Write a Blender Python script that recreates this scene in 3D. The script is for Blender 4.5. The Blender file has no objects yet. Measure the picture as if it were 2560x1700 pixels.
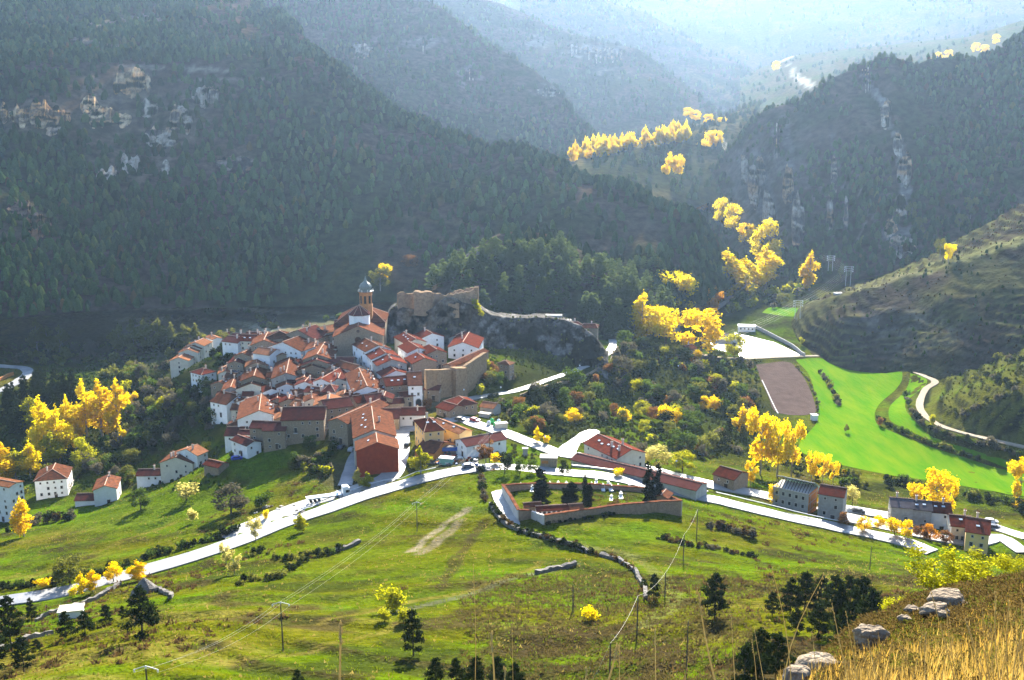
import bpy, bmesh, math, random
import numpy as np
from mathutils import Vector
random.seed(7); RNG = np.random.default_rng(7)
rad = math.radians
SC = bpy.context.scene
COL = SC.collection

# ------------------------------------------------------------------ camera
F = 2500.0; CU, CV = 1280.0, 850.0           # focal length and centre in photo pixels
PITCH = rad(12.5); CAMZ = 116.0
cam_d = bpy.data.cameras.new('camera'); cam = bpy.data.objects.new('camera', cam_d); COL.objects.link(cam)
cam.location = (0, 0, CAMZ); cam.rotation_euler = (math.pi/2 - PITCH, 0, 0)
cam_d.sensor_width = 36.0; cam_d.lens = 36.0*F/2560.0; cam_d.clip_start = 0.1; cam_d.clip_end = 20000
SC.camera = cam

# ------------------------------------------------------------------ sky and sun
SUN_AZ, SUN_EL = rad(9.0), rad(27.0)         # to the right of the view, above the frame
world = bpy.data.worlds.new('World'); SC.world = world; world.use_nodes = True
wn = world.node_tree.nodes; wl = world.node_tree.links
sky = wn.new('ShaderNodeTexSky'); sky.sky_type = 'NISHITA'; sky.sun_disc = False
sky.sun_elevation = SUN_EL; sky.sun_rotation = SUN_AZ
sky.air_density = 1.0; sky.dust_density = 1.0; sky.ozone_density = 3.0; sky.altitude = 1200
wl.new(sky.outputs[0], wn['Background'].inputs[0]); wn['Background'].inputs[1].default_value = 0.09
sl = bpy.data.lights.new('sun', 'SUN'); sl.energy = 5.0; sl.angle = rad(0.5); sl.color = (1.0, 0.93, 0.80)
sun = bpy.data.objects.new('sun', sl); COL.objects.link(sun)
to_sun = Vector((math.sin(SUN_AZ)*math.cos(SUN_EL), math.cos(SUN_AZ)*math.cos(SUN_EL), math.sin(SUN_EL)))
sun.rotation_euler = to_sun.to_track_quat('Z', 'Y').to_euler(); sun.location = (0, 0, 800)
SC.view_settings.view_transform = 'Standard'; SC.view_settings.look = 'None'
SC.view_settings.gamma = 1.0; SC.view_settings.use_curve_mapping = False
SC.view_settings.exposure = 2.3
HAZE_D, HAZE_G = 0.000044, 0.58
SC.render.engine = 'CYCLES'
SC.cycles.use_denoising = True
SC.cycles.max_bounces = 6; SC.cycles.diffuse_bounces = 3; SC.cycles.glossy_bounces = 2
SC.cycles.transmission_bounces = 3; SC.cycles.volume_bounces = 1; SC.cycles.transparent_max_bounces = 6
SC.cycles.sample_clamp_indirect = 4.0

# ------------------------------------------------------------------ pixel <-> world
CP, SP = math.cos(PITCH), math.sin(PITCH)
def ray(u, v):
    x = (np.asarray(u, float)-CU)/F; y = (CV-np.asarray(v, float))/F
    return np.stack([x, CP + y*SP, -SP + y*CP], -1)          # not normalised; forward depth 1
def at_d(u, v, d):
    """point on the pixel's ray at horizontal distance d"""
    r = ray(u, v); h = np.hypot(r[..., 0], r[..., 1])
    return np.array([0, 0, CAMZ]) + r*(np.asarray(d, float)/h)[..., None]
def at_z(u, v, z):
    r = ray(u, v); t = (z-CAMZ)/r[..., 2]
    return np.array([0, 0, CAMZ]) + r*np.asarray(t)[..., None]
def proj(p):
    p = np.asarray(p, float); X = p[..., 0]; Y = p[..., 1]; Z = p[..., 2]-CAMZ
    fw = Y*CP - Z*SP; up = Y*SP + Z*CP
    fw = np.maximum(fw, 1e-3)
    return CU + F*X/fw, CV - F*up/fw
def pxm(p):
    """photo pixels per metre at a point"""
    return F/float(p[1]*CP - (p[2]-CAMZ)*SP)

# ------------------------------------------------------------------ noise
def _hash(ix, iy, s):
    h = (ix.astype(np.int64)*374761393 + iy.astype(np.int64)*668265263 + s*1442695041) & 0x7fffffff
    h = ((h ^ (h >> 13))*1274126177) & 0x7fffffff
    return ((h ^ (h >> 16)) & 0xffff)/65535.0
def vnoise(x, y, s=0):
    x = np.asarray(x, float); y = np.asarray(y, float)
    ix = np.floor(x); iy = np.floor(y); fx = x-ix; fy = y-iy
    fx = fx*fx*(3-2*fx); fy = fy*fy*(3-2*fy)
    a = _hash(ix, iy, s); b = _hash(ix+1, iy, s); c = _hash(ix, iy+1, s); d = _hash(ix+1, iy+1, s)
    return (a*(1-fx)+b*fx)*(1-fy) + (c*(1-fx)+d*fx)*fy
def fbm(x, y, s=0, o=4):
    r = 0; a = 1.0; t = 0
    for k in range(o):
        r = r + a*vnoise(x*2**k, y*2**k, s+k*17); t += a; a *= 0.5
    return r/t - 0.5
def sstep(a, b, x):
    t = np.clip((x-a)/(b-a), 0, 1); return t*t*(3-2*t)

# ------------------------------------------------------------------ objects
def tag(o, label=None, cat=None, group=None, kind=None):
    if label: o['label'] = label
    if cat: o['category'] = cat
    if group: o['group'] = group
    if kind: o['kind'] = kind
    return o
def obj(name, me, parent=None, loc=None, rotz=None, scale=None):
    o = bpy.data.objects.new(name, me); COL.objects.link(o)
    if parent is not None: o.parent = parent
    if loc is not None: o.location = loc
    if rotz is not None: o.rotation_euler = (0, 0, rotz)
    if scale is not None: o.scale = scale if hasattr(scale, '__len__') else (scale,)*3
    return o
def empty(name, loc, rotz=0.0):
    o = bpy.data.objects.new(name, None); COL.objects.link(o)
    o.location = loc; o.rotation_euler = (0, 0, rotz); o.empty_display_size = 0.5
    return o
def npmesh(name, V, Fc, mats, midx=None, smooth=False, col=None):
    """mesh from arrays; Fc is an (n,3) or (n,4) array"""
    V = np.asarray(V, np.float32); Fc = np.asarray(Fc, np.int32)
    me = bpy.data.meshes.new(name); n, k = Fc.shape
    me.vertices.add(len(V)); me.vertices.foreach_set('co', V.ravel())
    me.loops.add(n*k); me.loops.foreach_set('vertex_index', Fc.ravel())
    me.polygons.add(n); me.polygons.foreach_set('loop_start', np.arange(0, n*k, k, dtype=np.int32))
    me.polygons.foreach_set('loop_total', np.full(n, k, np.int32))
    for m in (mats if isinstance(mats, (list, tuple)) else [mats]): me.materials.append(m)
    if midx is not None: me.polygons.foreach_set('material_index', np.asarray(midx, np.int32))
    me.polygons.foreach_set('use_smooth', np.full(n, bool(smooth)))
    if col is not None:
        ca = me.color_attributes.new('tint', 'FLOAT_COLOR', 'POINT')
        c4 = np.ones((len(V), 4), np.float32); c4[:, :3] = col
        ca.data.foreach_set('color', c4.ravel())
    me.update(calc_edges=True); me.validate()
    return me
class MB:
    """collects polygons with material slots into one mesh"""
    def __init__(s): s.v = []; s.f = []; s.m = []
    def add(s, vs, fs, m=0):
        b = len(s.v); s.v += [tuple(map(float, p)) for p in vs]
        for f in fs: s.f.append(tuple(i+b for i in f)); s.m.append(m)
    def box(s, c, d, m=0, rz=0.0):
        cx, cy, cz = c; dx, dy, dz = d[0]/2, d[1]/2, d[2]/2; ca, sa = math.cos(rz), math.sin(rz)
        vs = [(cx+x*ca-y*sa, cy+x*sa+y*ca, cz+z) for z in (-dz, dz) for x, y in ((-dx, -dy), (dx, -dy), (dx, dy), (-dx, dy))]
        s.add(vs, [(3, 2, 1, 0), (4, 5, 6, 7), (0, 1, 5, 4), (1, 2, 6, 5), (2, 3, 7, 6), (3, 0, 4, 7)], m)
    def prism(s, pts, z0, z1, m=0):
        n = len(pts); vs = [(x, y, z0) for x, y in pts] + [(x, y, z1) for x, y in pts]
        s.add(vs, [tuple(range(n-1, -1, -1)), tuple(range(n, 2*n))] + [(i, (i+1) % n, n+(i+1) % n, n+i) for i in range(n)], m)
    def tube(s, p, q, r0, r1=None, n=6, m=0):
        p = Vector(p); q = Vector(q); r1 = r0 if r1 is None else r1
        a = (q-p).normalized(); e = a.orthogonal().normalized(); g = a.cross(e)
        vs = []
        for c, r in ((p, r0), (q, r1)):
            for i in range(n):
                t = 2*math.pi*i/n; vs.append(c + e*(r*math.cos(t)) + g*(r*math.sin(t)))
        s.add(vs, [(i, (i+1) % n, n+(i+1) % n, n+i) for i in range(n)] + [tuple(range(n-1, -1, -1)), tuple(range(n, 2*n))], m)
    def lathe(s, prof, n=10, c=(0, 0, 0), m=0):
        b = []; 
        for r, z in prof:
            for i in range(n):
                t = 2*math.pi*i/n; b.append((c[0]+r*math.cos(t), c[1]+r*math.sin(t), c[2]+z))
        k = len(prof); fs = []
        for j in range(k-1):
            for i in range(n): fs.append((j*n+i, j*n+(i+1) % n, (j+1)*n+(i+1) % n, (j+1)*n+i))
        fs.append(tuple(range(n-1, -1, -1))); fs.append(tuple(range((k-1)*n, k*n)))
        s.add(b, fs, m)
    def mesh(s, name, mats, smooth=False):
        me = bpy.data.meshes.new(name); me.from_pydata(s.v, [], s.f)
        for m in (mats if isinstance(mats, (list, tuple)) else [mats]): me.materials.append(m)
        me.polygons.foreach_set('material_index', s.m)
        if smooth: me.polygons.foreach_set('use_smooth', [True]*len(s.f))
        me.update(); return me
    def build(s, name, mats, parent=None, loc=None, rotz=None, smooth=False):
        return obj(name, s.mesh(name, mats, smooth), parent, loc, rotz)

# ------------------------------------------------------------------ materials
def nodes_of(m): return m.node_tree.nodes, m.node_tree.links
def mat(name, base, rough=0.8, spec=0.3, var=None, scale=1.0, detail=6.0, bump=0.0, bscale=None, transl=0.0, tcol=None,
        tint=False, objvar=0.0, stretch=None, metal=0.0, var_amount=1.0, coord='obj'):
    """procedural principled material: noise between base and var, optional bump, translucency, vertex tint, per-object variation"""
    m = bpy.data.materials.new(name); m.use_nodes = True; n, l = nodes_of(m)
    b = n['Principled BSDF']; b.inputs['Roughness'].default_value = rough; b.inputs['Metallic'].default_value = metal
    b.inputs['Specular IOR Level'].default_value = spec
    def rgb(c): 
        r = n.new('ShaderNodeRGB'); r.outputs[0].default_value = (*c, 1); return r.outputs[0]
    cur = rgb(base)
    if tint:
        a = n.new('ShaderNodeVertexColor'); a.layer_name = 'tint'; cur = a.outputs['Color']
    src = None
    if var is not None or bump:
        if coord == 'geo':
            g = n.new('ShaderNodeNewGeometry'); src = g.outputs['Position']
        else:
            g = n.new('ShaderNodeTexCoord'); src = g.outputs['Object']
        if stretch:
            mp = n.new('ShaderNodeMapping'); mp.inputs['Scale'].default_value = stretch; l.new(src, mp.inputs['Vector']); src = mp.outputs[0]
    if var is not None:
        t = n.new('ShaderNodeTexNoise'); t.inputs['Scale'].default_value = scale; t.inputs['Detail'].default_value = detail
        t.inputs['Roughness'].default_value = 0.65; l.new(src, t.inputs['Vector'])
        rp = n.new('ShaderNodeMapRange'); rp.inputs['From Min'].default_value = 0.35; rp.inputs['From Max'].default_value = 0.65
        rp.inputs['To Max'].default_value = var_amount
        l.new(t.outputs['Fac'], rp.inputs['Value'])
        mx = n.new('ShaderNodeMix'); mx.data_type = 'RGBA'
        if tint: mx.blend_type = 'MULTIPLY'
        l.new(rp.outputs[0], mx.inputs['Factor']); l.new(cur, mx.inputs['A']); mx.inputs['B'].default_value = (*var, 1)
        cur = mx.outputs['Result']
    if objvar:
        oi = n.new('ShaderNodeObjectInfo'); hs = n.new('ShaderNodeHueSaturation')
        mr = n.new('ShaderNodeMapRange'); mr.inputs['To Min'].default_value = 1-objvar; mr.inputs['To Max'].default_value = 1+objvar
        l.new(oi.outputs['Random'], mr.inputs['Value']); l.new(mr.outputs[0], hs.inputs['Value']); l.new(cur, hs.inputs['Color']); cur = hs.outputs[0]
    l.new(cur, b.inputs['Base Color'])
    if bump:
        t2 = n.new('ShaderNodeTexNoise'); t2.inputs['Scale'].default_value = bscale or scale*3; t2.inputs['Detail'].default_value = 5
        l.new(src, t2.inputs['Vector']); bp = n.new('ShaderNodeBump'); bp.inputs['Strength'].default_value = min(1, bump)
        bp.inputs['Distance'].default_value = max(1.0, bump); l.new(t2.outputs['Fac'], bp.inputs['Height']); l.new(bp.outputs[0], b.inputs['Normal'])
    if transl:
        tr = n.new('ShaderNodeBsdfTranslucent'); ms = n.new('ShaderNodeMixShader'); ms.inputs[0].default_value = transl
        if tcol is not None: tr.inputs['Color'].default_value = (*tcol, 1)
        else: l.new(cur, tr.inputs['Color'])
        l.new(b.outputs[0], ms.inputs[1]); l.new(tr.outputs[0], ms.inputs[2]); l.new(ms.outputs[0], n['Material Output'].inputs['Surface'])
    return m
# ================================================================== TERRAIN
# control points: photo pixel and height above the village road
CTRL = [(0,1700,30),(360,1598,36),(1035,1640,37),(1280,1700,38),(1600,1700,43),(1700,1560,36),(705,1630,35),(2000,1640,48),
 (700,1450,17),(1045,1330,7),(1050,1450,19),(1500,1450,22),(1300,1340,13),(1480,1300,12),(1700,1290,10),(1900,1400,12),(2100,1440,18),(2300,1420,6),(2450,1480,18),
 (0,1512,-5),(300,1432,-4),(600,1342,-2),(850,1250,0),(1100,1178,2),(1260,1168,4),(1400,1178,4),(1600,1206,2),(1800,1250,-1),(2000,1298,-5),(2300,1368,-9),(2540,1420,-6),
 (1450,1212,9),(1260,1230,9),(1180,1058,1),(1300,1110,1),(1440,1150,0),(1600,1168,-2),(1800,1218,-5),(2000,1262,-8),(2230,1300,-11),(2400,1350,-11),(2550,1370,-12),
 (560,1146,-7),(700,1106,-3),(860,1100,-1),(930,1184,-1),(1000,1130,0),(1060,1000,1),(1090,1050,1),(900,940,3),(860,892,6),(940,880,7),(700,860,3),(600,870,0),(470,920,-8),(440,938,-10),(520,950,-9),
 (1120,930,6),(1180,930,5),(1160,985,0),
 (400,1000,-26),(330,1060,-33),(450,1196,-30),(130,1242,-38),(265,1250,-35),(30,1310,-36),(60,1165,-44),(200,1150,-43),(250,905,-36),(50,955,-30),(120,840,-30),(400,830,-28),(700,800,-21),
 (300,1310,-18),(450,1265,-15),(650,1205,-8),(150,1405,-14),(0,1380,-24),(520,1100,-20),
 (850,790,-20),(1000,755,-16),(200,780,-26),(550,760,-22),
 (1300,920,-5),(1240,985,-2),(1380,945,-5),(1500,898,-7),(1528,850,-8),(1350,1010,-7),(1500,980,-16),(1700,1000,-24),(1650,1100,-14),(1550,1090,-6),(1430,1095,-3),(1750,1165,-10),(1900,1155,-18),(1850,1060,-26),
 (2000,950,-25),(2200,900,-24),(2050,1100,-25),(2300,1150,-25),(2500,1230,-26),(2250,1000,-24),(2560,1130,-23),(1950,980,-25),(1900,880,-22),(1700,850,-22),(2000,800,-16),(1560,830,-23),
 (2330,960,-20),(2450,950,-9),(2450,1040,-14),(2540,900,4),(2560,1000,-4),(2400,880,-8),
 (1650,790,-20),(1750,760,-18),(1850,705,-14),(1900,640,-5),(1830,560,10),(1760,500,25)]
_P = np.array([at_z(u, v, float(z)) for u, v, z in CTRL])
_X = np.array([(-150,90,52),(-80,60,66),(0,55,70),(60,55,76),(0,95,56),(120,100,58),(-20,20,98),(40,25,96),(0,0,108),(80,0,105),(-80,0,95),(-160,160,20),(200,170,24),(260,260,-6),(330,330,-14),(-330,330,-30),(-420,480,-36),(-260,230,-8),(420,460,-20),(-430,700,-24),(380,640,-14),(0,1150,15),(-400,1150,10),(400,1150,15)], float)
_C = np.vstack([_P, _X]); _S = 100.0
def _tps_fit(P, z, lam=0.02):
    n = len(P); D = np.linalg.norm(P[:, None]-P[None], axis=2)
    K = np.where(D > 0, D*D*np.log(np.maximum(D, 1e-9)), 0) + lam*np.eye(n)
    A = np.zeros((n+3, n+3)); A[:n, :n] = K; A[:n, n] = 1; A[:n, n+1:] = P; A[n, :n] = 1; A[n+1:, :n] = P.T
    return np.linalg.solve(A, np.r_[z, 0, 0, 0])
_W = _tps_fit(_C[:, :2]/_S, _C[:, 2])
def tps(x, y):
    q = np.stack([np.clip(x, -520, 560), np.clip(y, -20, 1150)], -1)/_S
    sh = q.shape[:-1]; q = q.reshape(-1, 2); out = np.empty(len(q)); n = len(_C)
    for i in range(0, len(q), 40000):
        D = np.linalg.norm(q[i:i+40000, None]-_C[None, :, :2]/_S, axis=2)
        out[i:i+40000] = np.where(D > 0, D*D*np.log(np.maximum(D, 1e-9)), 0)@_W[:n] + _W[n] + q[i:i+40000]@_W[n+1:]
    return out.reshape(sh)
# polar grid round the camera: fine inside the view, coarse outside
AZ = np.concatenate([np.linspace(-80, -37, 16)[:-1], np.linspace(-37, 37, 430), np.linspace(37, 80, 16)[1:]])*math.pi/180
LD = np.linspace(math.log(25), math.log(1180), 540); DD = np.exp(LD)
GA, GD = np.meshgrid(AZ, DD); GX = GD*np.sin(GA); GY = GD*np.cos(GA)
TZ = tps(GX, GY)
def lookup(x, y, grid=None):
    g = TZ if grid is None else grid
    x = np.asarray(x, float); y = np.asarray(y, float)
    a = np.arctan2(x, y); d = np.log(np.clip(np.hypot(x, y), 25.01, 1179))
    j = np.clip(np.searchsorted(AZ, a)-1, 0, len(AZ)-2); fa = np.clip((a-AZ[j])/(AZ[j+1]-AZ[j]), 0, 1)
    t = (d-LD[0])/(LD[1]-LD[0]); i = np.clip(t.astype(int), 0, len(LD)-2); fd = t-i
    return (g[i, j]*(1-fa)+g[i, j+1]*fa)*(1-fd) + (g[i+1, j]*(1-fa)+g[i+1, j+1]*fa)*fd
_ds = np.exp(np.linspace(math.log(60), math.log(1170), 1500))
def hit(u, v, dmin=60.0):
    """ground point seen at a photo pixel"""
    r = ray(u, v); h = math.hypot(r[0], r[1]); z = CAMZ + r[2]*_ds/h
    T = lookup(r[0]/h*_ds, r[1]/h*_ds); k = np.nonzero((z < T) & (_ds > dmin))[0]
    if len(k) == 0: d = 1150.0
    else:
        i = k[0]
        if i == 0: d = _ds[0]
        else:
            a = z[i-1]-T[i-1]; b = T[i]-z[i]; d = _ds[i-1] + (_ds[i]-_ds[i-1])*(a/(a+b) if a+b > 0 else 0)
    x, y = r[0]/h*d, r[1]/h*d
    return np.array([x, y, float(lookup(x, y))])
def ground(x, y): return float(lookup(x, y))
def smooth_line(P, step=4.0, zs=3):
    """Catmull-Rom resample of a 3D polyline"""
    P = np.asarray(P, float); Q = np.vstack([2*P[0]-P[1], P, 2*P[-1]-P[-2]]); out = []
    for i in range(1, len(Q)-2):
        n = max(2, int(np.linalg.norm(Q[i+1, :2]-Q[i, :2])/step))
        for t in np.arange(n)/n:
            out.append(0.5*((2*Q[i]) + (-Q[i-1]+Q[i+1])*t + (2*Q[i-1]-5*Q[i]+4*Q[i+1]-Q[i+2])*t*t + (-Q[i-1]+3*Q[i]-3*Q[i+1]+Q[i+2])*t**3))
    out.append(P[-1]); return np.array(out)
# roads: name, photo polyline, half width, material key
ROADS = [
 ('main_road', [(-60,1524),(0,1510),(150,1480),(260,1452),(370,1422),(480,1390),(600,1350),(700,1312),(800,1278),(900,1242),(1000,1212),(1080,1190),(1160,1174),(1260,1166),(1400,1178),(1500,1188),(1600,1206),(1700,1229),(1800,1252),(1950,1288),(2100,1320),(2250,1356),(2330,1380)], 3.1, 'asphalt'),
 ('lay_by', [(560,1346),(650,1308),(760,1264),(850,1236),(920,1212),(975,1188),(992,1150),(998,1110),(1000,1075)], 3.6, 'concrete'),
 ('village_road', [(1000,1075),(1090,1058),(1150,1046),(1190,1060),(1261,1082),(1327,1106),(1401,1131),(1500,1147),(1600,1168),(1700,1192),(1800,1216),(1900,1236),(2000,1258),(2100,1270),(2230,1290)], 3.3, 'concrete'),
 ('castle_road', [(1140,1008),(1185,994),(1240,985),(1300,974),(1380,946),(1450,924),(1500,897),(1530,868),(1528,842),(1512,826)], 2.1, 'concrete'),
 ('valley_road', [(-40,990),(20,966),(66,938),(62,922),(10,916),(-40,912)], 3.2, 'asphalt'),
 ('dirt_track', [(1720,880),(1790,893),(1860,897),(1950,893),(2100,889),(2200,897),(2250,914),(2307,938),(2338,952),(2313,977),(2299,1008),(2307,1033),(2327,1050),(2364,1070),(2450,1092),(2580,1122)], 1.6, 'dirt'),
 ('terrace_street', [(2110,1296),(2180,1310),(2260,1328),(2370,1348),(2440,1356),(2500,1352),(2560,1382)], 2.6, 'concrete'),
 ('riverside_road', [(1690,830),(1700,800),(1740,785),(1790,772),(1830,740)], 2.0, 'concrete'),
 ('back_lane', [(916,1090),(895,1130),(878,1170),(862,1215)], 2.3, 'asphalt'),
 ('side_street', [(2470,1312),(2520,1330),(2570,1345)], 2.6, 'concrete'),
]
ROADW = []
_mask = np.zeros_like(TZ); _zr = TZ.copy()
for nm, pl, hw, mk in ROADS:
    P = smooth_line(np.array([hit(u, v) for u, v in pl]), 2.5)
    z = P[:, 2].copy()
    for _ in range(30): z[1:-1] = (z[:-2]+2*z[1:-1]+z[2:])/4
    P[:, 2] = z + 0.1; ROADW.append((nm, P, hw, mk))
    best = np.full(TZ.shape, 1e9); bz = TZ.copy()
    for a, b in zip(P[:-1], P[1:]):
        ab = b[:2]-a[:2]; L2 = ab@ab + 1e-9
        sel = (np.abs(GX-(a[0]+b[0])/2) < 22) & (np.abs(GY-(a[1]+b[1])/2) < 22)
        if not sel.any(): continue
        px, py = GX[sel]-a[0], GY[sel]-a[1]; t = np.clip((px*ab[0]+py*ab[1])/L2, 0, 1)
        d = np.hypot(px-t*ab[0], py-t*ab[1]); zz = a[2]+(b[2]-a[2])*t
        o = best[sel]; m = d < o; o[m] = d[m]; best[sel] = o
        o = bz[sel]; o[m] = zz[m]; bz[sel] = o
    w = 1-sstep(hw+1.8, hw+7.0, best); m = w > _mask
    _zr[m] = bz[m]; _mask = np.maximum(_mask, w)
# relief: soft undulation plus terrace steps on the meadow; none under the village and roads
U0, V0 = proj(np.stack([GX, GY, TZ], -1))
def blob(u, v, ru, rv, soft=0.35, U=None, V=None):
    U = U0 if U is None else U; V = V0 if V is None else V
    q = np.sqrt(((U-u)/ru)**2 + ((V-v)/rv)**2); return 1-sstep(1-soft, 1+soft, q)
village = np.clip(blob(760, 970, 270, 130) + blob(1030, 960, 180, 110) + blob(1060, 1080, 180, 70), 0, 1)
fieldz = np.clip(blob(2200, 1050, 330, 150) + blob(1930, 900, 170, 140), 0, 1)
rough = fbm(GX/38, GY/38, 3, 4)*5.0 + fbm(GX/9, GY/9, 9, 3)*1.5
meadow = sstep(1150, 1250, V0)
gx_c = GX*0.80 + GY*-0.25                                   # terrace direction across the meadow
ter = (GX*0.35 + GY*0.94)/19.0 + fbm(GX/70, GY/70, 31, 2)*3.0
fr = ter-np.floor(ter); step = (sstep(0.80, 1.0, fr)-fr)*1.5*meadow
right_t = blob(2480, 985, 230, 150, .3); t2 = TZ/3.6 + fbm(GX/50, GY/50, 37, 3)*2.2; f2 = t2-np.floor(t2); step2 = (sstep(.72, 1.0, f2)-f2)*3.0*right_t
TZ = TZ + (rough*(0.45+0.55*(1-meadow)) + step)*(1-village)*(1-fieldz)*(1-0.4*meadow) + step2*(1-blob(2200,1050,170,150))
TZ = TZ*(1-_mask) + (_zr-0.30)*_mask
U0, V0 = proj(np.stack([GX, GY, TZ], -1))

# ---- ground cover colours (albedo, raised where the mountain shades the fields)
def c3(*c): return np.array(c, float)
G_GREEN, G_OLIVE, G_TAN, G_BROWN, G_SCRUB, G_SOIL, G_VIVID = c3(.080,.118,.003), c3(.098,.098,.005), c3(.165,.130,.030), c3(.055,.040,.018), c3(.030,.036,.010), c3(.12,.09,.062), c3(.085,.155,.003)
def mixc(a, b, w): return a + (b-a)*w[..., None]
n1 = fbm(GX/60, GY/40, 51, 4); n2 = fbm((GX*0.94-GY*0.35)/55, (GX*0.35+GY*0.94)/7, 61, 4); n3 = fbm(GX/8, GY/8, 71, 3)
TINT = np.broadcast_to(G_OLIVE, GX.shape+(3,)).copy()
TINT = mixc(TINT, G_GREEN, sstep(-0.12, 0.10, n1+0.6*n2))
TINT = mixc(TINT, G_TAN, sstep(0.04, 0.26, -n1*0.7+n2*0.9)*0.65)
n4 = fbm(GX/17, GY/11, 77, 4)
TINT = mixc(TINT, G_BROWN, sstep(0.10, 0.26, n3+0.5*n2)*0.8); TINT = mixc(TINT, G_SCRUB, sstep(.08, .2, n4+.3*n1)*.7); TINT = mixc(TINT, G_VIVID, sstep(.10, .24, -n4+.5*n1)*.6)
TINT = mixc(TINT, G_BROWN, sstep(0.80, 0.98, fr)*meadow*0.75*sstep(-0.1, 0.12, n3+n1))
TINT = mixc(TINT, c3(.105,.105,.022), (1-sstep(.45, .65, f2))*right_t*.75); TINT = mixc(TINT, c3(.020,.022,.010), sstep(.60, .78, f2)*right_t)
near = np.clip(blob(1700, 1650, 560, 130) + 0.9*blob(2100, 1560, 300, 120), 0, 1)
TINT = mixc(TINT, G_BROWN*0.9, near*sstep(-0.14, 0.12, n3+0.5*n1))
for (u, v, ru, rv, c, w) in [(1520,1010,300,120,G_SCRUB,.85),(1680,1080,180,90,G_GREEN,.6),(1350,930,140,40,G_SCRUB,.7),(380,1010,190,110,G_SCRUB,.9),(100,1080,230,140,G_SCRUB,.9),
        (300,870,360,60,c3(.060,.062,.034),.95),(560,790,420,60,c3(.20,.165,.115),.95),(900,740,300,80,c3(.11,.105,.055),.95),(1500,760,300,80,G_SCRUB,.9),(1850,700,200,120,G_SCRUB,.85),(1850,1060,120,110,G_SCRUB,.8),  # soil tint behind the village lightened to offset the mountain's shade
        (300,1290,260,40,G_VIVID,.55),(500,1240,160,30,G_VIVID,.5),(1250,1240,150,40,G_VIVID,.4),(1450,1195,260,26,G_VIVID,.6),(1500,1340,240,26,G_VIVID,.5),(1200,1420,240,22,G_VIVID,.35),(1130,1270,90,30,G_VIVID,.5),(1050,1500,420,18,G_VIVID,.3),
        (900,1380,300,50,G_OLIVE,.5),(600,1130,130,30,G_VIVID,.5),(860,1190,70,40,c3(.075,.065,.04),.8),(1130,1130,90,40,c3(.13,.115,.085),.8),
        (2040,1150,140,30,G_SCRUB,.6),(2300,1230,300,26,G_SCRUB,.6),(2050,1330,300,40,G_OLIVE,.5)]:
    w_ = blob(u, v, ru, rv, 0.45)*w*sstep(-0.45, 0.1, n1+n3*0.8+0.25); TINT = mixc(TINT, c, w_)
TINT = mixc(TINT, c3(.20,.185,.165), np.clip(blob(800,960,200,105)+blob(1000,960,120,70),0,1)*0.9)       # paved village ground
def paint_line(pts, hw, c, w=1.0, soft=1.2):
    global TINT
    P = smooth_line(np.array([hit(u, v) for u, v in pts]), 4.0); best = np.full(GX.shape, 1e9)
    for a, b in zip(P[:-1], P[1:]):
        ab = b[:2]-a[:2]; sel = (np.abs(GX-a[0]) < 14) & (np.abs(GY-a[1]) < 14)
        if not sel.any(): continue
        px, py = GX[sel]-a[0], GY[sel]-a[1]; t = np.clip((px*ab[0]+py*ab[1])/(ab@ab+1e-9), 0, 1)
        best[sel] = np.minimum(best[sel], np.hypot(px-t*ab[0], py-t*ab[1]))
    TINT = mixc(TINT, c, (1-sstep(hw, hw+soft, best + n3*2))*w)
for pts, hw, c, w in [([(1030,1378),(1080,1335),(1130,1298),(1168,1272)], .7, c3(.26,.21,.15), .9), ([(1050,1385),(1110,1340),(1150,1300)], 1.0, c3(.2,.16,.11), .8),
        ([(1100,1470),(1140,1400),(1190,1330),(1215,1300)], 0.8, G_BROWN, .7), ([(1340,1345),(1480,1370),(1570,1385),(1640,1430),(1690,1500),(1640,1540),(1600,1570)], 1.1, c3(.125,.13,.035), .8),
        ([(0,1470),(150,1415),(300,1355),(430,1310)], 0.9, G_TAN, .6), ([(800,1560),(1000,1510),(1200,1470),(1350,1410)], 0.7, G_TAN, .7), ([(560,1660),(800,1620),(1000,1560)], .7, G_TAN, .5),
        ([(380,775),(560,768),(740,782),(860,792)], 4.2, c3(.48,.42,.32), .95), ([(300,800),(480,798),(600,806),(690,824)], 3.4, c3(.48,.42,.32), .95), ([(300,776),(480,786),(680,806),(840,815)], 5, c3(.07,.07,.04), .6),  # tan paths lightened too, against the same shade
        ([(120,905),(260,890),(380,895)], 3.0, c3(.10,.085,.06), .7), ([(1440,1410),(1380,1425),(1250,1455),(1120,1500),(960,1535)], .6, c3(.14,.13,.10), .6)]:
    paint_line(pts, hw, c, w)
# ---- ground mesh
_R, _Cn = GX.shape
GV = np.stack([GX, GY, TZ], -1).reshape(-1, 3)
_i = np.arange(_R*_Cn).reshape(_R, _Cn)
GF = np.stack([_i[:-1, :-1], _i[:-1, 1:], _i[1:, 1:], _i[1:, :-1]], -1).reshape(-1, 4)
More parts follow.
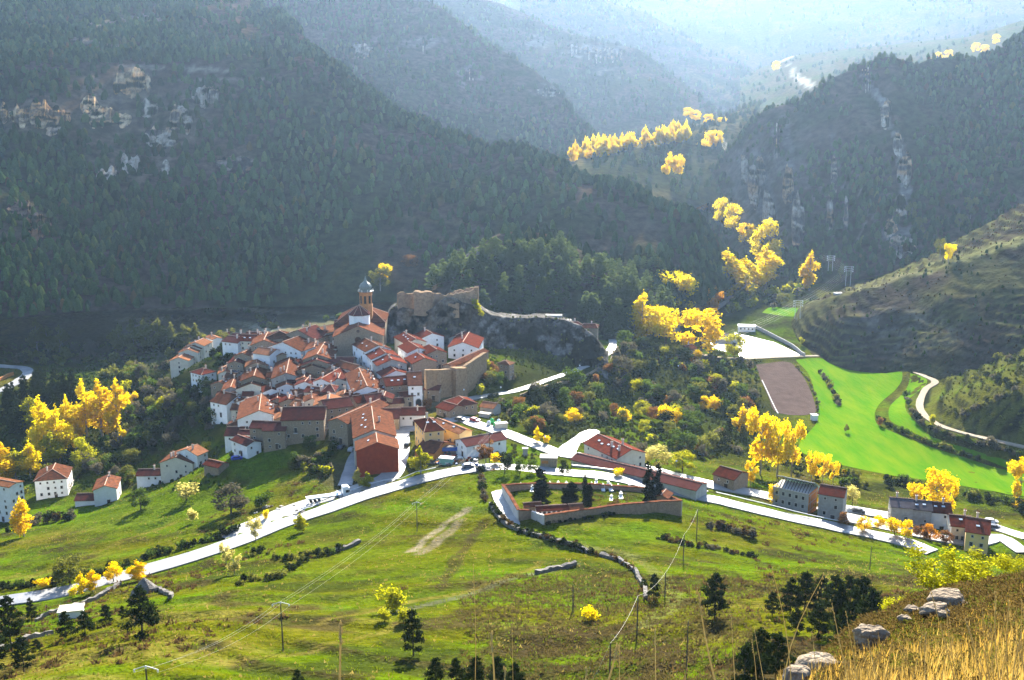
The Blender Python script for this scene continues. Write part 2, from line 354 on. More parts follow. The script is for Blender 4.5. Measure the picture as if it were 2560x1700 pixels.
# far skirt to the horizon
ex = []; 
for dd, zz in ((1700, -20), (3500, -60), (9000, -120)):
    ex.append(np.stack([dd*np.sin(AZ), dd*np.cos(AZ), np.full(_Cn, zz)], -1))
ex = np.array(ex); base_i = len(GV)
EV = ex.reshape(-1, 3); ei = (base_i + np.arange(3*_Cn)).reshape(3, _Cn); ei = np.vstack([_i[-1][None], ei])
EF = np.stack([ei[:-1, :-1], ei[:-1, 1:], ei[1:, 1:], ei[1:, :-1]], -1).reshape(-1, 4)
M_ground = mat('meadow_ground', (1, 1, 1), rough=1.0, spec=0.0, tint=True, var=(0.46, 0.50, 0.30), scale=0.42, detail=10, bump=0.9, bscale=1.3, coord='geo')
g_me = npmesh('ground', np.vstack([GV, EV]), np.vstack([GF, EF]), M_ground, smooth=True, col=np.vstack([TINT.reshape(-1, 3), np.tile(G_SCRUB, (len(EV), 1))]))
tag(obj('ground', g_me), kind='structure', label='meadows, terraces and valley floor around the village')
# ---- roads
MR = {'asphalt': mat('asphalt', (.17, .17, .175), rough=0.46, spec=.75, var=(.20, .20, .20), var_amount=1.0, scale=.5, bump=.15, bscale=3, coord='geo'),
      'concrete': mat('concrete_paving', (.30, .29, .27), rough=0.48, spec=.8, var=(.22, .215, .20), scale=.35, bump=.12, bscale=3, coord='geo'),
      'dirt': mat('packed_dirt', (.33, .27, .19), rough=.95, spec=.1, var=(.24, .19, .13), scale=.6, bump=.3, coord='geo')}
for _m in (MR['asphalt'], MR['concrete']):
    n_, l_ = nodes_of(_m); g_ = n_.new('ShaderNodeNewGeometry'); t_ = n_.new('ShaderNodeTexNoise'); t_.inputs['Scale'].default_value = .16; t_.inputs['Detail'].default_value = 8; t_.inputs['Roughness'].default_value = .7
    r_m = n_.new('ShaderNodeMapRange'); r_m.inputs['From Min'].default_value = .38; r_m.inputs['From Max'].default_value = .62; r_m.inputs['To Min'].default_value = .40; r_m.inputs['To Max'].default_value = .85
    l_.new(g_.outputs['Position'], t_.inputs['Vector']); l_.new(t_.outputs['Fac'], r_m.inputs['Value']); l_.new(r_m.outputs[0], n_['Principled BSDF'].inputs['Roughness'])
def ribbon(name, P, hw, m, dz=0.0, skirt=1.2):
    d = np.gradient(P[:, :2], axis=0); d /= np.linalg.norm(d, axis=1)[:, None]+1e-9; nrm = np.stack([-d[:, 1], d[:, 0]], 1)
    k = [(-hw-.05, -skirt), (-hw, 0), (0, .04), (hw, 0), (hw+.05, -skirt)]
    jit = (fbm(P[:, 0]/9, P[:, 1]/9, 81, 3)*1.1)[:, None]
    V = np.concatenate([np.concatenate([P[:, :2]+nrm*(o+jit*np.sign(o)), (P[:, 2]+z+dz)[:, None]], 1)[:, None] for o, z in k], 1)
    n = len(P); i = np.arange(n*5).reshape(n, 5)
    Fc = np.stack([i[:-1, :-1], i[1:, :-1], i[1:, 1:], i[:-1, 1:]], -1).reshape(-1, 4)[:, ::-1]
    return obj(name, npmesh(name, V.reshape(-1, 3), Fc, m, smooth=False))
for k, (nm, P, hw, mk) in enumerate(ROADW):
    tag(ribbon(nm, P, hw, MR[mk], dz=0.02*k), kind='structure')
# ---- fields draped on the ground
from mathutils.geometry import delaunay_2d_cdt
def inside(poly, x, y):
    c = np.zeros(np.shape(x), bool); n = len(poly)
    for i in range(n):
        x0, y0 = poly[i]; x1, y1 = poly[(i+1) % n]
        m = ((y0 > y) != (y1 > y)); c ^= m & (x < (x1-x0)*(y-y0)/((y1-y0) or 1e-9)+x0)
    return c
PAVED = []
def drape(name, pix, m, dz=0.14, step=5.0, smooth_edge=True, flat=False):
    P = np.array([hit(u, v) for u, v in pix])
    if smooth_edge: P = smooth_line(np.vstack([P, P[:1]]), step)[:-1]
    poly = P[:, :2]; PAVED.append(poly.copy()); x0, y0 = poly.min(0); x1, y1 = poly.max(0)
    gx, gy = np.meshgrid(np.arange(x0, x1, step), np.arange(y0, y1, step)); m_ = inside(poly, gx, gy)
    pts = [Vector(p) for p in poly] + [Vector((a, b)) for a, b in zip(gx[m_], gy[m_])]
    n = len(poly); r = delaunay_2d_cdt(pts, [(i, (i+1) % n) for i in range(n)], [list(range(n))], 1, 1e-4)
    V = np.array([(p.x, p.y) for p in r[0]]); Fc = [f for f in r[2] if len(f) == 3]
    z = lookup(V[:, 0], V[:, 1]) + dz
    if flat: z[:] = np.median(z)
    return tag(obj(name, npmesh(name, np.c_[V, z], np.array(Fc), m, smooth=True)), kind='structure')
M_field = mat('young_wheat', (.052, .155, .002), rough=1.0, spec=.0, var=(.110, .180, .005), scale=.16, detail=10, bump=.5, bscale=.7, coord='geo', stretch=(1, .22, 1))
M_plough = mat('ploughed_soil', (.105, .075, .062), rough=1, spec=.0, var=(.075, .052, .043), scale=.2, bump=.6, bscale=1.2, coord='geo')
M_court = mat('court_concrete', (.45, .44, .42), rough=.45, spec=.5, var=(.38, .37, .35), scale=.12, coord='geo')
FIELD1 = [(1989,900),(2042,896),(2156,902),(2240,918),(2256,943),(2242,971),(2205,1004),(2187,1033),(2193,1061),(2225,1078),(2327,1118),(2458,1160),(2590,1190),(2600,1240),(2520,1237),(2368,1208),(2246,1192),(2103,1163),(2010,1135),(1999,1108),(2040,1060),(2046,1033),(2038,988),(2021,935)]
FIELD2 = [(2276,934),(2308,943),(2318,957),(2288,985),(2264,1008),(2270,1035),(2310,1078),(2345,1098),(2420,1122),(2500,1146),(2590,1172),(2590,1180),(2470,1152),(2335,1106),(2240,1062),(2222,1040),(2228,1012),(2264,976),(2274,950)]
drape('wheat_field', FIELD1, M_field); drape('wheat_field', FIELD2, M_field)
drape('ploughed_field', [(1890,912),(1960,904),(1990,917),(2018,960),(2034,1000),(2034,1035),(1945,1033),(1920,990),(1902,950)], M_plough)
drape('small_field', [(1905,782),(1930,768),(2010,772),(2012,788),(1980,792),(1930,786)], M_field)
drape('sports_court', [(1836,832),(1935,856),(2005,888),(1930,894),(1852,897),(1842,880)], M_court, smooth_edge=False)
drape('sports_court', [(1772,846),(1815,850),(1816,880),(1782,872)], M_court, smooth_edge=False)
drape('village_square', [(1395,1124),(1430,1098),(1475,1074),(1500,1080),(1485,1096),(1452,1108),(1440,1130),(1425,1138)], MR['concrete'], dz=.2)
drape('yard', [(1020,1150),(1075,1118),(1170,1112),(1200,1128),(1150,1150),(1080,1160)], mat('yard_dirt', (.24,.21,.17), rough=.9, spec=.2, var=(.16,.14,.11), scale=.3, bump=.4, coord='geo'), dz=.16)
drape('terrace_yard', [(2060,1290),(2130,1302),(2260,1336),(2375,1352),(2370,1342),(2230,1310),(2120,1284)], MR['concrete'], dz=.25)
drape('cemetery_drive', [(1228,1232),(1255,1226),(1275,1262),(1296,1300),(1300,1312),(1280,1308),(1245,1270)], MR['concrete'], dz=.2)
# ================================================================== HILLS
HILLS = {}
def hill(name, rows, du, nt, amp, nscale, m, colfn, back=(1.14, .42), seed=0, gully=0.0, u0=None, u1=None, label=None, terrace=0.0):
    """rows: curves of (u, v, horizontal distance) from the foot to the crest; the back slope is added behind"""
    us = [p[0] for r in rows for p in r]; u0 = min(us) if u0 is None else u0; u1 = max(us) if u1 is None else u1
    U = np.arange(u0, u1+du, du); R = []
    for r in rows:
        r = sorted(r); a = np.array(r, float)
        v = np.interp(U, a[:, 0], a[:, 1]); d = np.interp(U, a[:, 0], a[:, 2])
        k = max(3, int(60/du)|1); ker = np.hanning(k+2)[1:-1]; ker /= ker.sum()
        v = np.convolve(np.pad(v, k//2, mode='edge'), ker, 'valid'); d = np.convolve(np.pad(d, k//2, mode='edge'), ker, 'valid')
        R.append(at_d(U, v, d))
    c = R[-1]; R.append(np.concatenate([c[:, :2]*back[0], (c[:, 2]-np.hypot(c[:, 0], c[:, 1])*(back[0]-1)*back[1])[:, None]], 1))
    R[0] = R[0].copy(); f0 = R[0].copy(); f0[:, :2] *= 0.97; f0[:, 2] -= 12; R.insert(0, f0)
    R = np.array(R); nr = len(R)
    L = np.concatenate([[0], np.cumsum(np.linalg.norm(np.diff(R, axis=0), axis=2).mean(1))]); L /= L[-1]
    t = np.linspace(0, 1, nt); k = np.clip(np.searchsorted(L, t, 'right')-1, 0, nr-2); f = ((t-L[k])/(L[k+1]-L[k]))[:, None, None]
    P = R[k]*(1-f)+R[k+1]*f
    x, y = P[..., 0], P[..., 1]; env = np.minimum(1, np.minimum(t*8, 1))[:, None]
    P[..., 2] += fbm(x/nscale, y/nscale, seed, 5)*amp*env
    if gully: 
        g = np.abs(fbm(x/(nscale*.55), y/(nscale*2.2), seed+5, 3))*2; P[..., 2] += (g-.25)*gully*env
    
    if terrace:
        zz = P[..., 2]/terrace + fbm(x/85, y/85, seed+2, 4)*7; fz = zz-np.floor(zz); tm = sstep(-.30, .05, fbm(x/55, y/55, seed+12, 3)); P[..., 2] += (sstep(.55, 1.0, fz)-fz)*terrace*1.0*env*tm
    uu, vv = proj(P); slope = np.gradient(P[..., 2], axis=0)/(np.linalg.norm(np.gradient(P[..., :2], axis=0), axis=2)+1e-6)
    col = colfn(P, uu, vv, slope)
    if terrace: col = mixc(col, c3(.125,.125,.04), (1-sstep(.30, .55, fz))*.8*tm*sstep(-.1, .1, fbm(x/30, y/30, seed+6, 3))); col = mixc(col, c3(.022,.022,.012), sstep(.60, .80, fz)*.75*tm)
    i = np.arange(P.shape[0]*P.shape[1]).reshape(P.shape[:2])
    Fc = np.stack([i[:-1, :-1], i[:-1, 1:], i[1:, 1:], i[1:, :-1]], -1).reshape(-1, 4)
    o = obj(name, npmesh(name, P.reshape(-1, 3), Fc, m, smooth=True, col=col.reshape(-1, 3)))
    tag(o, kind='structure', label=label); HILLS[name] = (P, uu, vv)
    return P
M_hill = mat('hillside', (1, 1, 1), rough=1, spec=.0, tint=True, var=(.38, .38, .34), scale=.14, detail=10, bump=1.5, bscale=.25, coord='geo')
H_SCRUB, H_EARTH, H_ROCK, H_DRY, H_DARK = c3(.042,.050,.020), c3(.085,.062,.042), c3(.22,.205,.18), c3(.115,.10,.045), c3(.025,.03,.012)
def hillcol(base, second, thr=0.0, rock=(), rockc=H_ROCK, seed=0, bands=(), sc=60):
    def fn(P, u, v, s):
        x, y = P[..., 0], P[..., 1]; n = fbm(x/sc, y/sc, seed, 5); f = fbm(u/24, v/14, seed+3, 6)*1.25; q = fbm(x/14, P[..., 2]/9, seed+8, 4)
        c = np.broadcast_to(base, x.shape+(3,)).copy(); c = mixc(c, second, sstep(thr-.12, thr+.12, n+.4*q))
        for (ru, rv, a, b, w) in rock:
            k = blob(ru, rv, a, b, .5, u, v)*sstep(-.10, .06, f+.3*q)*w; c = mixc(c, rockc*(1+.9*q[..., None]), k)
        for (bu0, bv0, bu1, bv1, hw, cc, w) in bands:      # line features (tracks, cliff ribs)
            dx, dy = bu1-bu0, bv1-bv0; t = np.clip(((u-bu0)*dx+(v-bv0)*dy)/(dx*dx+dy*dy), 0, 1)
            d = np.hypot(u-bu0-t*dx, v-bv0-t*dy) + 14*f; c = mixc(c, cc*(1+.5*q[..., None]), (1-sstep(hw*.5, hw, d))*w)
        return c
    return fn
RK = c3(.18,.165,.145); RKY = c3(.17,.135,.09); TR = c3(.24,.21,.16)
# left mountain: valley foot, break of slope, crest
hill('forested_hillside', [
  [(-500,760,680),(-100,745,690),(300,715,715),(700,712,715),(900,705,705),(1100,690,700),(1300,660,705),(1500,690,665),(1626,730,650),(1735,720,690),(1800,690,735),(1840,660,790)],
  [(-500,420,880),(0,430,880),(300,430,880),(700,440,870),(900,440,850),(1100,500,800),(1300,520,775),(1500,560,735),(1626,590,710),(1735,620,720),(1800,640,755),(1840,650,800)],
  [(-500,150,1060),(0,165,1050),(300,160,1050),(500,150,1050),(700,150,1040),(800,170,1010),(900,228,985),(976,285,960),(1084,335,925),(1193,385,900),(1301,405,868),(1400,415,850),(1518,448,815),(1626,492,775),(1735,545,745),(1800,610,765),(1840,645,810)],
  [(-500,-220,2000),(0,-140,1900),(300,-90,1850),(500,-50,1700),(620,-15,1500),(694,32,1300),(802,148,1080),(900,212,1010),(976,266,985),(1084,321,950),(1193,370,925),(1301,391,893),(1400,401,873),(1518,434,836),(1626,478,796),(1735,532,762),(1800,602,775),(1840,642,815)]],
  5, 210, 30, 120, M_hill, hillcol(H_SCRUB, H_EARTH, .02, seed=101,
    rock=[(330,215,55,45,1.0),(90,290,90,45,1.0),(230,240,45,60,.9),(290,290,70,35,.9),(440,290,70,70,.8),(520,240,60,40,.7),(330,400,110,70,.55),(60,550,80,80,.5),(590,410,80,40,.45),(380,330,80,60,.7)], rockc=RKY,
    bands=[(300,165,570,178,7,TR,.8),(430,200,680,200,6,TR,.5),(950,590,1250,600,10,H_DRY,.5),(1000,545,1200,560,9,H_DRY,.4),(120,70,380,45,9,TR*1.1,.7),(180,95,320,120,8,TR*1.1,.7),(330,40,400,50,7,RK,.8)]), seed=101, gully=17, label='steep pine-covered mountainside behind the village')
# pine knoll behind the castle
hill('pine_knoll', [
  [(1080,770,600),(1150,800,585),(1300,800,580),(1450,800,580),(1560,790,600),(1680,770,640)],
  [(1080,740,620),(1150,690,625),(1300,680,622),(1450,690,622),(1560,710,632),(1680,745,650)],
  [(1080,725,640),(1150,650,650),(1230,590,662),(1300,575,668),(1400,588,668),(1470,640,660),(1560,690,650),(1680,742,660)]],
  8, 40, 6, 30, M_hill, hillcol(H_SCRUB, H_EARTH, .05, seed=131, rock=[(1180,600,40,70,.9),(1190,760,40,50,.8)], rockc=RK, sc=25), back=(1.1, .55), seed=131, gully=3)
# right mountain with rock ribs
ribs = [(1850,390,1915,560,13,RK,.8),(1890,380,1960,620,14,RK,.8),(1960,300,2000,600,16,RK*.8,.75),(1935,330,1950,420,12,RK,.6),(2080,340,2110,480,8,RK,.55),(2060,480,2085,600,10,RK,.6),(2110,470,2115,620,9,RK,.6),
  (2160,190,2195,240,10,RK*1.1,.8),(2205,250,2225,315,12,RK*1.2,.9),(2240,335,2262,400,12,RK*1.1,.9),(2255,400,2265,480,18,RK*1.25,1),(2265,470,2245,540,14,RK*1.1,.9),(2245,540,2215,580,12,RK,.8),(2100,420,2180,460,6,TR,.8),(2120,465,2240,495,6,TR,.8),(2145,490,2200,560,6,RK,.8),(2400,190,2560,205,6,H_DRY,.6),(2380,330,2520,345,7,H_DRY,.5),(2330,400,2500,390,8,H_DRY,.4),(2160,560,2130,640,5,TR,.6)]
hill('cliff_hillside', [
  [(1690,470,1150),(1750,560,1060),(1850,640,905),(1960,660,855),(2100,660,840),(2300,620,840),(2450,600,850),(2800,560,860)],
  [(1690,462,1160),(1750,500,1100),(1850,480,1010),(1960,450,960),(2100,420,960),(2300,400,960),(2450,390,970),(2800,370,980)],
  [(1690,455,1175),(1750,450,1140),(1790,400,1125),(1852,328,1100),(1892,295,1095),(1972,258,1090),(2039,206,1090),(2089,180,1095),(2151,163,1100),(2218,154,1100),(2307,160,1110),(2374,166,1120),(2464,142,1150),(2508,128,1160),(2535,98,1180),(2560,75,1190),(2650,30,1240),(2800,-40,1300)]],
  6, 120, 12, 80, M_hill, hillcol(H_SCRUB, H_EARTH, -.02, seed=151, bands=ribs, rock=[(1870,480,60,120,.5),(2250,600,50,40,.9),(1960,480,110,170,.35)], rockc=RK), seed=151, gully=16, label='mountain with pale vertical rock ribs to the right of the valley')
# near ridge on the right with terraces
terr = [(2020,770,2140,760,5,H_DRY*1.1,.9),(2040,800,2160,790,5,H_DRY,.9),(2050,735,2200,715,7,H_DRY*1.15,.9),(2180,770,2230,780,5,H_DRY,.8),(2060,820,2160,830,6,H_DRY,.8),(2000,870,2060,810,6,H_DRY,.6),(2250,690,2560,600,16,c3(.15,.15,.06),.9),(2150,720,2300,672,12,c3(.15,.14,.07),.9),(2130,870,2260,830,5,H_EARTH,.6),(2350,830,2500,800,6,H_EARTH,.7)]
hill('terraced_ridge', [
  [(1960,855,666),(2000,880,626),(2100,893,601),(2250,893,586),(2400,872,573),(2560,830,573),(2800,790,573)],
  [(1960,838,676),(2000,820,651),(2100,800,628),(2250,780,622),(2400,752,609),(2560,720,613),(2800,690,613)],
  [(1960,825,686),(2000,776,676),(2060,752,666),(2135,734,658),(2188,722,658),(2254,700,660),(2327,680,664),(2400,652,653),(2560,612,655),(2800,560,658)],
  [(1960,822,698),(2000,766,706),(2060,738,716),(2135,716,726),(2188,698,736),(2254,664,746),(2327,632,761),(2400,590,758),(2460,560,763),(2560,505,773),(2800,400,783)]],
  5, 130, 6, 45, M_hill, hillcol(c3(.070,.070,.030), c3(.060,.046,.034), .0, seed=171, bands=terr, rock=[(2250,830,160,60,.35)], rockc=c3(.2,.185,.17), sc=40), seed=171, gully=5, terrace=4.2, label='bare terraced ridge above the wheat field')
# poplar valley slope and the far ridges
hill('poplar_valley', [[(1150,470,880),(1500,480,900),(1700,500,1000),(1900,420,1150)], [(1150,405,1050),(1400,396,1100),(1500,388,1120),(1700,345,1250),(1800,318,1320),(1900,300,1400)], [(1150,395,1300),(1400,382,1500),(1500,372,1500),(1700,322,1600),(1800,290,1650),(1900,250,1700)]],
  10, 50, 8, 70, M_hill, hillcol(H_SCRUB, H_DRY, .05, seed=181), seed=181)
hill('second_ridge', [[(500,420,1250),(900,420,1250),(1300,420,1250),(1430,400,1300),(1520,380,1360)], [(500,100,1600),(900,130,1560),(1100,170,1520),(1300,280,1420),(1408,330,1400),(1520,370,1400)],
   [(500,-120,1950),(760,-80,1850),(980,-45,1760),(1098,14,1680),(1183,72,1630),(1259,118,1590),(1336,168,1540),(1397,222,1490),(1430,290,1450),(1520,366,1430)]],
  9, 90, 26, 150, M_hill, hillcol(H_SCRUB, H_EARTH, .04, seed=191, rock=[(1060,110,60,20,.7),(920,120,60,25,.6),(1170,190,40,30,.6),(1370,225,40,15,.8)], rockc=RK), seed=191, gully=12)
hill('third_ridge', [[(800,380,1700),(1400,400,1700),(1600,390,1700),(1750,360,1750),(1850,330,1800)], [(800,120,2100),(1400,180,2050),(1600,230,2000),(1750,290,1930),(1850,310,1880)],
   [(800,-120,2500),(1050,-60,2450),(1250,10,2380),(1374,66,2330),(1508,97,2290),(1604,120,2250),(1680,170,2180),(1750,235,2080),(1800,282,2000),(1850,305,1920)]],
  10, 80, 30, 180, M_hill, hillcol(H_SCRUB, H_EARTH, .04, seed=201, rock=[(1480,130,75,18,1.2),(1340,105,30,22,.8),(1530,185,40,15,.6)], rockc=RK*1.1, bands=[(1400,72,1500,90,5,RK,.9)]), seed=201, gully=14)
hill('fourth_ridge', [[(1300,300,2300),(1700,300,2300),(2000,250,2300),(2200,230,2300)], [(1300,30,2900),(1604,90,2850),(1800,160,2750),(2000,200,2650),(2200,200,2600)], [(1300,-60,3200),(1450,-25,3150),(1604,33,3100),(1720,95,3050),(1800,140,2950),(1900,180,2850),(2000,195,2750),(2200,190,2700)]],
  12, 60, 34, 220, M_hill, hillcol(H_SCRUB, H_EARTH, .02, seed=211, bands=[(1700,170,1860,260,10,H_DRY,.6)]), seed=211, gully=14)
hill('far_meadows', [[(1850,330,1700),(2100,230,1750),(2400,200,1750),(2700,150,1750)], [(1850,235,2300),(1980,190,2250),(2100,160,2250),(2250,145,2250),(2420,132,2200),(2700,90,2200)], [(1850,190,2700),(1980,140,2700),(2150,116,2700),(2300,100,2700),(2430,88,2600),(2560,50,2500),(2700,0,2500)]],
  12, 50, 14, 160, M_hill, hillcol(c3(.070,.085,.025), H_DRY*.8, .0, seed=221, bands=[(1960,150,1990,190,8,c3(.4,.36,.3),1),(1990,130,1960,150,8,c3(.4,.36,.3),1),(1990,190,2030,215,9,c3(.4,.36,.3),1)]), seed=221)
hill('far_ridge', [[(600,260,2850),(1900,240,2850),(2900,200,2850)], [(600,-80,4000),(1500,-60,4000),(1900,0,4000),(2200,20,3900),(2900,-40,3800)], [(600,-220,4600),(1500,-150,4500),(1800,-110,4400),(2100,-95,4300),(2500,-120,4200),(2900,-170,4200)]],
  20, 60, 60, 400, M_hill, hillcol(H_SCRUB, H_EARTH, .0, seed=231, sc=150), seed=231, gully=30)

# ------------------------------------------------------------------ castle rock
def rock_col(P, u, v, s):
    x, z = P[..., 0], P[..., 2]; q = fbm(x/5, z/3.2, 301, 6)*1.3; f = fbm(x/22, z/16, 305, 3)
    c = np.broadcast_to(c3(.090,.078,.064), x.shape+(3,)).copy(); c = mixc(c, c3(.22,.20,.175), sstep(.04, .16, q+f*.4)); c = mixc(c, c3(.018,.018,.008), sstep(.0, .10, -q+f*.9)*.95)
    return mixc(c, c3(.24,.15,.07), np.clip(blob(1040,800,40,40,.5,u,v)+blob(1110,830,60,40,.5,u,v)*.6,0,1)*sstep(0,.2,q)*.7)
M_rock = mat('limestone', (1, 1, 1), rough=.95, spec=.1, tint=True, var=(.30, .29, .28), scale=.55, detail=10, bump=1.0, bscale=.9, coord='geo')
def rock_cliff(name, rows, du, nt, amp, seed, label):
    P = hill(name, rows, du, nt, 0, 30, M_rock, rock_col, back=(1.045, 1.4), seed=seed)
    o = COL.objects[name]; me = o.data; V = P.reshape(-1, 3).copy()
    t = np.repeat(np.linspace(0, 1, P.shape[0]), P.shape[1])
    n = fbm(V[:, 0]/14, V[:, 2]/9, seed, 3)*amp*2.6 + (.5-np.abs(fbm(V[:, 0]/6, V[:, 2]/4, seed+9, 5))*2)*-amp*1.5 + np.abs(fbm(V[:, 0]/3.5, V[:, 2]/14, seed+19, 4))*amp*1.4
    V[:, 1] += n*sstep(.0, .12, t)*(1-sstep(.8, .95, t)); V[:, 2] += fbm(V[:, 0]/6, V[:, 1]/6, seed+4, 4)*amp*.8*sstep(.3, .5, t)
    me.vertices.foreach_set('co', V.astype(np.float32).ravel()); me.update(); o['label'] = label; return o
rock_cliff('castle_rock', [
  [(955,862,490),(975,880,486),(1050,872,492),(1180,880,494),(1215,892,500),(1300,884,508),(1420,892,508),(1490,905,500),(1520,900,502)],
  [(955,850,494),(975,800,497),(1050,812,500),(1180,815,502),(1215,830,507),(1300,842,514),(1420,850,514),(1490,874,507),(1520,896,505)],
  [(955,835,500),(970,765,505),(1000,762,506),(1050,778,503),(1082,776,499),(1094,752,498),(1112,740,499),(1138,741,499),(1150,756,500),(1180,760,506),(1205,772,512),(1225,787,516),(1300,795,522),(1380,792,524),(1440,806,522),(1480,830,516),(1505,862,511),(1520,893,508)],
  [(955,833,520),(970,757,540),(1050,752,545),(1190,752,545),(1225,779,548),(1300,787,556),(1380,784,558),(1440,800,556),(1505,858,535),(1520,891,520)]],
  1.3, 170, 2.6, 311, 'craggy limestone outcrop carrying the castle ruin')

# ------------------------------------------------------------------ crags on the mountainsides
def surf_d(name, u, v):
    P, uu, vv = HILLS[name]; q = np.hypot(uu-u, vv-v); i = np.unravel_index(np.argmin(q), q.shape); return float(np.hypot(P[i][0], P[i][1]))
M_crag = mat('mountain_limestone', (1, 1, 1), rough=1, spec=0, tint=True, var=(.35, .33, .30), scale=.22, detail=10, bump=1.2, bscale=.35, coord='geo')
def crag(host, u0, u1, vt, vb, seed, colr, label, lean=5.0):
    r = np.random.default_rng(seed); n = max(10, int((u1-u0)/2.0)); m = max(8, int((vb-vt)/2.4)); U = np.linspace(u0, u1, n); t = np.linspace(0, 1, m)
    prof = np.sin(np.pi*np.clip((U-u0)/(u1-u0), 0, 1))**.45
    top = vt+(vb-vt)*.55*(1-prof)+fbm(U/14, U*0+seed, seed, 4)*(vb-vt)*.7; bot = vb-(vb-vt)*.45*(1-prof)+fbm(U/18, U*0+seed*3, seed+1, 4)*(vb-vt)*.7; bot = np.maximum(bot, top+3)
    d0 = surf_d(host, (u0+u1)/2, (vt+vb)/2)
    db = np.array([surf_d(host, a, b) for a, b in zip(U, bot)])-2.5; dt = np.array([surf_d(host, a, b) for a, b in zip(U, top)])+1.5
    A = at_d(U, bot+2, db); B = at_d(U, top, np.minimum(dt, db+(bot-top)*.22+lean)); C = B.copy(); C[:, :2] *= 1.02; C[:, 2] -= 4
    P = A[None]*(1-t)[:, None, None]+B[None]*t[:, None, None]; x, z = P[..., 0], P[..., 2]
    P[..., 1] += (fbm(x/9, z/7, seed, 5)*7 + np.abs(fbm(x/4, z/14, seed+3, 4))*-5)*np.sin(np.pi*np.clip(t, .04, .96))[:, None]**.5
    P = np.concatenate([P, C[None]]); x, z = P[..., 0], P[..., 2]; q = fbm(x/8, z/5, seed+5, 5)*1.3; w = fbm(x/30, z/12, seed+7, 3)
    c = mixc(np.broadcast_to(colr, x.shape+(3,)).copy(), colr*c3(1.15,.85,.62), sstep(0, .2, w)); c = mixc(c, colr*.30, sstep(.03, .16, q)); c = mixc(c, c3(.03,.035,.015), sstep(.10, .22, -q+w*.5))
    i = np.arange(P.shape[0]*n).reshape(-1, n); Fc = np.stack([i[:-1, :-1], i[:-1, 1:], i[1:, 1:], i[1:, :-1]], -1).reshape(-1, 4)
    tag(obj('rock_outcrop', npmesh('rock_outcrop', P.reshape(-1, 3), Fc, M_crag, col=c.reshape(-1, 3))), label=label, kind='structure')
CL = c3(.58,.44,.27); CG = c3(.46,.40,.32)
for k, (u0, u1, vt, vb, cc) in enumerate([(284,378,172,240,CL),(20,178,258,318,CL),(200,248,232,282,CL),(208,330,268,316,CL),(342,396,252,292,CG),(424,482,258,330,CG),(478,548,208,262,CG),(360,440,320,372,CG),(240,300,420,462,CG),(110,160,310,336,CG),(300,352,385,440,CG),(404,424,400,432,CG),(20,80,500,540,c3(.24,.17,.12)),(60,130,540,600,c3(.24,.17,.12)),(540,640,385,430,c3(.2,.17,.13)),(0,20,255,300,CL)]):
    crag('forested_hillside', u0, u1, vt, vb, 900+k*7, cc, 'pale limestone crag on the left mountainside')
for k, (u0, u1, vt, vb) in enumerate([(1840,1872,378,470),(1868,1900,420,520),(1888,1914,380,470),(1905,1940,450,600),(1930,1958,320,420),(1955,1985,400,520),(1978,2012,480,620),(2076,2094,390,480),(2066,2084,490,590),(2108,2122,470,610),(2150,2180,172,240),(2196,2232,248,320),(2232,2256,330,390),(2240,2280,370,480),(2238,2268,480,545),(2210,2244,540,590),(2220,2290,590,640)]):
    crag('cliff_hillside', u0, u1, vt, vb, 1100+k*7, CG if k < 10 else CG*1.25, 'pale rock rib on the right mountain')
for k, (u0, u1, vt, vb) in enumerate([(1415,1470,112,140),(1466,1556,118,155)]): crag('third_ridge', u0, u1, vt, vb, 1300+k, CG*1.2, 'hazy cliff band on the third ridge', 12)
for k, (u0, u1, vt, vb) in enumerate([(880,935,108,140),(1045,1068,100,128),(1160,1190,172,200),(1335,1400,220,238)]): crag('second_ridge', u0, u1, vt, vb, 1320+k, CG, 'hazy crag on the second ridge', 8)
crag('pine_knoll', 1150, 1192, 640, 700, 1340, CG, 'pale scree beside the wooded knoll'); crag('pine_knoll', 1160, 1230, 735, 790, 1341, CG*1.2, 'pale rock face at the foot of the knoll')
# ------------------------------------------------------------------ foreground hillside, bottom right
def near_col(P, u, v, s):
    x, y = P[..., 0], P[..., 1]; n = fbm(x/3, y/3, 401, 4); f = fbm(x/.7, y/.7, 405, 3)
    c = np.broadcast_to(c3(.10,.070,.022), x.shape+(3,)).copy(); c = mixc(c, c3(.045,.032,.014), sstep(-.05,.15,n)); c = mixc(c, c3(.075,.080,.012), sstep(.02,.2,-n+f*.4)); c = mixc(c, c3(.20,.13,.035), sstep(.05,.2,f-n*.3)*.7); return c
NEAR = hill('near_hillside', [
  [(1500,2400,4),(1900,2400,4),(2200,2400,4),(2560,2400,4),(3200,2400,4)],
  [(1500,2000,7.5),(1800,1900,8),(1960,1760,9),(2200,1720,9.5),(2560,1690,10),(3200,1600,11)],
  [(1500,2000,12),(1800,1900,13),(1960,1715,15),(2060,1668,18),(2160,1630,20),(2300,1600,21),(2560,1550,22),(3200,1460,22)],
  [(1500,2000,16),(1800,1900,17),(1960,1704,19),(2060,1656,24),(2150,1590,30),(2290,1520,40),(2400,1484,48),(2560,1442,58),(2800,1380,66),(3200,1300,76)]],
  7, 150, 1.5, 5.0, mat('dry_slope', (1,1,1), rough=1, spec=0, tint=True, var=(.45,.4,.3), scale=4, bump=.4, bscale=9, coord='geo'), near_col, back=(1.25, 1.6), seed=411, label='dry brown slope in the bottom right foreground')
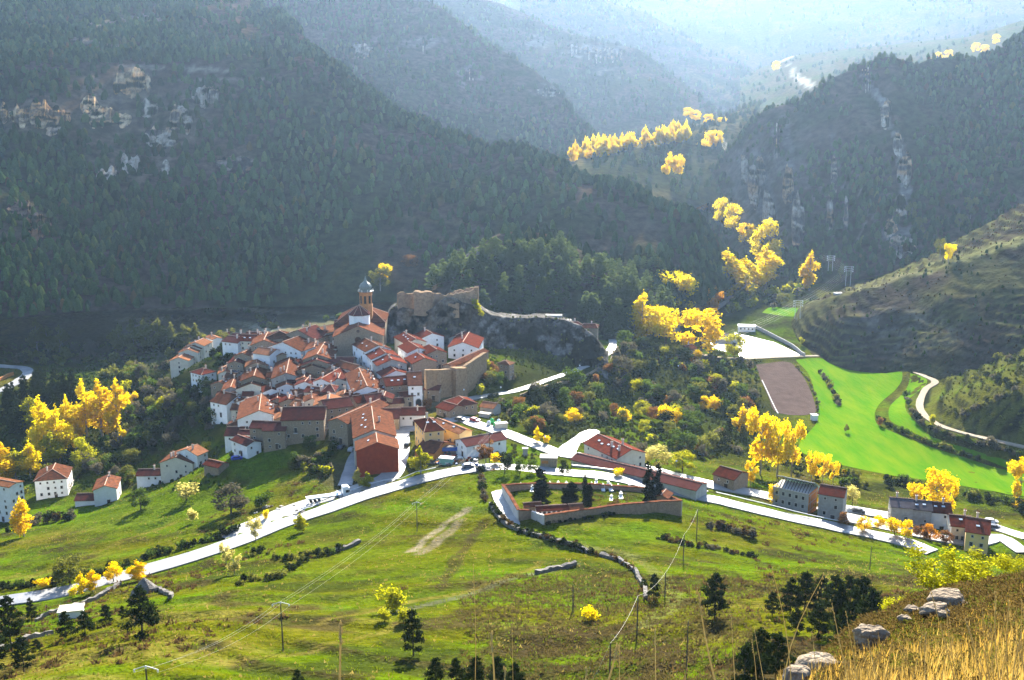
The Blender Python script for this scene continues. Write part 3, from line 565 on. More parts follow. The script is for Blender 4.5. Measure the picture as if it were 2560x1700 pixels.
# ================================================================== HOUSES
WALLM = {
 'white': mat('whitewash', (.80,.79,.76), rough=.9, spec=.2, var=(.70,.68,.64), scale=.5, bump=.05, objvar=.06),
 'cream': mat('cream_render', (.66,.60,.47), rough=.9, spec=.2, var=(.56,.50,.38), scale=.5, objvar=.08),
 'tan': mat('rubble_stone', (.36,.27,.175), rough=.95, spec=.1, var=(.23,.17,.115), scale=1.6, detail=8, bump=.35, bscale=3, objvar=.14),
 'grey': mat('grey_render', (.40,.38,.34), rough=.95, spec=.1, var=(.30,.28,.25), scale=.8, bump=.1, objvar=.1),
 'red': mat('red_brick', (.34,.052,.018), rough=.9, spec=.1, var=(.25,.036,.013), scale=.9, bump=.15, bscale=6),
 'yellow': mat('yellow_render', (.72,.50,.22), rough=.9, spec=.2, var=(.66,.44,.18), scale=.5),
 'orange': mat('orange_brick', (.50,.22,.07), rough=.9, spec=.1, var=(.42,.17,.05), scale=.8, bump=.1),
}
def roofmat(name, a, b, sp=.0):
    m = mat(name, a, rough=.9, spec=sp, var=b, scale=.7, detail=12, objvar=.30)
    n, l = nodes_of(m); tc = n.new('ShaderNodeTexCoord'); w = n.new('ShaderNodeTexWave'); w.inputs['Scale'].default_value = .9; w.inputs['Distortion'].default_value = 1.2
    l.new(tc.outputs['Object'], w.inputs['Vector']); bp = n.new('ShaderNodeBump'); bp.inputs['Strength'].default_value = .35; bp.inputs['Distance'].default_value = .12
    l.new(w.outputs['Fac'], bp.inputs['Height']); l.new(bp.outputs[0], n['Principled BSDF'].inputs['Normal']); return m
ROOFM = {
 'tile': roofmat('clay_tiles', (.165,.060,.030), (.060,.030,.020)),
 'dark': roofmat('dark_clay_tiles', (.105,.032,.024), (.050,.020,.016)),
 'red': roofmat('new_red_tiles', (.135,.032,.018), (.065,.022,.015)),
 'pale': roofmat('pale_and_sunlit_tiles', (.27,.115,.055), (.13,.058,.032)),  # sunlight put into the tile colour; plain pale roofs share it
 'grey': roofmat('grey_slates', (.10,.085,.088), (.07,.06,.06)),
 'brown': roofmat('brown_corrugated', (.125,.045,.036), (.095,.036,.028)),
}
M_ridge = mat('ridge_mortar', (.52,.34,.24), rough=.9, var=(.36,.2,.13), scale=2)
M_glass = mat('window_glass', (.02,.022,.028), rough=.15, spec=.5)
M_wood = mat('dark_wood', (.055,.035,.022), rough=.8, var=(.035,.02,.012), scale=4)
M_stone_fr = mat('window_surround', (.55,.50,.42), rough=.9, var=(.45,.40,.33), scale=3)
M_sky = mat('skylight_glass', (.55,.60,.66), rough=.2, spec=.8)
M_iron = mat('iron', (.03,.03,.032), rough=.6, spec=.4, var=(.05,.045,.04), scale=5)
M_pot = mat('chimney_render', (.62,.56,.48), rough=.9, var=(.42,.34,.27), scale=3)
def window_mesh(w, h, name, fr=M_stone_fr, gl=M_glass):
    b = MB(); t = .12                                      # faces -X; sits a little proud of the wall
    b.box((-.04, 0, h/2+t/2), (.12, w+2*t, t)); b.box((-.05, 0, -h/2-t/2), (.18, w+2*t+.1, t)); b.box((-.04, -w/2-t/2, 0), (.12, t, h)); b.box((-.04, w/2+t/2, 0), (.12, t, h))
    b.box((-.01, 0, 0), (.06, w, h), 1); b.box((-.045, 0, 0), (.03, .06, h), 2); b.box((-.046, 0, h*.12), (.03, w, .06), 2)
    return b.mesh(name, [fr, gl, M_wood])
WIN = {'m': window_mesh(.85, 1.15, 'window'), 's': window_mesh(.6, .75, 'small_window'), 'l': window_mesh(1.0, 1.9, 'tall_window')}
_b = MB(); _b.box((-.03, 0, 0), (.10, 1.2, 2.1)); _b.box((-.06, -.3, 0), (.05, .5, 1.9), 1); _b.box((-.06, .3, 0), (.05, .5, 1.9), 1); _b.box((-.04, 0, 1.12), (.14, 1.5, .16), 2)
DOOR = _b.mesh('door', [M_wood, M_wood, M_stone_fr])
_b = MB(); _b.box((-.45, 0, -.05), (.9, 2.0, .12), 1)
for k in range(9): _b.box((-.86, -.92+k*.23, .5), (.035, .035, 1.0))
for s in (-.95, .95):
    _b.box((-.45, s, .98), (.86, .04, .05)); _b.box((-.45, s, .5), (.04, .035, 1.0))
_b.box((-.86, 0, .98), (.04, 1.94, .05))
BALC = _b.mesh('balcony', [M_iron, M_pot])
_b = MB(); _b.box((0, 0, 0), (.55, .55, 2.2)); _b.box((0, 0, 1.16), (.8, .8, .12)); _b.box((0, 0, 1.4), (.36, .36, .35)); _b.box((0, 0, 1.62), (.66, .66, .1), 1)
CHIM = _b.mesh('chimney', [M_pot, ROOFM['tile']])
_b = MB(); _b.box((0, 0, .03), (1.1, .8, .14)); _b.box((0, 0, .11), (.95, .65, .04), 1)
SKYL = _b.mesh('skylight', [M_iron, M_sky])
HOUSES = []
PITCHR = .37
def gable_meshes(L, W, he, rise, down, wall, roof, over=.45, hip=0.0, hipB=None, asym=0.0):
    """wall body and roof shell; x runs along the ridge, -x end first; hip = inset of the ridge ends"""
    hl, hw = L/2, W/2; ry = asym*hw
    wb = MB(); hB = hip if hipB is None else hipB
    if hip == 0 and hB == 0:
        pts = [(-hw, -down), (hw, -down), (hw, he), (ry, he+rise), (-hw, he)]
        V = [(-hl, y, z) for y, z in pts] + [(hl, y, z) for y, z in pts]
        wb.add(V, [(0, 4, 3, 2, 1), (5, 6, 7, 8, 9), (0, 1, 6, 5), (1, 2, 7, 6), (2, 3, 8, 7), (3, 4, 9, 8), (4, 0, 5, 9)])
    else: wb.box((0, 0, (he-down)/2), (L, W, he+down))
    rb = MB(); ox = .35; t = .20; sl = rise/(hw-abs(ry)*0)
    zA = he - over*rise/hw; xl = hl+ox; yl = hw+over; zr = he+rise+.12; ze = zA+.12
    rA = -xl + (hip*(xl/hl) if hip else 0); rB = xl - (hB*(xl/hl) if hB else 0)
    top = [(-xl, -yl, ze), (xl, -yl, ze), (xl, yl, ze), (-xl, yl, ze), (rA, ry, zr), (rB, ry, zr)]
    bot = [(x, y, z-t) for x, y, z in top]
    rb.add(top+bot, [(0, 1, 5, 4), (2, 3, 4, 5), (1, 2, 5), (3, 0, 4), (7, 6, 10, 11), (9, 8, 11, 10), (8, 7, 11), (6, 9, 10), (0, 6, 7, 1), (1, 7, 8, 2), (2, 8, 9, 3), (3, 9, 6, 0)] if (hip or hB) else
           [(0, 1, 5, 4), (2, 3, 4, 5), (7, 6, 10, 11), (9, 8, 11, 10), (0, 6, 7, 1), (2, 8, 9, 3), (0, 4, 10, 6), (4, 3, 9, 10), (1, 7, 11, 5), (5, 11, 8, 2)])
    rg = MB(); rg.tube((rA, ry, zr+.02), (rB, ry, zr+.02), .17, n=6)
    if hip:
        for y in (-yl, yl): rg.tube((-xl, y, ze+.02), (rA, ry, zr+.02), .13, n=5)
    if hB:
        for y in (-yl, yl): rg.tube((xl, y, ze+.02), (rB, ry, zr+.02), .13, n=5)
    return wb, rb, rg
def house(label, A, B, wpx=None, ev=None, he=6.2, wall='white', roof='tile', W=None, hip=0.0, hipB=None, win=True, down=5.0, pitch=PITCHR, cat='house', name='house', floors=None,
          balc=0, sky=0, chim=1, door=True, seed=None, zoff=0.0, over=.45, wfaces='AFB', asym=0.0, group=None, wcols=None):
    """A, B: photo pixels of the ridge ends (A nearer); wpx: gable width in pixels, or ev: pixel row of the near eave"""
    rs = random.Random(seed if seed is not None else hash((A, B)) & 0xffff)
    g = hit((A[0]+B[0])/2, (A[1]+B[1])/2+40)[2]; Wm = W or 8.0
    for _ in range(6):
        rise = pitch*Wm/2; z = g+zoff+he+rise
        a = at_z(A[0], A[1], z); b = at_z(B[0], B[1], z); m = (a+b)/2; g = ground(m[0], m[1])
        if wpx is not None: Wm = 1.11*wpx/pxm(m)
        elif ev is not None:
            dirv = (b-a)[:2]/np.linalg.norm((b-a)[:2]); nrm = np.array([-dirv[1], dirv[0]])
            if nrm@m[:2] > 0: nrm = -nrm
            best = None
            for w in np.arange(3, 20, .25):
                e = np.array([*(m[:2]+nrm*w/2), z-pitch*w/2]); dv = abs(proj(e)[1]-ev)
                if best is None or dv < best[0]: best = (dv, w)
            Wm = best[1]
    rise = pitch*Wm/2; L = max(3.5, float(np.linalg.norm((b-a)[:2]))*1.08+.6); rz = math.atan2(b[1]-a[1], b[0]-a[0]); zg = z-he-rise
    root = empty(name, (m[0], m[1], zg), rz); tag(root, label, cat, group)
    hipm = 0 if not hip else min(hip*Wm/2, L*.48); hbm = None if hipB is None else (0 if not hipB else min(hipB*Wm/2, L*.48))
    wb, rb, rg = gable_meshes(L, Wm, he, rise, down, wall, roof, over, hipm, hbm, asym)
    wb.build('wall', WALLM[wall], root); ro = rb.build('roof', ROOFM[roof], root); rg.build('ridge_tiles', M_ridge, ro)
    ca, sa = math.cos(rz), math.sin(rz)
    for k in range(chim):
        x = rs.uniform(-.35, .35)*L; y = rs.uniform(-.25, .25)*Wm
        obj('chimney', CHIM, ro, (x, y, he+rise*(1-abs(y)/(Wm/2))+.7), rs.uniform(-.1, .1))
    side = -1 if (-sa*-m[0] + ca*-m[1]) < 0 else 1            # which long side faces the camera (+y or -y)
    for k in range(sky):
        x = (-.35+.7*(k+.5)/sky)*L; y = side*Wm*rs.uniform(.18, .3)
        o = obj('skylight', SKYL, ro, (x, y, he+rise*(1-abs(y)/(Wm/2))+.16)); o.rotation_euler = (-side*math.atan(pitch), 0, 0)
    if win:
        nf = floors or max(1, int((he+.3)/2.45))
        faces = {'A': ((-L/2, 0), math.pi*0, Wm), 'B': ((L/2, 0), math.pi, Wm), 'F': ((0, side*Wm/2), (math.pi/2 if side < 0 else -math.pi/2), L)}
        for key in wfaces:
            (fx, fy), fr, wid = faces[key]
            wx = m[0]+fx*ca-fy*sa; wy = m[1]+fx*sa+fy*ca; nx, ny = -math.cos(fr+rz), -math.sin(fr+rz)
            if nx*-wx+ny*-wy < .08*math.hypot(wx, wy): continue
            nc = wcols or max(1, int(wid/2.9)); tx, ty = math.sin(fr), -math.cos(fr)      # along the wall
            for fl in range(nf):
                z = he-1.35-fl*2.45
                if z < .8 and fl: break
                for c in range(nc):
                    if rs.random() < .32: continue
                    s = ((c+.5)/nc-.5)*wid*.86 + rs.uniform(-.15, .15)
                    k = 's' if (fl == 0 or rs.random() < .2) else 'm'
                    o = obj('window', WIN[k], root, (fx+tx*s-.0*math.cos(fr), fy+ty*s, z), fr)
                    if balc and fl == 1 and rs.random() < .6: 
                        o.data = WIN['l']; o.location.z -= .3; obj('balcony', BALC, root, (fx+tx*s, fy+ty*s, z-1.35), fr)
            if door and key in 'AF': obj('door', DOOR, root, (fx+tx*wid*.12, fy+ty*wid*.12, 1.0), fr)
    HOUSES.append(root); return root
V = house
# ---- left row on the spur
V('end house of the cream terrace with a column of gable windows',(448,892),(470,877),wpx=41,he=7.4,wall='cream',roof='pale',zoff=1,wfaces='AF',wcols=1,chim=0,door=False)
V('second house of the cream terrace, roof one step higher',(470,872),(481,864),wpx=42,he=7.6,wall='cream',roof='pale',zoff=2,chim=1)
V('third house of the cream terrace with brown weathered roof',(480,863),(490,856),wpx=40,he=7.6,wall='cream',roof='tile',zoff=2.5,chim=1)
V('last house of the cream terrace below the white gable tower',(489,855),(507,846),wpx=40,he=7.6,wall='cream',roof='pale',zoff=3,chim=1)
V('small white annex with red hip roof beside the white tower house',(524,851),(536,853),ev=858,he=5.6,wall='white',roof='red',zoff=0,hip=.8,chim=0,seed=3)
V('tall white house with stepped gable at the end of the cream terrace',(527,837),(542,843),wpx=22,he=8.0,wall='white',roof='pale',zoff=2,pitch=.3,chim=1)
V('red roofed cottage behind the lone spur tree',(549,831),(571,830),ev=842,he=5.6,wall='tan',roof='red')
V('white house with long dark roof above the shaded garden',(574,839),(608,843),ev=855,he=7.4,wall='white',roof='dark',balc=1)
V('beige house with red front roof next to the long dark roof',(608,836),(640,837),ev=852,he=7.0,wall='cream',roof='red',sky=2)
V('narrow roof with chimneys on the rear left village edge',(586,833),(612,834),ev=841,he=6.4,wall='tan',roof='dark',chim=2)
V('long low red roof along the rear village edge',(622,829),(680,831),ev=838,he=6.2,wall='tan',roof='tile',chim=2)
V('white corner house with red hip roof alone in the garden hollow',(496,918),(520,924),ev=933,he=6.6,wall='white',roof='red',hip=.9,seed=5)
V('beige house with a small white front above the blue shaded lane',(588,901),(602,886),wpx=33,he=7.2,wall='tan',roof='dark',balc=1)
V('low whitewashed shed under the beige house on the left edge',(574,921),(598,929),ev=934,he=3.6,wall='white',roof='grey',chim=0,pitch=.2)
V('small tan house with weathered roof left of the whitewashed shed',(560,917),(570,911),wpx=22,he=5.5,wall='tan',roof='tile')
V('left edge house with pale ridge over a grey gable',(577,966),(586,944),wpx=38,he=6.8,wall='grey',roof='tile')
V('low tan house with skylight roof on the outermost left lane',(550,953),(572,944),ev=960,he=5.6,wall='tan',roof='tile',sky=2)
V('white house with mixed red roof on the lower left corner',(559,979),(594,986),ev=1007,he=6.4,wall='white',roof='tile')
# ---- left centre
V('red roofed pair tucked behind the shaded lane',(608,881),(644,863),wpx=40,he=6.2,wall='tan',roof='tile',chim=2)
V('broad brown gable with two pale roof strips',(660,849),(669,831),wpx=58,he=7.6,wall='tan',roof='tile',sky=2)
V('three storey white house with a sunlit roof strip',(652,868),(688,873),ev=885,he=9.6,wall='white',roof='pale',W=8,wcols=2,floors=3)
V('big hipped brown roof crowning the rear centre',(698,831),(702,823),wpx=68,he=8.2,wall='tan',roof='tile',hip=.5,chim=1)
V('flat red roof right of the crowning hipped roof',(708,838),(742,835),ev=850,he=6.6,wall='tan',roof='tile',chim=2)
V('large plain roof slope with pale ridge in the village centre',(709,854),(745,841),ev=884,he=7.2,wall='white',roof='tile',chim=0,balc=1)
V('dark purple roof under the church on the rear edge',(748,824),(786,813),ev=846,he=6.8,wall='tan',roof='dark',chim=3)
V('sunlit orange roof touching the church wall',(800,818),(829,812),ev=828,he=6.6,wall='grey',roof='pale',chim=1)
V('purple roof with a little white terrace left of the church',(789,824),(816,826),ev=838,he=6.2,wall='white',roof='dark',chim=1)
V('low red roof with dark light well left of the church',(752,851),(780,854),ev=866,he=6.0,wall='grey',roof='tile')
V('roof with bright winding ridge beside the church front',(794,884),(811,857),wpx=62,he=7.0,wall='tan',roof='tile',chim=2)
V('brown gable with one dark attic window in mid village',(780,911),(784,898),wpx=64,he=6.6,wall='tan',roof='tile',wcols=2)
V('wide shaded gable roof above the attic window house',(792,898),(797,886),wpx=70,he=7.4,wall='tan',roof='dark',chim=1)
V('long red roof slope falling to the left in mid village',(716,930),(724,894),wpx=64,he=6.6,wall='grey',roof='tile',chim=2)
V('house with a bright red canopy in mid village',(741,899),(762,894),ev=905,he=5.4,wall='tan',roof='red',chim=1)
V('beige gable house with two small windows left of centre',(629,957),(636,945),wpx=68,he=6.6,wall='cream',roof='tile',wcols=3)
V('roof with two chimneys behind the beige gable house',(635,938),(643,914),wpx=58,he=7.2,wall='tan',roof='tile',chim=2)
V('narrow tan gable wedged above the chimneys roof',(641,905),(643,894),wpx=48,he=7.0,wall='tan',roof='pale')
V('patched red roof house beside the narrow white facade',(716,958),(714,941),wpx=44,he=6.4,wall='white',roof='tile',chim=2)
V('white gabled house with a red lean-to roof in the middle lane',(763,953),(771,944),wpx=48,he=7.4,wall='white',roof='dark')
V('low red lean-to in front of the middle lane white gable',(737,966),(772,962),ev=974,he=4.4,wall='white',roof='dark',chim=0,W=5)
V('small orange roof with white ridge post above the middle lane',(760,942),(764,930),wpx=34,he=6.8,wall='tan',roof='tile',chim=2)
V('dark lean-to roof by the blue shaded street',(783,947),(801,950),ev=960,he=6.6,wall='grey',roof='dark',chim=0)
V('low roof with crumbling gable right of the big white gable',(723,993),(752,985),wpx=46,he=5.6,wall='tan',roof='tile',chim=2)
V('pale ruined roof of broken tiles in the lower village',(742,999),(770,1004),ev=1014,he=5.0,wall='tan',roof='pale',chim=0)
V('the big white gable house with wide orange roof',(648,1024),(653,987),wpx=94,he=7.4,wall='white',roof='tile',W=14,sky=3,chim=1,wcols=3,floors=2,door=False)
V('long low roof on the left flank of the big white gable',(614,998),(640,990),ev=1010,he=5.4,wall='white',roof='tile',chim=0)
V('sunlit gable between the big white house and the stone row',(704,1040),(709,1028),wpx=36,he=6.2,wall='tan',roof='pale')
V('small brown hipped roof left of the stone row',(592,1053),(599,1045),wpx=42,he=5.8,wall='tan',roof='tile',hip=.4)
V('white house with purple roof at the lower left foot of the village',(573,1067),(608,1067),ev=1089,he=6.2,wall='white',roof='dark')
V('white annex with slanting roof above the parked blue car',(598,1088),(632,1101),ev=1106,he=5.0,wall='white',roof='dark',chim=0,W=6)
V('strip of dark roof behind the white annex',(604,1074),(634,1075),ev=1085,he=5.4,wall='white',roof='dark',chim=0)
# ---- stone row
V('leftmost house of the stone row with the arched doorway',(636,1052),(667,1053),ev=1070,he=8.0,wall='tan',roof='dark',chim=0)
V('second house of the stone row with the darkest roof',(668,1054),(715,1054),ev=1076,he=7.2,wall='tan',roof='dark',chim=1)
V('third and tallest house of the stone row with balconies',(715,1018),(808,1016),ev=1049,he=8.6,wall='tan',roof='dark',balc=1,floors=3,chim=1)
V('last house of the stone row with its roof one step up',(809,1000),(866,993),ev=1018,he=8.0,wall='tan',roof='dark',balc=1,chim=1)
V('sunlit gable roof just behind the stone row',(822,998),(825,985),wpx=66,he=7.0,wall='tan',roof='pale')
# ---- centre right, along the rising street
V('lowest of three joined houses on the rising street, grey gable',(979,897),(964,882),wpx=66,he=8.0,wall='grey',roof='red',sky=2,balc=1)
V('middle of three joined houses on the rising street',(963,881),(947,867),wpx=64,he=8.2,wall='white',roof='red',sky=2,balc=1)
V('top of three joined houses on the rising street with sunlit roof end',(944,862),(914,846),wpx=60,he=8.6,wall='white',roof='tile',sky=2,balc=1)
V('low red gable below the grey gable of the rising street',(989,925),(977,915),wpx=62,he=6.4,wall='white',roof='red')
V('tan house with double red roof left of the gate house',(962,943),(1021,938),ev=962,he=8.0,wall='tan',roof='red',sky=3,chim=0)
V('white gate house with arched passage under a red roof',(1021,930),(1049,929),ev=963,he=8.6,wall='white',roof='tile',sky=1,wcols=2,floors=2,door=False,chim=1,cat='gate house',name='gate_house')
V('white gable house with big sun-streaked roof near the gate',(917,963),(898,922),wpx=62,he=7.4,wall='white',roof='tile',chim=2)
V('small red roof with two skylights right of the sun-streaked roof',(938,964),(965,962),ev=979,he=5.6,wall='grey',roof='red',sky=2,chim=0)
V('white house with dull purple hipped roof in the centre',(811,962),(838,962),ev=979,he=6.2,wall='white',roof='dark',hip=.5)
V('long slanting red roof beside the white side wall',(806,945),(852,918),wpx=40,he=7.0,wall='white',roof='red',chim=2)
V('dark red roof at the foot of the church front',(827,892),(882,893),ev=906,he=6.0,wall='tan',roof='dark',chim=1)
V('roof with pale verge below the church corner',(855,902),(895,913),wpx=40,he=6.2,wall='grey',roof='tile',chim=0)
V('two tone red roof in the row behind the long gable',(885,990),(914,986),ev=1005,he=6.4,wall='tan',roof='red',chim=0)
V('dark tan house in the row behind the long gable',(914,986),(952,982),ev=1003,he=6.4,wall='tan',roof='dark',chim=1)
V('low dark red barn roof right of the long gable',(962,997),(1003,994),ev=1008,he=4.4,wall='tan',roof='dark',chim=0)
V('small cottage in front of the tan double roof house',(1001,980),(1028,977),ev=990,he=4.6,wall='tan',roof='red',chim=0)
V('long gabled house with a diagonal ridge and timber lintels',(849,1043),(943,1001),wpx=50,he=8.0,wall='tan',roof='tile',W=11,chim=1)
V('upper block of the red brick house with five skylights',(936,1071),(929,1019),wpx=90,he=9.2,wall='cream',roof='tile',sky=5,chim=1,down=3,zoff=1)
V('front block of the red brick house with blank brick gable',(943,1104),(940,1084),wpx=92,he=8.6,wall='red',roof='tile',sky=1,chim=0,win=False)
V('left purple roof over an open dark garage',(963,1021),(997,1021),ev=1046,he=4.8,wall='tan',roof='dark',chim=0,door=True)
V('right purple roof over a low white wall',(999,1019),(1057,1018),ev=1037,he=4.6,wall='white',roof='red',chim=1)
V('yellow three storey house with red hipped roof',(1052,1046),(1092,1042),ev=1076,he=8.4,wall='yellow',roof='red',hip=.75,sky=2,floors=3)
V('lower yellow wing with sunlit orange roof',(1098,1047),(1160,1072),wpx=34,he=6.0,wall='yellow',roof='pale',W=8,sky=2,chim=0,floors=2)
V('rough tiled lean-to shed in the yard below the yellow house',(1066,1098),(1106,1105),ev=1128,he=3.0,wall='orange',roof='tile',chim=0,win=False,pitch=.3)
V('white warehouse with plain dark red roof',(1158,1096),(1246,1080),ev=1106,he=4.8,wall='white',roof='brown',chim=0,wcols=4,floors=1,cat='warehouse',name='warehouse')
# ---- castle quarter
V('white gable house under the castle rock',(1079,832),(1064,824),wpx=56,he=7.2,wall='white',roof='red',wcols=2)
V('red roof with three skylights under the castle rock',(1038,846),(1012,831),wpx=48,he=7.2,wall='cream',roof='red',sky=3)
V('white corner house with shallow gable on the castle street',(1045,868),(1023,854),wpx=50,he=7.2,wall='white',roof='red',chim=0)
V('tan house above the town wall with one small gable window',(1060,894),(1043,882),wpx=56,he=7.4,wall='tan',roof='red',sky=1,wcols=2)
V('plain stone house behind the castle street corner',(1091,873),(1074,862),wpx=46,he=7.2,wall='tan',roof='red',chim=0)
V('white house with glaring roof below the rock',(1158,854),(1172,832),wpx=66,he=7.6,wall='white',roof='red',wcols=3,floors=3)
V('dim roof just behind the glaring white house',(1140,838),(1160,829),wpx=34,he=7.0,wall='grey',roof='dark')
V('lean-to cottage built against the town wall',(1067,961),(1098,962),ev=974,he=4.6,wall='tan',roof='dark',chim=0)
V('hipped red barn beside the castle road',(1143,988),(1164,1000),wpx=54,he=4.6,wall='tan',roof='red',hip=.5,chim=0,wcols=3)
V('low annex of the hipped barn by the castle road',(1112,1004),(1140,1012),ev=1022,he=3.4,wall='tan',roof='red',chim=0)
V('mottled old tile shed half hidden by bushes',(1212,1004),(1240,1008),ev=1018,he=3.2,wall='grey',roof='pale',chim=0,win=False)
V('little stone tower house alone below the rock',(1260,903),(1270,899),wpx=30,he=8.4,wall='tan',roof='pale',hip=.6,chim=0,wcols=2)
# ---- lower right
V('three unit house with red roof and five skylights by the road bend',(1500,1087),(1574,1121),ev=1126,he=6.6,wall='cream',roof='red',sky=5,chim=3,floors=2)
V('long brown shed roof between the two roads',(1456,1136),(1740,1205),W=7.5,he=1.8,wall='grey',roof='brown',chim=0,win=False,cat='shed',name='long_shed',pitch=.3)
V('small red roofed house at the end of the long shed',(1806,1166),(1850,1178),ev=1192,he=4.2,wall='tan',roof='red',chim=0)
V('narrow grey house with red roof and blank white side',(2058,1212),(2110,1220),ev=1238,he=8.6,wall='grey',roof='red',floors=3,chim=0,wfaces='AF',wcols=2)
V('left grey slate unit of the roadside terrace',(2231,1244),(2276,1248),ev=1268,he=6.8,wall='grey',roof='grey',floors=2,wcols=2)
V('middle grey slate unit of the roadside terrace with skylights',(2277,1249),(2322,1253),ev=1274,he=6.8,wall='grey',roof='grey',sky=2,floors=2,wcols=2)
V('right unit of the roadside terrace, red roof and white front',(2323,1254),(2370,1258),ev=1281,he=6.8,wall='white',roof='red',sky=2,floors=2,wcols=2)
V('left half of the red roofed pair below the terrace',(2379,1287),(2421,1291),ev=1316,he=5.2,wall='cream',roof='red',sky=1,floors=2,wcols=2)
V('right half of the red roofed pair, ochre front',(2422,1293),(2470,1300),ev=1332,he=7.2,wall='yellow',roof='red',sky=1,floors=2,wcols=2)
# ---- left valley
V('white three storey house with red hipped roof in the left valley',(126,1184),(138,1160),wpx=66,he=8.6,wall='white',roof='tile',hip=1.0,hipB=0,floors=3,wcols=4,balc=1)
V('small white house with pale ridge in the left valley',(262,1212),(271,1188),wpx=48,he=6.6,wall='white',roof='tile',wcols=1)
V('low dark red shed beside the small white valley house',(198,1234),(241,1233),ev=1250,he=2.8,wall='white',roof='dark',chim=0,win=False)
V('cream house with broad red gable on the meadow edge',(441,1141),(467,1119),wpx=74,he=7.0,wall='cream',roof='tile',wcols=3,floors=2,chim=2)
V('white rear wing of the cream meadow house',(468,1121),(490,1112),wpx=60,he=8.0,wall='white',roof='pale',chim=1)
V('low white annex with dark red roof beside the cream meadow house',(352,1173),(436,1171),ev=1188,he=4.4,wall='white',roof='dark',chim=1,wcols=5,floors=2)
V('tall white apartment block cut by the left edge',(-20,1196),(36,1206),ev=1212,he=15.0,wall='white',roof='pale',chim=0,floors=5,wcols=3,cat='apartment block',name='apartment_block',pitch=.2,W=14)
V('tin roofed lean-to beside the lane below the village',(525,1149),(556,1156),ev=1164,he=2.6,wall='tan',roof='red',chim=0,win=False)
# ---- valley by the sports court
V('small stone house in the bushes above the river',(1712,864),(1728,861),ev=872,he=5.0,wall='tan',roof='tile',chim=1)
V('red roofed house far behind on the wooded saddle',(1340,384),(1370,383),ev=389,he=4,wall='tan',roof='red',zoff=0,chim=0) if False else None
# gate passage
gate = [h for h in HOUSES if h.name.startswith('gate_house')][0]

# small houses packed into the gaps of the dense core
_core = [(560,850),(640,838),(780,826),(830,850),(880,905),(960,940),(1000,985),(940,1000),(830,990),(730,1030),(690,1030),(610,1030),(570,1000),(560,940)]
_ridges = [np.array([float(x) for x in proj(np.array(h.location)+np.array([0, 0, 8.0]))]) for h in HOUSES]; _rs = random.Random(123); _n = 0
from math import hypot as _hy
_cp = np.array(_core, float)
for _t in range(900):
    if _n >= 46: break
    u = _rs.uniform(560, 1000); v = _rs.uniform(830, 1030)
    if not inside(_core, np.array(u), np.array(v)): continue
    if min(_hy((u-q[0])*.62, v-q[1]) for q in _ridges) < 10.5: continue
    _ridges.append(np.array([u, v])); _n += 1
    if _rs.random() < .55: du_, dv_ = _rs.uniform(-3, 5), -_rs.uniform(7, 12)
    else: du_, dv_ = _rs.uniform(20, 30), _rs.uniform(-4, 3)
    _wl = _rs.choice(['white', 'tan', 'grey', 'cream', 'tan']); _rf = _rs.choice(['tile', 'tile', 'dark', 'pale', 'red']); _wd = {'white': 'white', 'tan': 'stone', 'grey': 'grey', 'cream': 'cream'}[_wl]+' walled house with '+{'tile': 'orange brown', 'dark': 'dark brown', 'pale': 'pale orange', 'red': 'dull red'}[_rf]+' roof'
    _side = 'left' if u < 700 else ('middle' if u < 830 else 'right'); _row = 'rear' if v < 895 else ('central' if v < 955 else 'front')
    house('small '+_wd+' squeezed into the '+_row+' '+_side+' village core', (u-du_/2, v-dv_/2), (u+du_/2, v+dv_/2), wpx=_rs.uniform(30, 42) if abs(du_) < 10 else None, W=_rs.uniform(6, 8), he=_rs.uniform(5.2, 6.6), wall=_wl, roof=_rf, chim=_rs.choice([1, 1, 2]), sky=_rs.choice([0, 0, 1]), group='small houses packed into the village core', seed=_t)
# ================================================================== CHURCH, CASTLE, WALLS
def z_for(p, v):
    """height at which a vertical through p reaches photo row v"""
    lo, hi = p[2]-40, p[2]+120
    for _ in range(40):
        mid = (lo+hi)/2
        if proj(np.array([p[0], p[1], mid]))[1] > v: lo = mid
        else: hi = mid
    return (lo+hi)/2
def rel(root, p): 
    c, s = math.cos(-root.rotation_euler.z), math.sin(-root.rotation_euler.z); x, y = p[0]-root.location.x, p[1]-root.location.y
    return (x*c-y*s, x*s+y*c, p[2]-root.location.z)
_c = hit(893, 892); CH = empty('church', (float(_c[0]), float(_c[1]+14), float(_c[2]))); tag(CH, 'stone parish church with octagonal lantern and brick bell tower', 'church')
def ch_block(A, B, he_abs, wpx=None, W=None, hip=0, pitch=.42, wall='tan', roof='tile', ridge_extra=0.0):
    zr = he_abs; Wm = W or 10
    for _ in range(4):
        rise = pitch*Wm/2; a = at_z(*A, zr+rise); b = at_z(*B, zr+rise); m = (a+b)/2
        if wpx: Wm = wpx/pxm(m)
    rise = pitch*Wm/2; L = float(np.linalg.norm((b-a)[:2]))+ridge_extra; rz = math.atan2(b[1]-a[1], b[0]-a[0]); base = float(_c[2])
    wb, rb, rg = gable_meshes(L, Wm, zr-base, rise, 5, wall, roof, .6, hip)
    loc = rel(CH, (m[0], m[1], base))
    wb.build('wall', WALLM[wall], CH, loc, rz); ro = rb.build('roof', ROOFM[roof], CH, loc, rz); rg.build('ridge_tiles', M_ridge, ro)
    return m, L, Wm, rise
cm, cl, cw, cr = ch_block((895,814),(899,797), _c[2]+10.2, wpx=120, ridge_extra=2)                 # front gable
ch_block((838,800),(962,799), _c[2]+11.4, W=10, roof='dark')                                        # low aisles behind it
hm, hl_, hw_, hr_ = ch_block((846,766),(966,765), _c[2]+13.0, W=22, hip=9.0, pitch=.52)              # big hipped roof of the nave
fx, fy = cm[0], cm[1]-cl/2
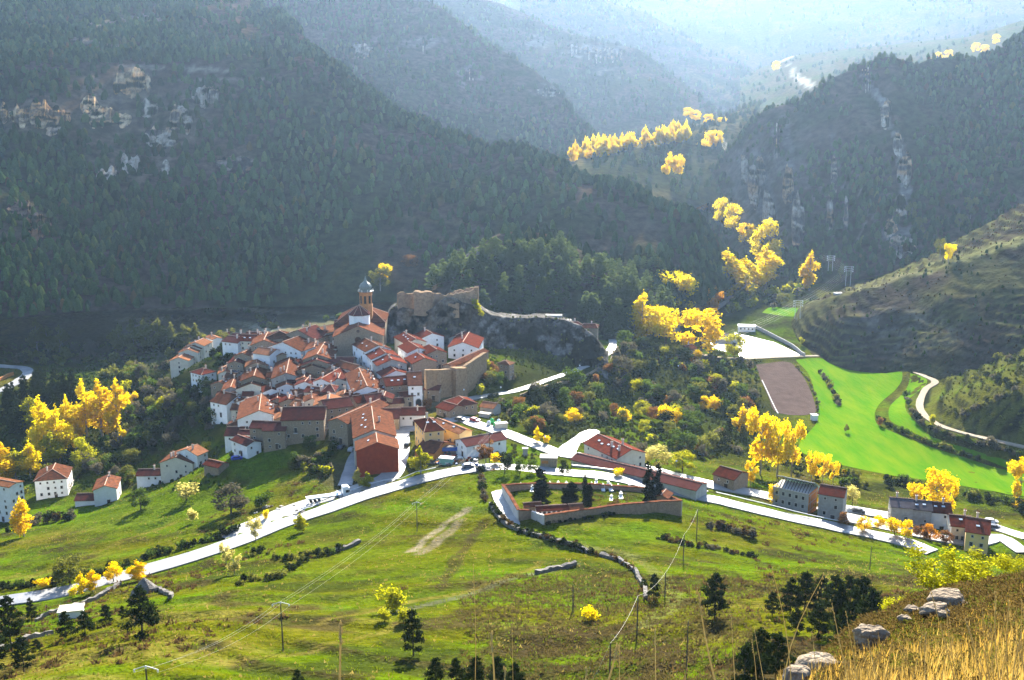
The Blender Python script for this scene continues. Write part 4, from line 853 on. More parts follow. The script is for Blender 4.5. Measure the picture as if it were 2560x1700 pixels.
for (u, v, r, m_) in [(895,828,.75,M_glass),(895,850,1.5,ROOFM['tile']),(851,846,1.3,M_stone_fr)]:
    b = MB(); p = at_d(u, v, math.hypot(fx, fy)); b.tube((0, -.12, 0), (0, .25, 0), r, n=14); b.build('round_window', m_, CH, rel(CH, (p[0], fy-.02, p[2])))
# lantern
lp = at_z(899, 803, _c[2]+14.5); lz = z_for(lp, 785); lw = 53/pxm(lp)/2
b = MB(); b.lathe([(lw, -6), (lw, lz-lp[2]), (lw*1.0, lz-lp[2])], 8); dr = b.build('lantern_drum', WALLM['white'], CH, rel(CH, lp)); dr.rotation_euler.z = rad(22.5)
b = MB(); b.lathe([(lw+.5, lz-lp[2]-.1), (lw+.5, lz-lp[2]+.15), (.15, z_for(lp, 762)-lp[2])], 8); dr2 = b.build('lantern_roof', ROOFM['dark'], CH, rel(CH, lp)); dr2.rotation_euler.z = rad(22.5)
b = MB()
for k in range(8):
    t = rad(22.5)+k*math.pi/4; b.tube(((lw+.5)*math.cos(t), (lw+.5)*math.sin(t), lz-lp[2]+.2), (0, 0, z_for(lp, 762)-lp[2]+.1), .12, n=5)
b.build('ridge_tiles', M_ridge, dr2).rotation_euler.z = -rad(22.5)
# bell tower
tp = at_d(915.5, 768, math.hypot(lp[0], lp[1])+9); tp[2] = _c[2]; R = 16.0/pxm(tp); zt = lambda v: z_for(tp, v)-tp[2]
M_towerb = mat('tower_brick', (.50,.22,.07), rough=.9, var=(.38,.15,.05), scale=1.2, bump=.1); M_slate = mat('lead_dome', (.17,.19,.16), rough=.55, spec=.5, var=(.12,.14,.12), scale=2)
b = MB(); b.lathe([(R*1.05, 0), (R*1.05, zt(762)), (R, zt(761)), (R, zt(732)), (R*1.12, zt(730)), (R*1.12, zt(728.5))], 8); o = b.build('bell_tower', M_towerb, CH, rel(CH, tp)); o.rotation_euler.z = rad(22.5)
for k in range(8):
    t = k*math.pi/4; b = MB(); hgt = zt(738)-zt(757); w = R*.36
    b.box((0, 0, 0), (.12, w, hgt)); b.lathe([(w/2, -.06), (w/2, .06)], 10); w_ = b.build('belfry_opening', M_glass, o, (R*.93*math.cos(t), R*.93*math.sin(t), (zt(757)+zt(738))/2), t); w_.rotation_euler.z = t-rad(22.5); w_.location = (R*.93*math.cos(t-rad(22.5)), R*.93*math.sin(t-rad(22.5)), (zt(757)+zt(738))/2)
b = MB(); b.lathe([(R*1.2, zt(728.5)), (R*1.25, zt(727)), (R*.92, zt(725.5)), (R*.9, zt(719)), (R*1.02, zt(718)), (R*.95, zt(714)), (R*.75, zt(709)), (R*.42, zt(705)), (R*.2, zt(701)), (R*.14, zt(697)), (.05, zt(689))], 8); b.build('dome', M_slate, CH, rel(CH, tp))
b = MB()
for k in range(8):
    t = rad(22.5)+k*math.pi/4; b.lathe([(.28, zt(728)), (.32, zt(725)), (.1, zt(722))], 6, (R*1.15*math.cos(t), R*1.15*math.sin(t), 0))
b.build('pinnacles', M_stone_fr, CH, rel(CH, tp))
b = MB(); b.tube((0, 0, zt(690)), (0, 0, zt(683)), .05); b.box((0, 0, zt(685)), (.6, .07, .07)); b.build('cross', M_iron, CH, rel(CH, tp))
# ---- castle ruin
M_castle = mat('castle_masonry', (.36,.245,.15), rough=1, spec=0, var=(.20,.14,.09), scale=.7, detail=9, bump=.5, bscale=1.8)
def wall_run(name, pts, tops, thick, m, parent=None, jag=.5, seed=1, base_drop=2.0, step=1.2, dist=None, root=None):
    """wall following ground points with a top at the given photo rows"""
    rs = random.Random(seed); V = []; Fc = []
    P = []; T = []
    for (p, q, t0, t1) in zip(pts[:-1], pts[1:], tops[:-1], tops[1:]):
        n = max(2, int(np.linalg.norm(q[:2]-p[:2])/step))
        for k in range(n): P.append(p+(q-p)*k/n); T.append(t0+(t1-t0)*k/n)
    P.append(pts[-1]); T.append(tops[-1]); P = np.array(P); T = np.array(T)
    d = np.gradient(P[:, :2], axis=0); d /= np.linalg.norm(d, axis=1)[:, None]+1e-9; nr = np.stack([-d[:, 1], d[:, 0]], 1)*thick/2
    o0 = np.array(root.location) if root is not None else np.zeros(3)
    for p, t, nn in zip(P, T, nr):
        tz = t + rs.uniform(-jag, jag*.4)
        for s, z in ((-1, p[2]-base_drop), (-1, tz), (1, tz), (1, p[2]-base_drop)): V.append((p[0]+nn[0]*s-o0[0], p[1]+nn[1]*s-o0[1], z-o0[2]))
    n = len(P)
    for i in range(n-1):
        a, c = 4*i, 4*i+4
        for k in range(3): Fc.append((a+k, c+k, c+k+1, a+k+1))
    Fc.append((0, 1, 2, 3)); Fc.append((4*n-1, 4*n-2, 4*n-3, 4*n-4))
    me = bpy.data.meshes.new(name); me.from_pydata(V, [], Fc); me.materials.append(m); me.update()
    return obj(name, me, parent), P, T
_k = at_d(1080, 755, 512); CA = empty('castle_ruin', tuple(float(x) for x in _k)); tag(CA, 'ruined castle walls standing on top of the limestone rock', 'castle')
def cwall(pl, seed, th=1.4, jag=.9, drop=0, name='wall'):
    pts = [at_d(u, vb, d) for u, vt, vb, d in pl]; tops = [z_for(p, vt) for p, (u, vt, vb, d) in zip(pts, pl)]
    return wall_run(name, pts, tops, th, M_castle, CA, jag, seed, base_drop=3, root=CA)[0]
cwall([(994,731,762,503),(1010,730,762,504),(1022,733,765,505),(1037,731,765,506)], 1)
cwall([(1037,728,772,501),(1060,727,774,500),(1080,729,772,501)], 2, th=4.5, jag=.6, name='tower')
cwall([(1080,731,772,503),(1096,732,760,505),(1115,735,760,506),(1140,733,760,507),(1165,728,757,508),(1191,722,757,508)], 3)
cwall([(1191,716,757,508),(1192,716,757,520)], 4, th=2.0); cwall([(1191,718,745,521),(1160,722,745,524),(1125,731,745,524)], 5)
cwall([(1112,757,778,500),(1148,757,780,500)], 6, th=1.6)
# ---- town wall and bastion
M_twall = mat('town_wall_masonry', (.38,.26,.15), rough=1, spec=0, var=(.23,.155,.095), scale=1.0, detail=9, bump=.5, bscale=2.5)
TW = empty('town_wall', tuple(float(x) for x in hit(1130, 985))); tag(TW, 'tall tan town wall with bastion right of the gate house', 'town wall')
def twall(pl, th, seed, name, jag=.2):
    pts = [hit(u, vb) for u, vb, vt in pl]; tops = [z_for(p, vt) for p, (u, vb, vt) in zip(pts, pl)]
    return wall_run(name, pts, tops, th, M_twall, TW, jag, seed, 3, root=TW)[0]
twall([(1064,1000,924),(1090,996,924),(1135,986,921)], 1.6, 11, 'wall'); twall([(1133,992,919),(1161,988,917)], 4.0, 12, 'bastion')
twall([(1160,984,915),(1185,964,897),(1213,946,880)], 1.6, 13, 'wall')
for (u, v, sz) in [(1076,936,'s'),(1100,945,'s'),(1100,952,'s'),(1083,954,'s')]:
    p = hit(u, 993); p[1] -= .9; z = z_for(p, v); obj('window', WIN[sz], TW, rel(TW, (p[0], p[1], z)), math.pi/2)
house('tile capped range built along the top of the town wall', (1124,908), (1205,873), W=5.0, he=9.0, wall='tan', roof='tile', win=False, chim=0)
# arched passage of the gate house: a dark panel standing for its shade, with stone ring on its near wall
def arch(parent, p, w, h, rz, name='archway'):
    b = MB(); n = 8; pts = [(-w/2, 0), (w/2, 0)] + [(w/2*math.cos(t), h-w/2+w/2*math.sin(t)) for t in [math.pi*k/n for k in range(n+1)]]
    V = [(-.06, y, z) for y, z in pts]+[(.3, y, z) for y, z in pts]; k = len(pts)
    b.add(V, [tuple(range(k)), tuple(range(2*k-1, k-1, -1))]+[(i, k+i, k+(i+1) % k, (i+1) % k) for i in range(k)]); 
    for i in range(2, k-1): b.tube((-.1, *V[i][1:]), (-.1, *V[i+1][1:]), .18, n=4, m=1)
    return b.build(name, [M_glass, M_stone_fr], parent, p, rz)
gl = gate.children[0]; gw = [c for c in gate.children if c.name.startswith('wall')][0]
_d = gw.dimensions; _sd = -1 if gate.rotation_euler.z < 1.2 and gate.rotation_euler.z > -1.2 else 1
arch(gate, (1.2, _sd*gw.data.vertices[0].co.y*(-1 if (gw.data.vertices[0].co.y < 0) == (_sd > 0) else 1) if False else _sd*abs(gw.data.vertices[0].co.y), -.3), 2.4, 3.2, math.pi/2 if _sd < 0 else -math.pi/2)
# ================================================================== CEMETERY
M_cem = mat('cemetery_masonry', (.42,.28,.18), rough=.95, var=(.27,.18,.115), scale=1.4, detail=8, bump=.5, bscale=3)
M_cemw = mat('cemetery_plaster', (.62,.56,.48), rough=.95, var=(.5,.43,.36), scale=.8)
CE = empty('cemetery_wall', tuple(float(x) for x in hit(1480, 1290))); tag(CE, 'walled cemetery enclosure with tile coping beside the road', 'cemetery wall')
def cem(pl, seed, m=M_cem, coping=True, h=None):
    pts = [hit(u, v) for u, v, t in pl]; tops = [z_for(p, t) for p, (u, v, t) in zip(pts, pl)]
    o, P, T = wall_run('wall', pts, tops, .55, m, CE, .06, seed, 2, root=CE)
    if coping:
        o2, _, _ = wall_run('coping', [p+np.array([0, 0, 0]) for p in pts], [t+.28 for t in tops], .95, ROOFM['tile'], CE, .1, seed+1, 0, root=CE)
        me = o2.data; loc = CE.location
        for k in range(len(P)):
            for i in (0, 3): me.vertices[4*k+i].co.z = T[k]-loc.z+.04
cem([(1257,1232,1212),(1276,1266,1240),(1297,1302,1276)], 21, M_cemw); cem([(1297,1302,1276),(1328,1296,1276)], 23); cem([(1328,1296,1277),(1362,1312,1288)], 25, M_cemw, False)
cem([(1362,1312,1288),(1445,1296,1276),(1548,1284,1262),(1640,1280,1254),(1702,1290,1252)], 27); cem([(1702,1290,1253),(1680,1258,1243),(1610,1233,1222)], 29, M_cemw)
cem([(1257,1232,1213),(1330,1222,1209),(1480,1223,1210),(1610,1233,1220)], 31)
def box_house(label, u, v, w, l, he, rz, wall, roof, pitch=.37, cat='house', name='house', hip=0.0, zoff=0.0, over=.3):
    p = hit(u, v); root = empty(name, (p[0], p[1], p[2]+zoff), rz); tag(root, label, cat); wb, rb, rg = gable_meshes(l, w, he, pitch*w/2, 3, wall, roof, over, hip)
    wb.build('wall', WALLM[wall], root); ro = rb.build('roof', ROOFM[roof], root); rg.build('ridge_tiles', M_ridge, ro); return root
nb = box_house('burial niche block with dark red roof in the cemetery', 1382, 1288, 3.2, 9.0, 2.2, rad(8), 'white', 'red', cat='niche block', name='niche_block')
for k in range(7):
    b = MB(); b.box((0, 0, 0), (.8, .1, .65)); b.build('niche', M_glass, nb, (-3.9+k*1.3, -1.62, 1.5)); b = MB(); b.box((0, 0, 0), (.8, .1, .65)); b.build('niche', M_glass, nb, (-3.9+k*1.3, -1.62, .6))
box_house('low tiled shelter at the left cemetery corner', 1330, 1276, 2.6, 4.5, 1.8, rad(12), 'tan', 'tile', cat='shelter', name='cemetery_shelter')
box_house('small stone tool house behind the niche block', 1438, 1284, 3.0, 3.4, 2.2, rad(10), 'tan', 'tile', cat='hut', name='tool_house')
box_house('cemetery chapel with red tiled roof beside the twin cypresses', 1658, 1258, 4.0, 4.6, 2.6, rad(65), 'tan', 'tile', cat='chapel', name='chapel')
M_marble = mat('white_marble', (.75,.75,.73), rough=.4, var=(.6,.6,.58), scale=3)
_b = MB(); _b.box((0, 0, .2), (1.0, 2.0, .4)); _b.box((0, .9, .7), (.9, .18, 1.0)); _b.box((0, .9, 1.45), (.12, .12, .6)); _b.box((0, .9, 1.5), (.45, .12, .12)); GRAVE = _b.mesh('grave', [M_marble])
for k, (u, v) in enumerate([(1302,1220),(1375,1216),(1396,1216),(1415,1218),(1478,1220),(1490,1208),(1508,1226),(1520,1215),(1527,1226),(1546,1224),(1575,1220),(1598,1228),(1528,1250),(1552,1246),(1330,1228)]):
    p = hit(u, v); o = obj('grave', GRAVE, None, (p[0], p[1], p[2]-.05), rad(random.uniform(-12, 12)), random.uniform(.85, 1.15)); tag(o, 'white marble grave with headstone and cross inside the cemetery', 'grave', 'cemetery graves')
# ================================================================== OTHER BUILDINGS
WALLM['concrete'] = mat('raw_concrete', (.45,.43,.40), rough=.9, var=(.36,.34,.31), scale=1)
# half built brick house
p = hit(1985, 1268); cb = empty('unfinished_house', (p[0], p[1], p[2]), rad(-36)); tag(cb, 'half built house with bare rafters and orange brick side wall', 'house')
b = MB(); b.box((0, 0, 3.2), (12, 8, 8.0)); b.build('wall', WALLM['grey'], cb); b = MB(); b.box((6.06, 0, 3.2), (.16, 8.1, 8.0)); b.build('brick_wall', WALLM['orange'], cb)
for k in range(3):
    b = MB(); b.box((6.16, 0, 1.2+2.6*k), (.08, 8.16, .22)); b.build('floor_slab', WALLM['concrete'], cb)
for k in range(2):
    b = MB(); b.box((6.17, -2.6+5.2*k, 3.2), (.08, .22, 7.9)); b.build('pillar', WALLM['concrete'], cb)
for k in range(13):
    b = MB(); x = -5.8+k*.96; b.tube((x, -4.5, 7.1), (x, 0, 9.6), .11, n=4); b.tube((x, 4.3, 7.2), (x, 0, 9.6), .11, n=4); b.build('rafter', M_wood, cb)
b = MB(); b.tube((-6.2, 0, 9.7), (6.2, 0, 9.7), .16); b.tube((-6.2, -4.4, 7.2), (6.2, -4.4, 7.2), .13); b.build('purlin', M_pot, cb)
b = MB(); b.add([(-5, .4, 9.75), (6.3, .4, 9.75), (6.5, 4.9, 7.1), (-5, 4.9, 7.1), (6.6, 5.0, 4.0), (2.0, 5.0, 4.6)], [(0, 1, 2, 3), (3, 2, 4, 5)]); b.build('tarpaulin', mat('mint_tarpaulin', (.35,.66,.58), rough=.6, var=(.5,.72,.68), scale=.5), cb)
for k in range(5):
    for r in range(2):
        o = obj('window', WIN['m'], cb, (-4.6+k*2.2, -4.02, 5.4-2.8*r), math.pi/2)
# sports pavilion, shed, hut, kiosk, containers
def flat_block(name, label, cat, u, v, dims, rz, wall, edge=M_pot, win=0):
    p = hit(u, v); r = empty(name, (p[0], p[1], p[2]), rz); tag(r, label, cat); b = MB(); b.box((0, 0, dims[2]/2-1), (dims[0], dims[1], dims[2]+2)); b.build('wall', WALLM[wall], r)
    b = MB(); b.box((0, 0, dims[2]+.12), (dims[0]+.5, dims[1]+.5, .25)); b.build('roof', edge, r)
    for k in range(win): obj('window', WIN['m'], r, ((-.5+(k+.5)/win)*dims[0]*.9, -dims[1]/2-.01, dims[2]*.55), math.pi/2)
    return r
flat_block('pavilion', 'flat roofed white sports pavilion beside the court', 'pavilion', 1866, 826, (11, 7, 3.2), rad(-12), 'white', WALLM['white'], 4)
box_house('long grey roofed sports hall beside the court', 1812, 852, 11, 17, 3.6, rad(-50), 'cream', 'grey', pitch=.25, cat='hall', name='sports_hall')
hut = flat_block('roadside_hut', 'square tan hut with orange shuttered window by the main road', 'hut', 1372, 1163, (5.4, 3.6, 3.0), rad(-4), 'tan', M_pot)
b = MB(); b.box((0, 0, 0), (2.2, .1, 1.0)); b.build('shutter', WALLM['orange'], hut, (-1.2, -1.86, 1.7))
gar = flat_block('garage', 'small stone garage with white framed door near the gate', 'garage', 1031, 1010, (8, 5, 3.4), 0, 'tan', M_pot)
b = MB(); b.box((0, 0, 0), (2.9, .12, 2.4), 0); b.box((0, -.07, -.1), (2.2, .1, 2.0), 1); b.build('door', [WALLM['white'], M_glass], gar, (.6, -2.56, 1.3))
flat_block('yard_gate', 'orange brick yard gate wall left of the yellow house', 'wall', 1003, 1064, (4.6, .5, 3.2), rad(0), 'orange', ROOFM['tile'])
flat_block('tan_container', 'tan box container at the end of the bin row', 'container', 1253, 1070, (4.4, 2.2, 1.9), rad(18), 'cream', M_pot)
flat_block('grey_container', 'weathered grey skip behind the recycling bins', 'container', 1212, 1043, (4.4, 2.0, 1.6), rad(-25), 'grey', M_pot)
WALLM['mint'] = mat('mint_paint', (.30,.55,.45), rough=.6, var=(.24,.46,.38), scale=1)
flat_block('site_container', 'mint green site container in the scrap yard', 'container', 1117, 1160, (4.6, 2.3, 2.2), rad(-14), 'mint', WALLM['white'])
flat_block('field_hut', 'tiny white hut at the corner of the ploughed field', 'hut', 2035, 1050, (2.6, 2.6, 2.6), rad(10), 'white', WALLM['white'])
flat_block('meadow_hut', 'old white hut with pale roof among the left foreground pines', 'hut', 180, 1545, (4.6, 3.0, 2.2), rad(14), 'white', WALLM['cream'])
flat_block('pump_house', 'grey concrete pump house on the ridge terrace', 'hut', 2100, 748, (7, 4, 2.6), rad(10), 'concrete', WALLM['concrete']).location = at_d(2098, 742, 700)
flat_block('transformer', 'slim grey electric cabinet beside the village road', 'cabinet', 1313, 1142, (1.6, 1.2, 3.0), rad(0), 'grey', M_pot)
# low walls
def low_wall(name, label, pl, h, m, th=.5, jag=.1, seed=5, cat='wall'):
    pts = [hit(u, v) for u, v in pl]; o, P, T = wall_run(name, pts, [p[2]+h for p in pts], th, m, None, jag, seed, 1.5)
    for k in range(len(P)):
        g = ground(P[k][0], P[k][1])
        for i, dz in ((0, -1), (1, h+random.uniform(-jag, jag)), (2, h+random.uniform(-jag, jag)), (3, -1)): o.data.vertices[4*k+i].co.z = g+dz
    return tag(o, label, cat)
low_wall('court_wall', 'pale concrete wall along the far side of the sports court', [(1882,818),(1930,842),(1980,868),(2012,892)], 2.2, WALLM['concrete'])
low_wall('retaining_wall', 'stone retaining wall below the castle road bend', [(1300,992),(1390,962),(1470,938),(1525,905),(1545,870)], 1.0, WALLM['tan'])
low_wall('field_wall', 'pale low wall along the ploughed field edge', [(1905,952),(1925,995),(1945,1035)], .5, WALLM['concrete'])
low_wall('bend_wall', 'low brick wall inside the left valley road bend', [(-20,960),(15,945),(34,938)], 2.0, WALLM['orange'])
M_dry = mat('dry_stone', (.20,.18,.155), rough=.95, var=(.09,.08,.07), scale=1.2, detail=9, bump=.6, bscale=3)
for k, (pl, lab) in enumerate([([(1225,1262),(1250,1300),(1300,1330),(1380,1352),(1440,1368),(1475,1384)], 'long dry stone wall curving below the cemetery drive'), ([(1500,1390),(1545,1402),(1590,1432),(1612,1470),(1614,1500)], 'crooked dry stone wall beside the footpath'),
        ([(360,1480),(400,1477),(430,1490),(425,1498)], 'broken stone pen right of the ruined pyramid heap'), ([(1440,1412),(1380,1425),(1340,1436)], 'short dry stone wall on the bright meadow terrace'),
        ([(820,1385),(870,1370),(900,1355)], 'short dry stone wall above the meadow shrubs'), ([(0,1625),(60,1606),(130,1585)], 'dry stone wall in front of the left pines'), ([(90,1555),(180,1520),(280,1475),(300,1462)], 'dry stone terrace wall below the left road')]):
    low_wall('dry_stone_wall', lab, pl, .9, M_dry, .8, .25, 40+k)
p = hit(362, 1478); b = MB(); b.lathe([(3.4, -1), (3.0, .4), (1.4, 2.2), (.2, 3.4)], 9); tag(b.build('stone_heap', M_dry, None, tuple(p)), 'dark pyramid shaped stone heap above the big pine', 'stone heap')

for (u, v, d, w, l, rz, wl, rf, lab) in [(1434,806,526,6,7,rad(20),'tan','red','left red roofed cottage on top of the rock end'),(1474,812,528,7,9,rad(-10),'tan','tile','right red roofed cottage on top of the rock end')]:
    p = at_d(u, v, d); r = empty('house', tuple(float(x) for x in p-np.array([0, 0, 3.4])), rz); tag(r, lab, 'house'); wb, rb, rg = gable_meshes(l, w, 2.6, .4*w/2, 7, wl, rf, .4, 1.5); wb.build('wall', WALLM[wl], r); ro = rb.build('roof', ROOFM[rf], r); rg.build('ridge_tiles', M_ridge, ro); obj('chimney', CHIM, ro, (1, .6, 4.0))
b = MB(); p = at_d(1385, 786, 536); b.box((0, 0, 0), (9, 4, 4)); b.box((6, -.5, -.8), (7, 4, .5), 1); tag(b.build('lookout', [WALLM['grey'], WALLM['grey']], None, tuple(p-np.array([0, 0, 2.2]))), 'flat concrete lookout terrace on the rock top', 'terrace')
# ================================================================== VEGETATION
def leafmat(name, c, t, tr=.5, var=None):
    m = mat(name, c, rough=1, spec=0, var=var or tuple(x*.55 for x in c), scale=2.2, objvar=.16, transl=tr, tcol=t); return m
LEAF = {
 'yellow': leafmat('yellow_leaves', (.58,.44,.004), (.92,.74,.004), .6, (.50,.33,.004)),
 'gold': leafmat('golden_leaves', (.56,.40,.004), (.92,.66,.004), .6, (.46,.27,.004)),
 'orange': leafmat('orange_leaves', (.46,.20,.01), (.68,.31,.01), .5),
 'lime': leafmat('lime_leaves', (.24,.25,.012), (.48,.46,.012), .5, (.15,.15,.012)),
 'olive': leafmat('olive_leaves', (.12,.13,.035), (.22,.22,.03), .4),
 'green': leafmat('green_leaves', (.050,.085,.018), (.11,.17,.018), .4),
 'dark': leafmat('dark_leaves', (.024,.036,.013), (.035,.05,.012), .25),
 'grey': leafmat('grey_twigs', (.115,.105,.075), (.16,.14,.08), .35),
 'rust': leafmat('rust_leaves', (.20,.095,.035), (.30,.14,.04), .4),
 'pale': leafmat('pale_leaves', (.46,.40,.12), (.66,.58,.16), .5),
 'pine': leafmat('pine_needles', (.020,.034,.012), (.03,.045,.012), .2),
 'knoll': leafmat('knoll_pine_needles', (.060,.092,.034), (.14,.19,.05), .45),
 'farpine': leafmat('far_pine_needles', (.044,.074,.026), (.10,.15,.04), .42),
 'cypress': leafmat('cypress_needles', (.012,.018,.009), (.015,.02,.008), .12),
 'heather': leafmat('heather_tufts', (.085,.055,.025), (.14,.085,.03), .3),
 'dry': leafmat('dry_grass', (.28,.185,.05), (.40,.26,.06), .5),
}
M_bark = mat('bark', (.10,.075,.055), rough=.95, var=(.05,.038,.03), scale=6, bump=.3)
M_barkp = mat('pale_bark', (.26,.23,.19), rough=.95, var=(.15,.13,.11), scale=6)
def leaf_cloud(lobes, n, size, seed, fill=.5, up=.3):
    """n small quads spread through ellipsoid lobes (cx,cy,cz,rx,ry,rz)"""
    r = np.random.default_rng(seed); lobes = np.array(lobes, float)
    w = (lobes[:, 3]*lobes[:, 4]*lobes[:, 5])**.67; k = r.choice(len(lobes), n, p=w/w.sum())
    d = r.normal(size=(n, 3)); d /= np.linalg.norm(d, axis=1)[:, None]; rr = (fill+(1-fill)*r.random(n))[:, None]
    bump = 1+.22*np.sin(d[:, :1]*7+k[:, None])*np.cos(d[:, 2:]*6+k[:, None]*2)
    c = lobes[k, :3]+d*lobes[k, 3:]*rr*bump
    a = r.normal(size=(n, 3)); a[:, 2] *= .8; a /= np.linalg.norm(a, axis=1)[:, None]; b = np.cross(a, r.normal(size=(n, 3))); b /= np.linalg.norm(b, axis=1)[:, None]
    s = size*r.uniform(.6, 1.3, n)[:, None]
    V = np.stack([c-a*s-b*s*.6, c+a*s-b*s*.6, c+a*s*.7+b*s*.6, c-a*s*.7+b*s*.6], 1).reshape(-1, 3)
    return V, np.arange(4*n).reshape(n, 4)
def lobes_poplar(seed):
    r = random.Random(seed); L = []
    for k in range(13):
        z = .18+.78*k/12; w = .19*math.sin(math.pi*min(1, (z-.02)/1.02))**.6*(1.0 if z < .6 else (1.1-z)/.5); t = r.uniform(0, 6.28); q = w*.6
        L.append((q*math.cos(t), q*math.sin(t), z, w*.75, w*.75, .11))
    return L
def lobes_round(seed, n=19, flat=.95):
    r = random.Random(seed); L = []
    for k in range(n):
        t = r.uniform(0, 6.28); e = r.uniform(-1.1, 1.35); q = .27*math.cos(e*.85)
        L.append((q*math.cos(t), q*math.sin(t), .53+.34*math.sin(e)*flat+r.uniform(-.05, .05), *(r.uniform(.12, .20),)*2, r.uniform(.11, .17)))
    return L
def lobes_fan(seed):
    r = random.Random(seed); L = []
    for k in range(16):
        t = r.uniform(0, 6.28); h = r.uniform(.35, .95); q = .08+.26*h*r.random(); L.append((q*math.cos(t), q*math.sin(t), h, .10, .10, .15))
    return L
def lobes_bush(seed):
    r = random.Random(seed); L = []
    for k in range(10):
        t = r.uniform(0, 6.28); q = r.uniform(0, .34); L.append((q*math.cos(t), q*math.sin(t), r.uniform(.28, .66), r.uniform(.16, .26), r.uniform(.16, .26), r.uniform(.2, .3)))
    return L
def lobes_pine(seed):
    r = random.Random(seed); L = []
    for k in range(22):
        z = .20+.74*(k/21)**.9; w = .36*(1.03-z)**.62*r.uniform(.6, 1.15); t = k*2.4+r.uniform(-.4, .4)
        L.append((w*.72*math.cos(t), w*.72*math.sin(t), z+r.uniform(-.02, .02), w*.42+.03, w*.42+.03, .055))
    L.append((0, 0, .95, .06, .06, .07)); return L
def lobes_cyp(seed):
    r = random.Random(seed); L = []
    for k in range(12):
        z = .08+.84*k/11; w = .085*math.sin(math.pi*min(.97, z*.62+.30))**.9*r.uniform(.8, 1.15); t = r.uniform(0, 6.28); L.append((w*.4*math.cos(t), w*.4*math.sin(t), z, w, w, .08))
    return L
def trunk_mesh(name, r0, h, limbs, seed, m, top=.6):
    r = random.Random(seed); b = MB(); p = Vector((0, 0, -.06)); rad0 = r0; segs = 5
    for k in range(segs):
        q = Vector((r.uniform(-.012, .012), r.uniform(-.012, .012), h*top*(k+1)/segs)); b.tube(p, q, r0*(1-.75*k/segs), r0*(1-.75*(k+1)/segs), 6); p = q
    for k in range(limbs):
        t = r.uniform(0, 6.28); z = h*r.uniform(.2, top*.95); l = h*r.uniform(.14, .26); b.tube((0, 0, z), (l*math.cos(t)*.7, l*math.sin(t)*.7, z+l*.75), r0*.36, r0*.1, 5)
    return b.mesh(name, m)
KIND = {}
def defkind(key, lob, n, size, seeds, tr0, limbs, bark, top=.7, fill=.5):
    KIND[key] = []
    for s in seeds:
        Vv, Ff = leaf_cloud(lob(s), n, size, s, fill); KIND[key].append((npmesh(key+'_crown', Vv, Ff, LEAF['green']), trunk_mesh(key+'_trunk', tr0, 1.0, limbs, s, bark, top)))
defkind('poplar', lobes_poplar, 2100, .020, (1, 2, 3, 4), .016, 6, M_barkp, .85)
defkind('round', lobes_round, 2200, .024, (11, 12, 13), .026, 7, M_bark, .6)
defkind('fan', lobes_fan, 1900, .021, (21, 22, 23), .018, 10, M_barkp, .75)
defkind('bush', lobes_bush, 800, .040, (31, 32, 33, 34), .03, 5, M_bark, .5)
defkind('pine', lobes_pine, 2200, .020, (41, 42, 43), .020, 6, M_bark, .92, .25)
defkind('airy', lobes_fan, 4200, .0105, (71, 72), .012, 14, M_barkp, .8, .2)
defkind('cypress', lobes_cyp, 1500, .018, (51, 52), .02, 0, M_bark, .3, .6)
def paint(o, m):
    o.material_slots[0].link = 'OBJECT'; o.material_slots[0].material = m
def plant(kind, leaf, p, h, w, label, cat, group=None, name=None, parts=True, idx=None, rz=None):
    """h height and w crown width in metres"""
    i = random.randrange(len(KIND[kind])) if idx is None else idx % len(KIND[kind]); cm_, tm_ = KIND[kind][i]
    base = {'poplar': .36, 'round': .86, 'fan': .64, 'bush': .98, 'pine': .66, 'cypress': .20, 'airy': .64}[kind]; sx = w/base; rz = random.uniform(0, 6.28) if rz is None else rz
    name = name or {'poplar': 'poplar_tree', 'round': 'broadleaf_tree', 'fan': 'poplar_tree', 'bush': 'shrub', 'pine': 'pine_tree', 'cypress': 'cypress_tree', 'airy': 'yellow_bush'}[kind]
    if parts:
        r = empty(name, (float(p[0]), float(p[1]), float(p[2])), rz); r.scale = (sx, sx, h); tag(r, label, cat, group)
        obj('trunk', tm_, r); c = obj('crown', cm_, r); paint(c, LEAF[leaf]); return r
    o = obj(name, cm_, None, (float(p[0]), float(p[1]), float(p[2])), rz, (sx, sx, h)); paint(o, LEAF[leaf]); return tag(o, label, cat, group)
def hit_any(u, v):
    best = hit(u, v); bd = math.hypot(best[0], best[1])
    for nm, (P_, uu_, vv_) in HILLS.items():
        if nm in ('near_hillside', 'castle_rock'): continue
        q = np.hypot(uu_-u, vv_-v); ok = q < 9
        if ok.any():
            dd = np.where(ok, np.hypot(P_[..., 0], P_[..., 1]), 1e9); i = np.unravel_index(np.argmin(dd), dd.shape)
            if dd[i] < bd: bd = dd[i]; best = P_[i]
    return np.array(best)-np.array([0, 0, .5])
def tree_px(kind, leaf, u, v, hpx, wpx, label, cat='tree', group=None, d=None, name=None, parts=True):
    p = (hit(u, v) if v > 730 else hit_any(u, v)) if d is None else at_d(u, v, d); s = pxm(p); c = math.cos(PITCH)
    return plant(kind, leaf, p, hpx/s/.93, wpx/s, label, cat, group, name, parts)
T = tree_px
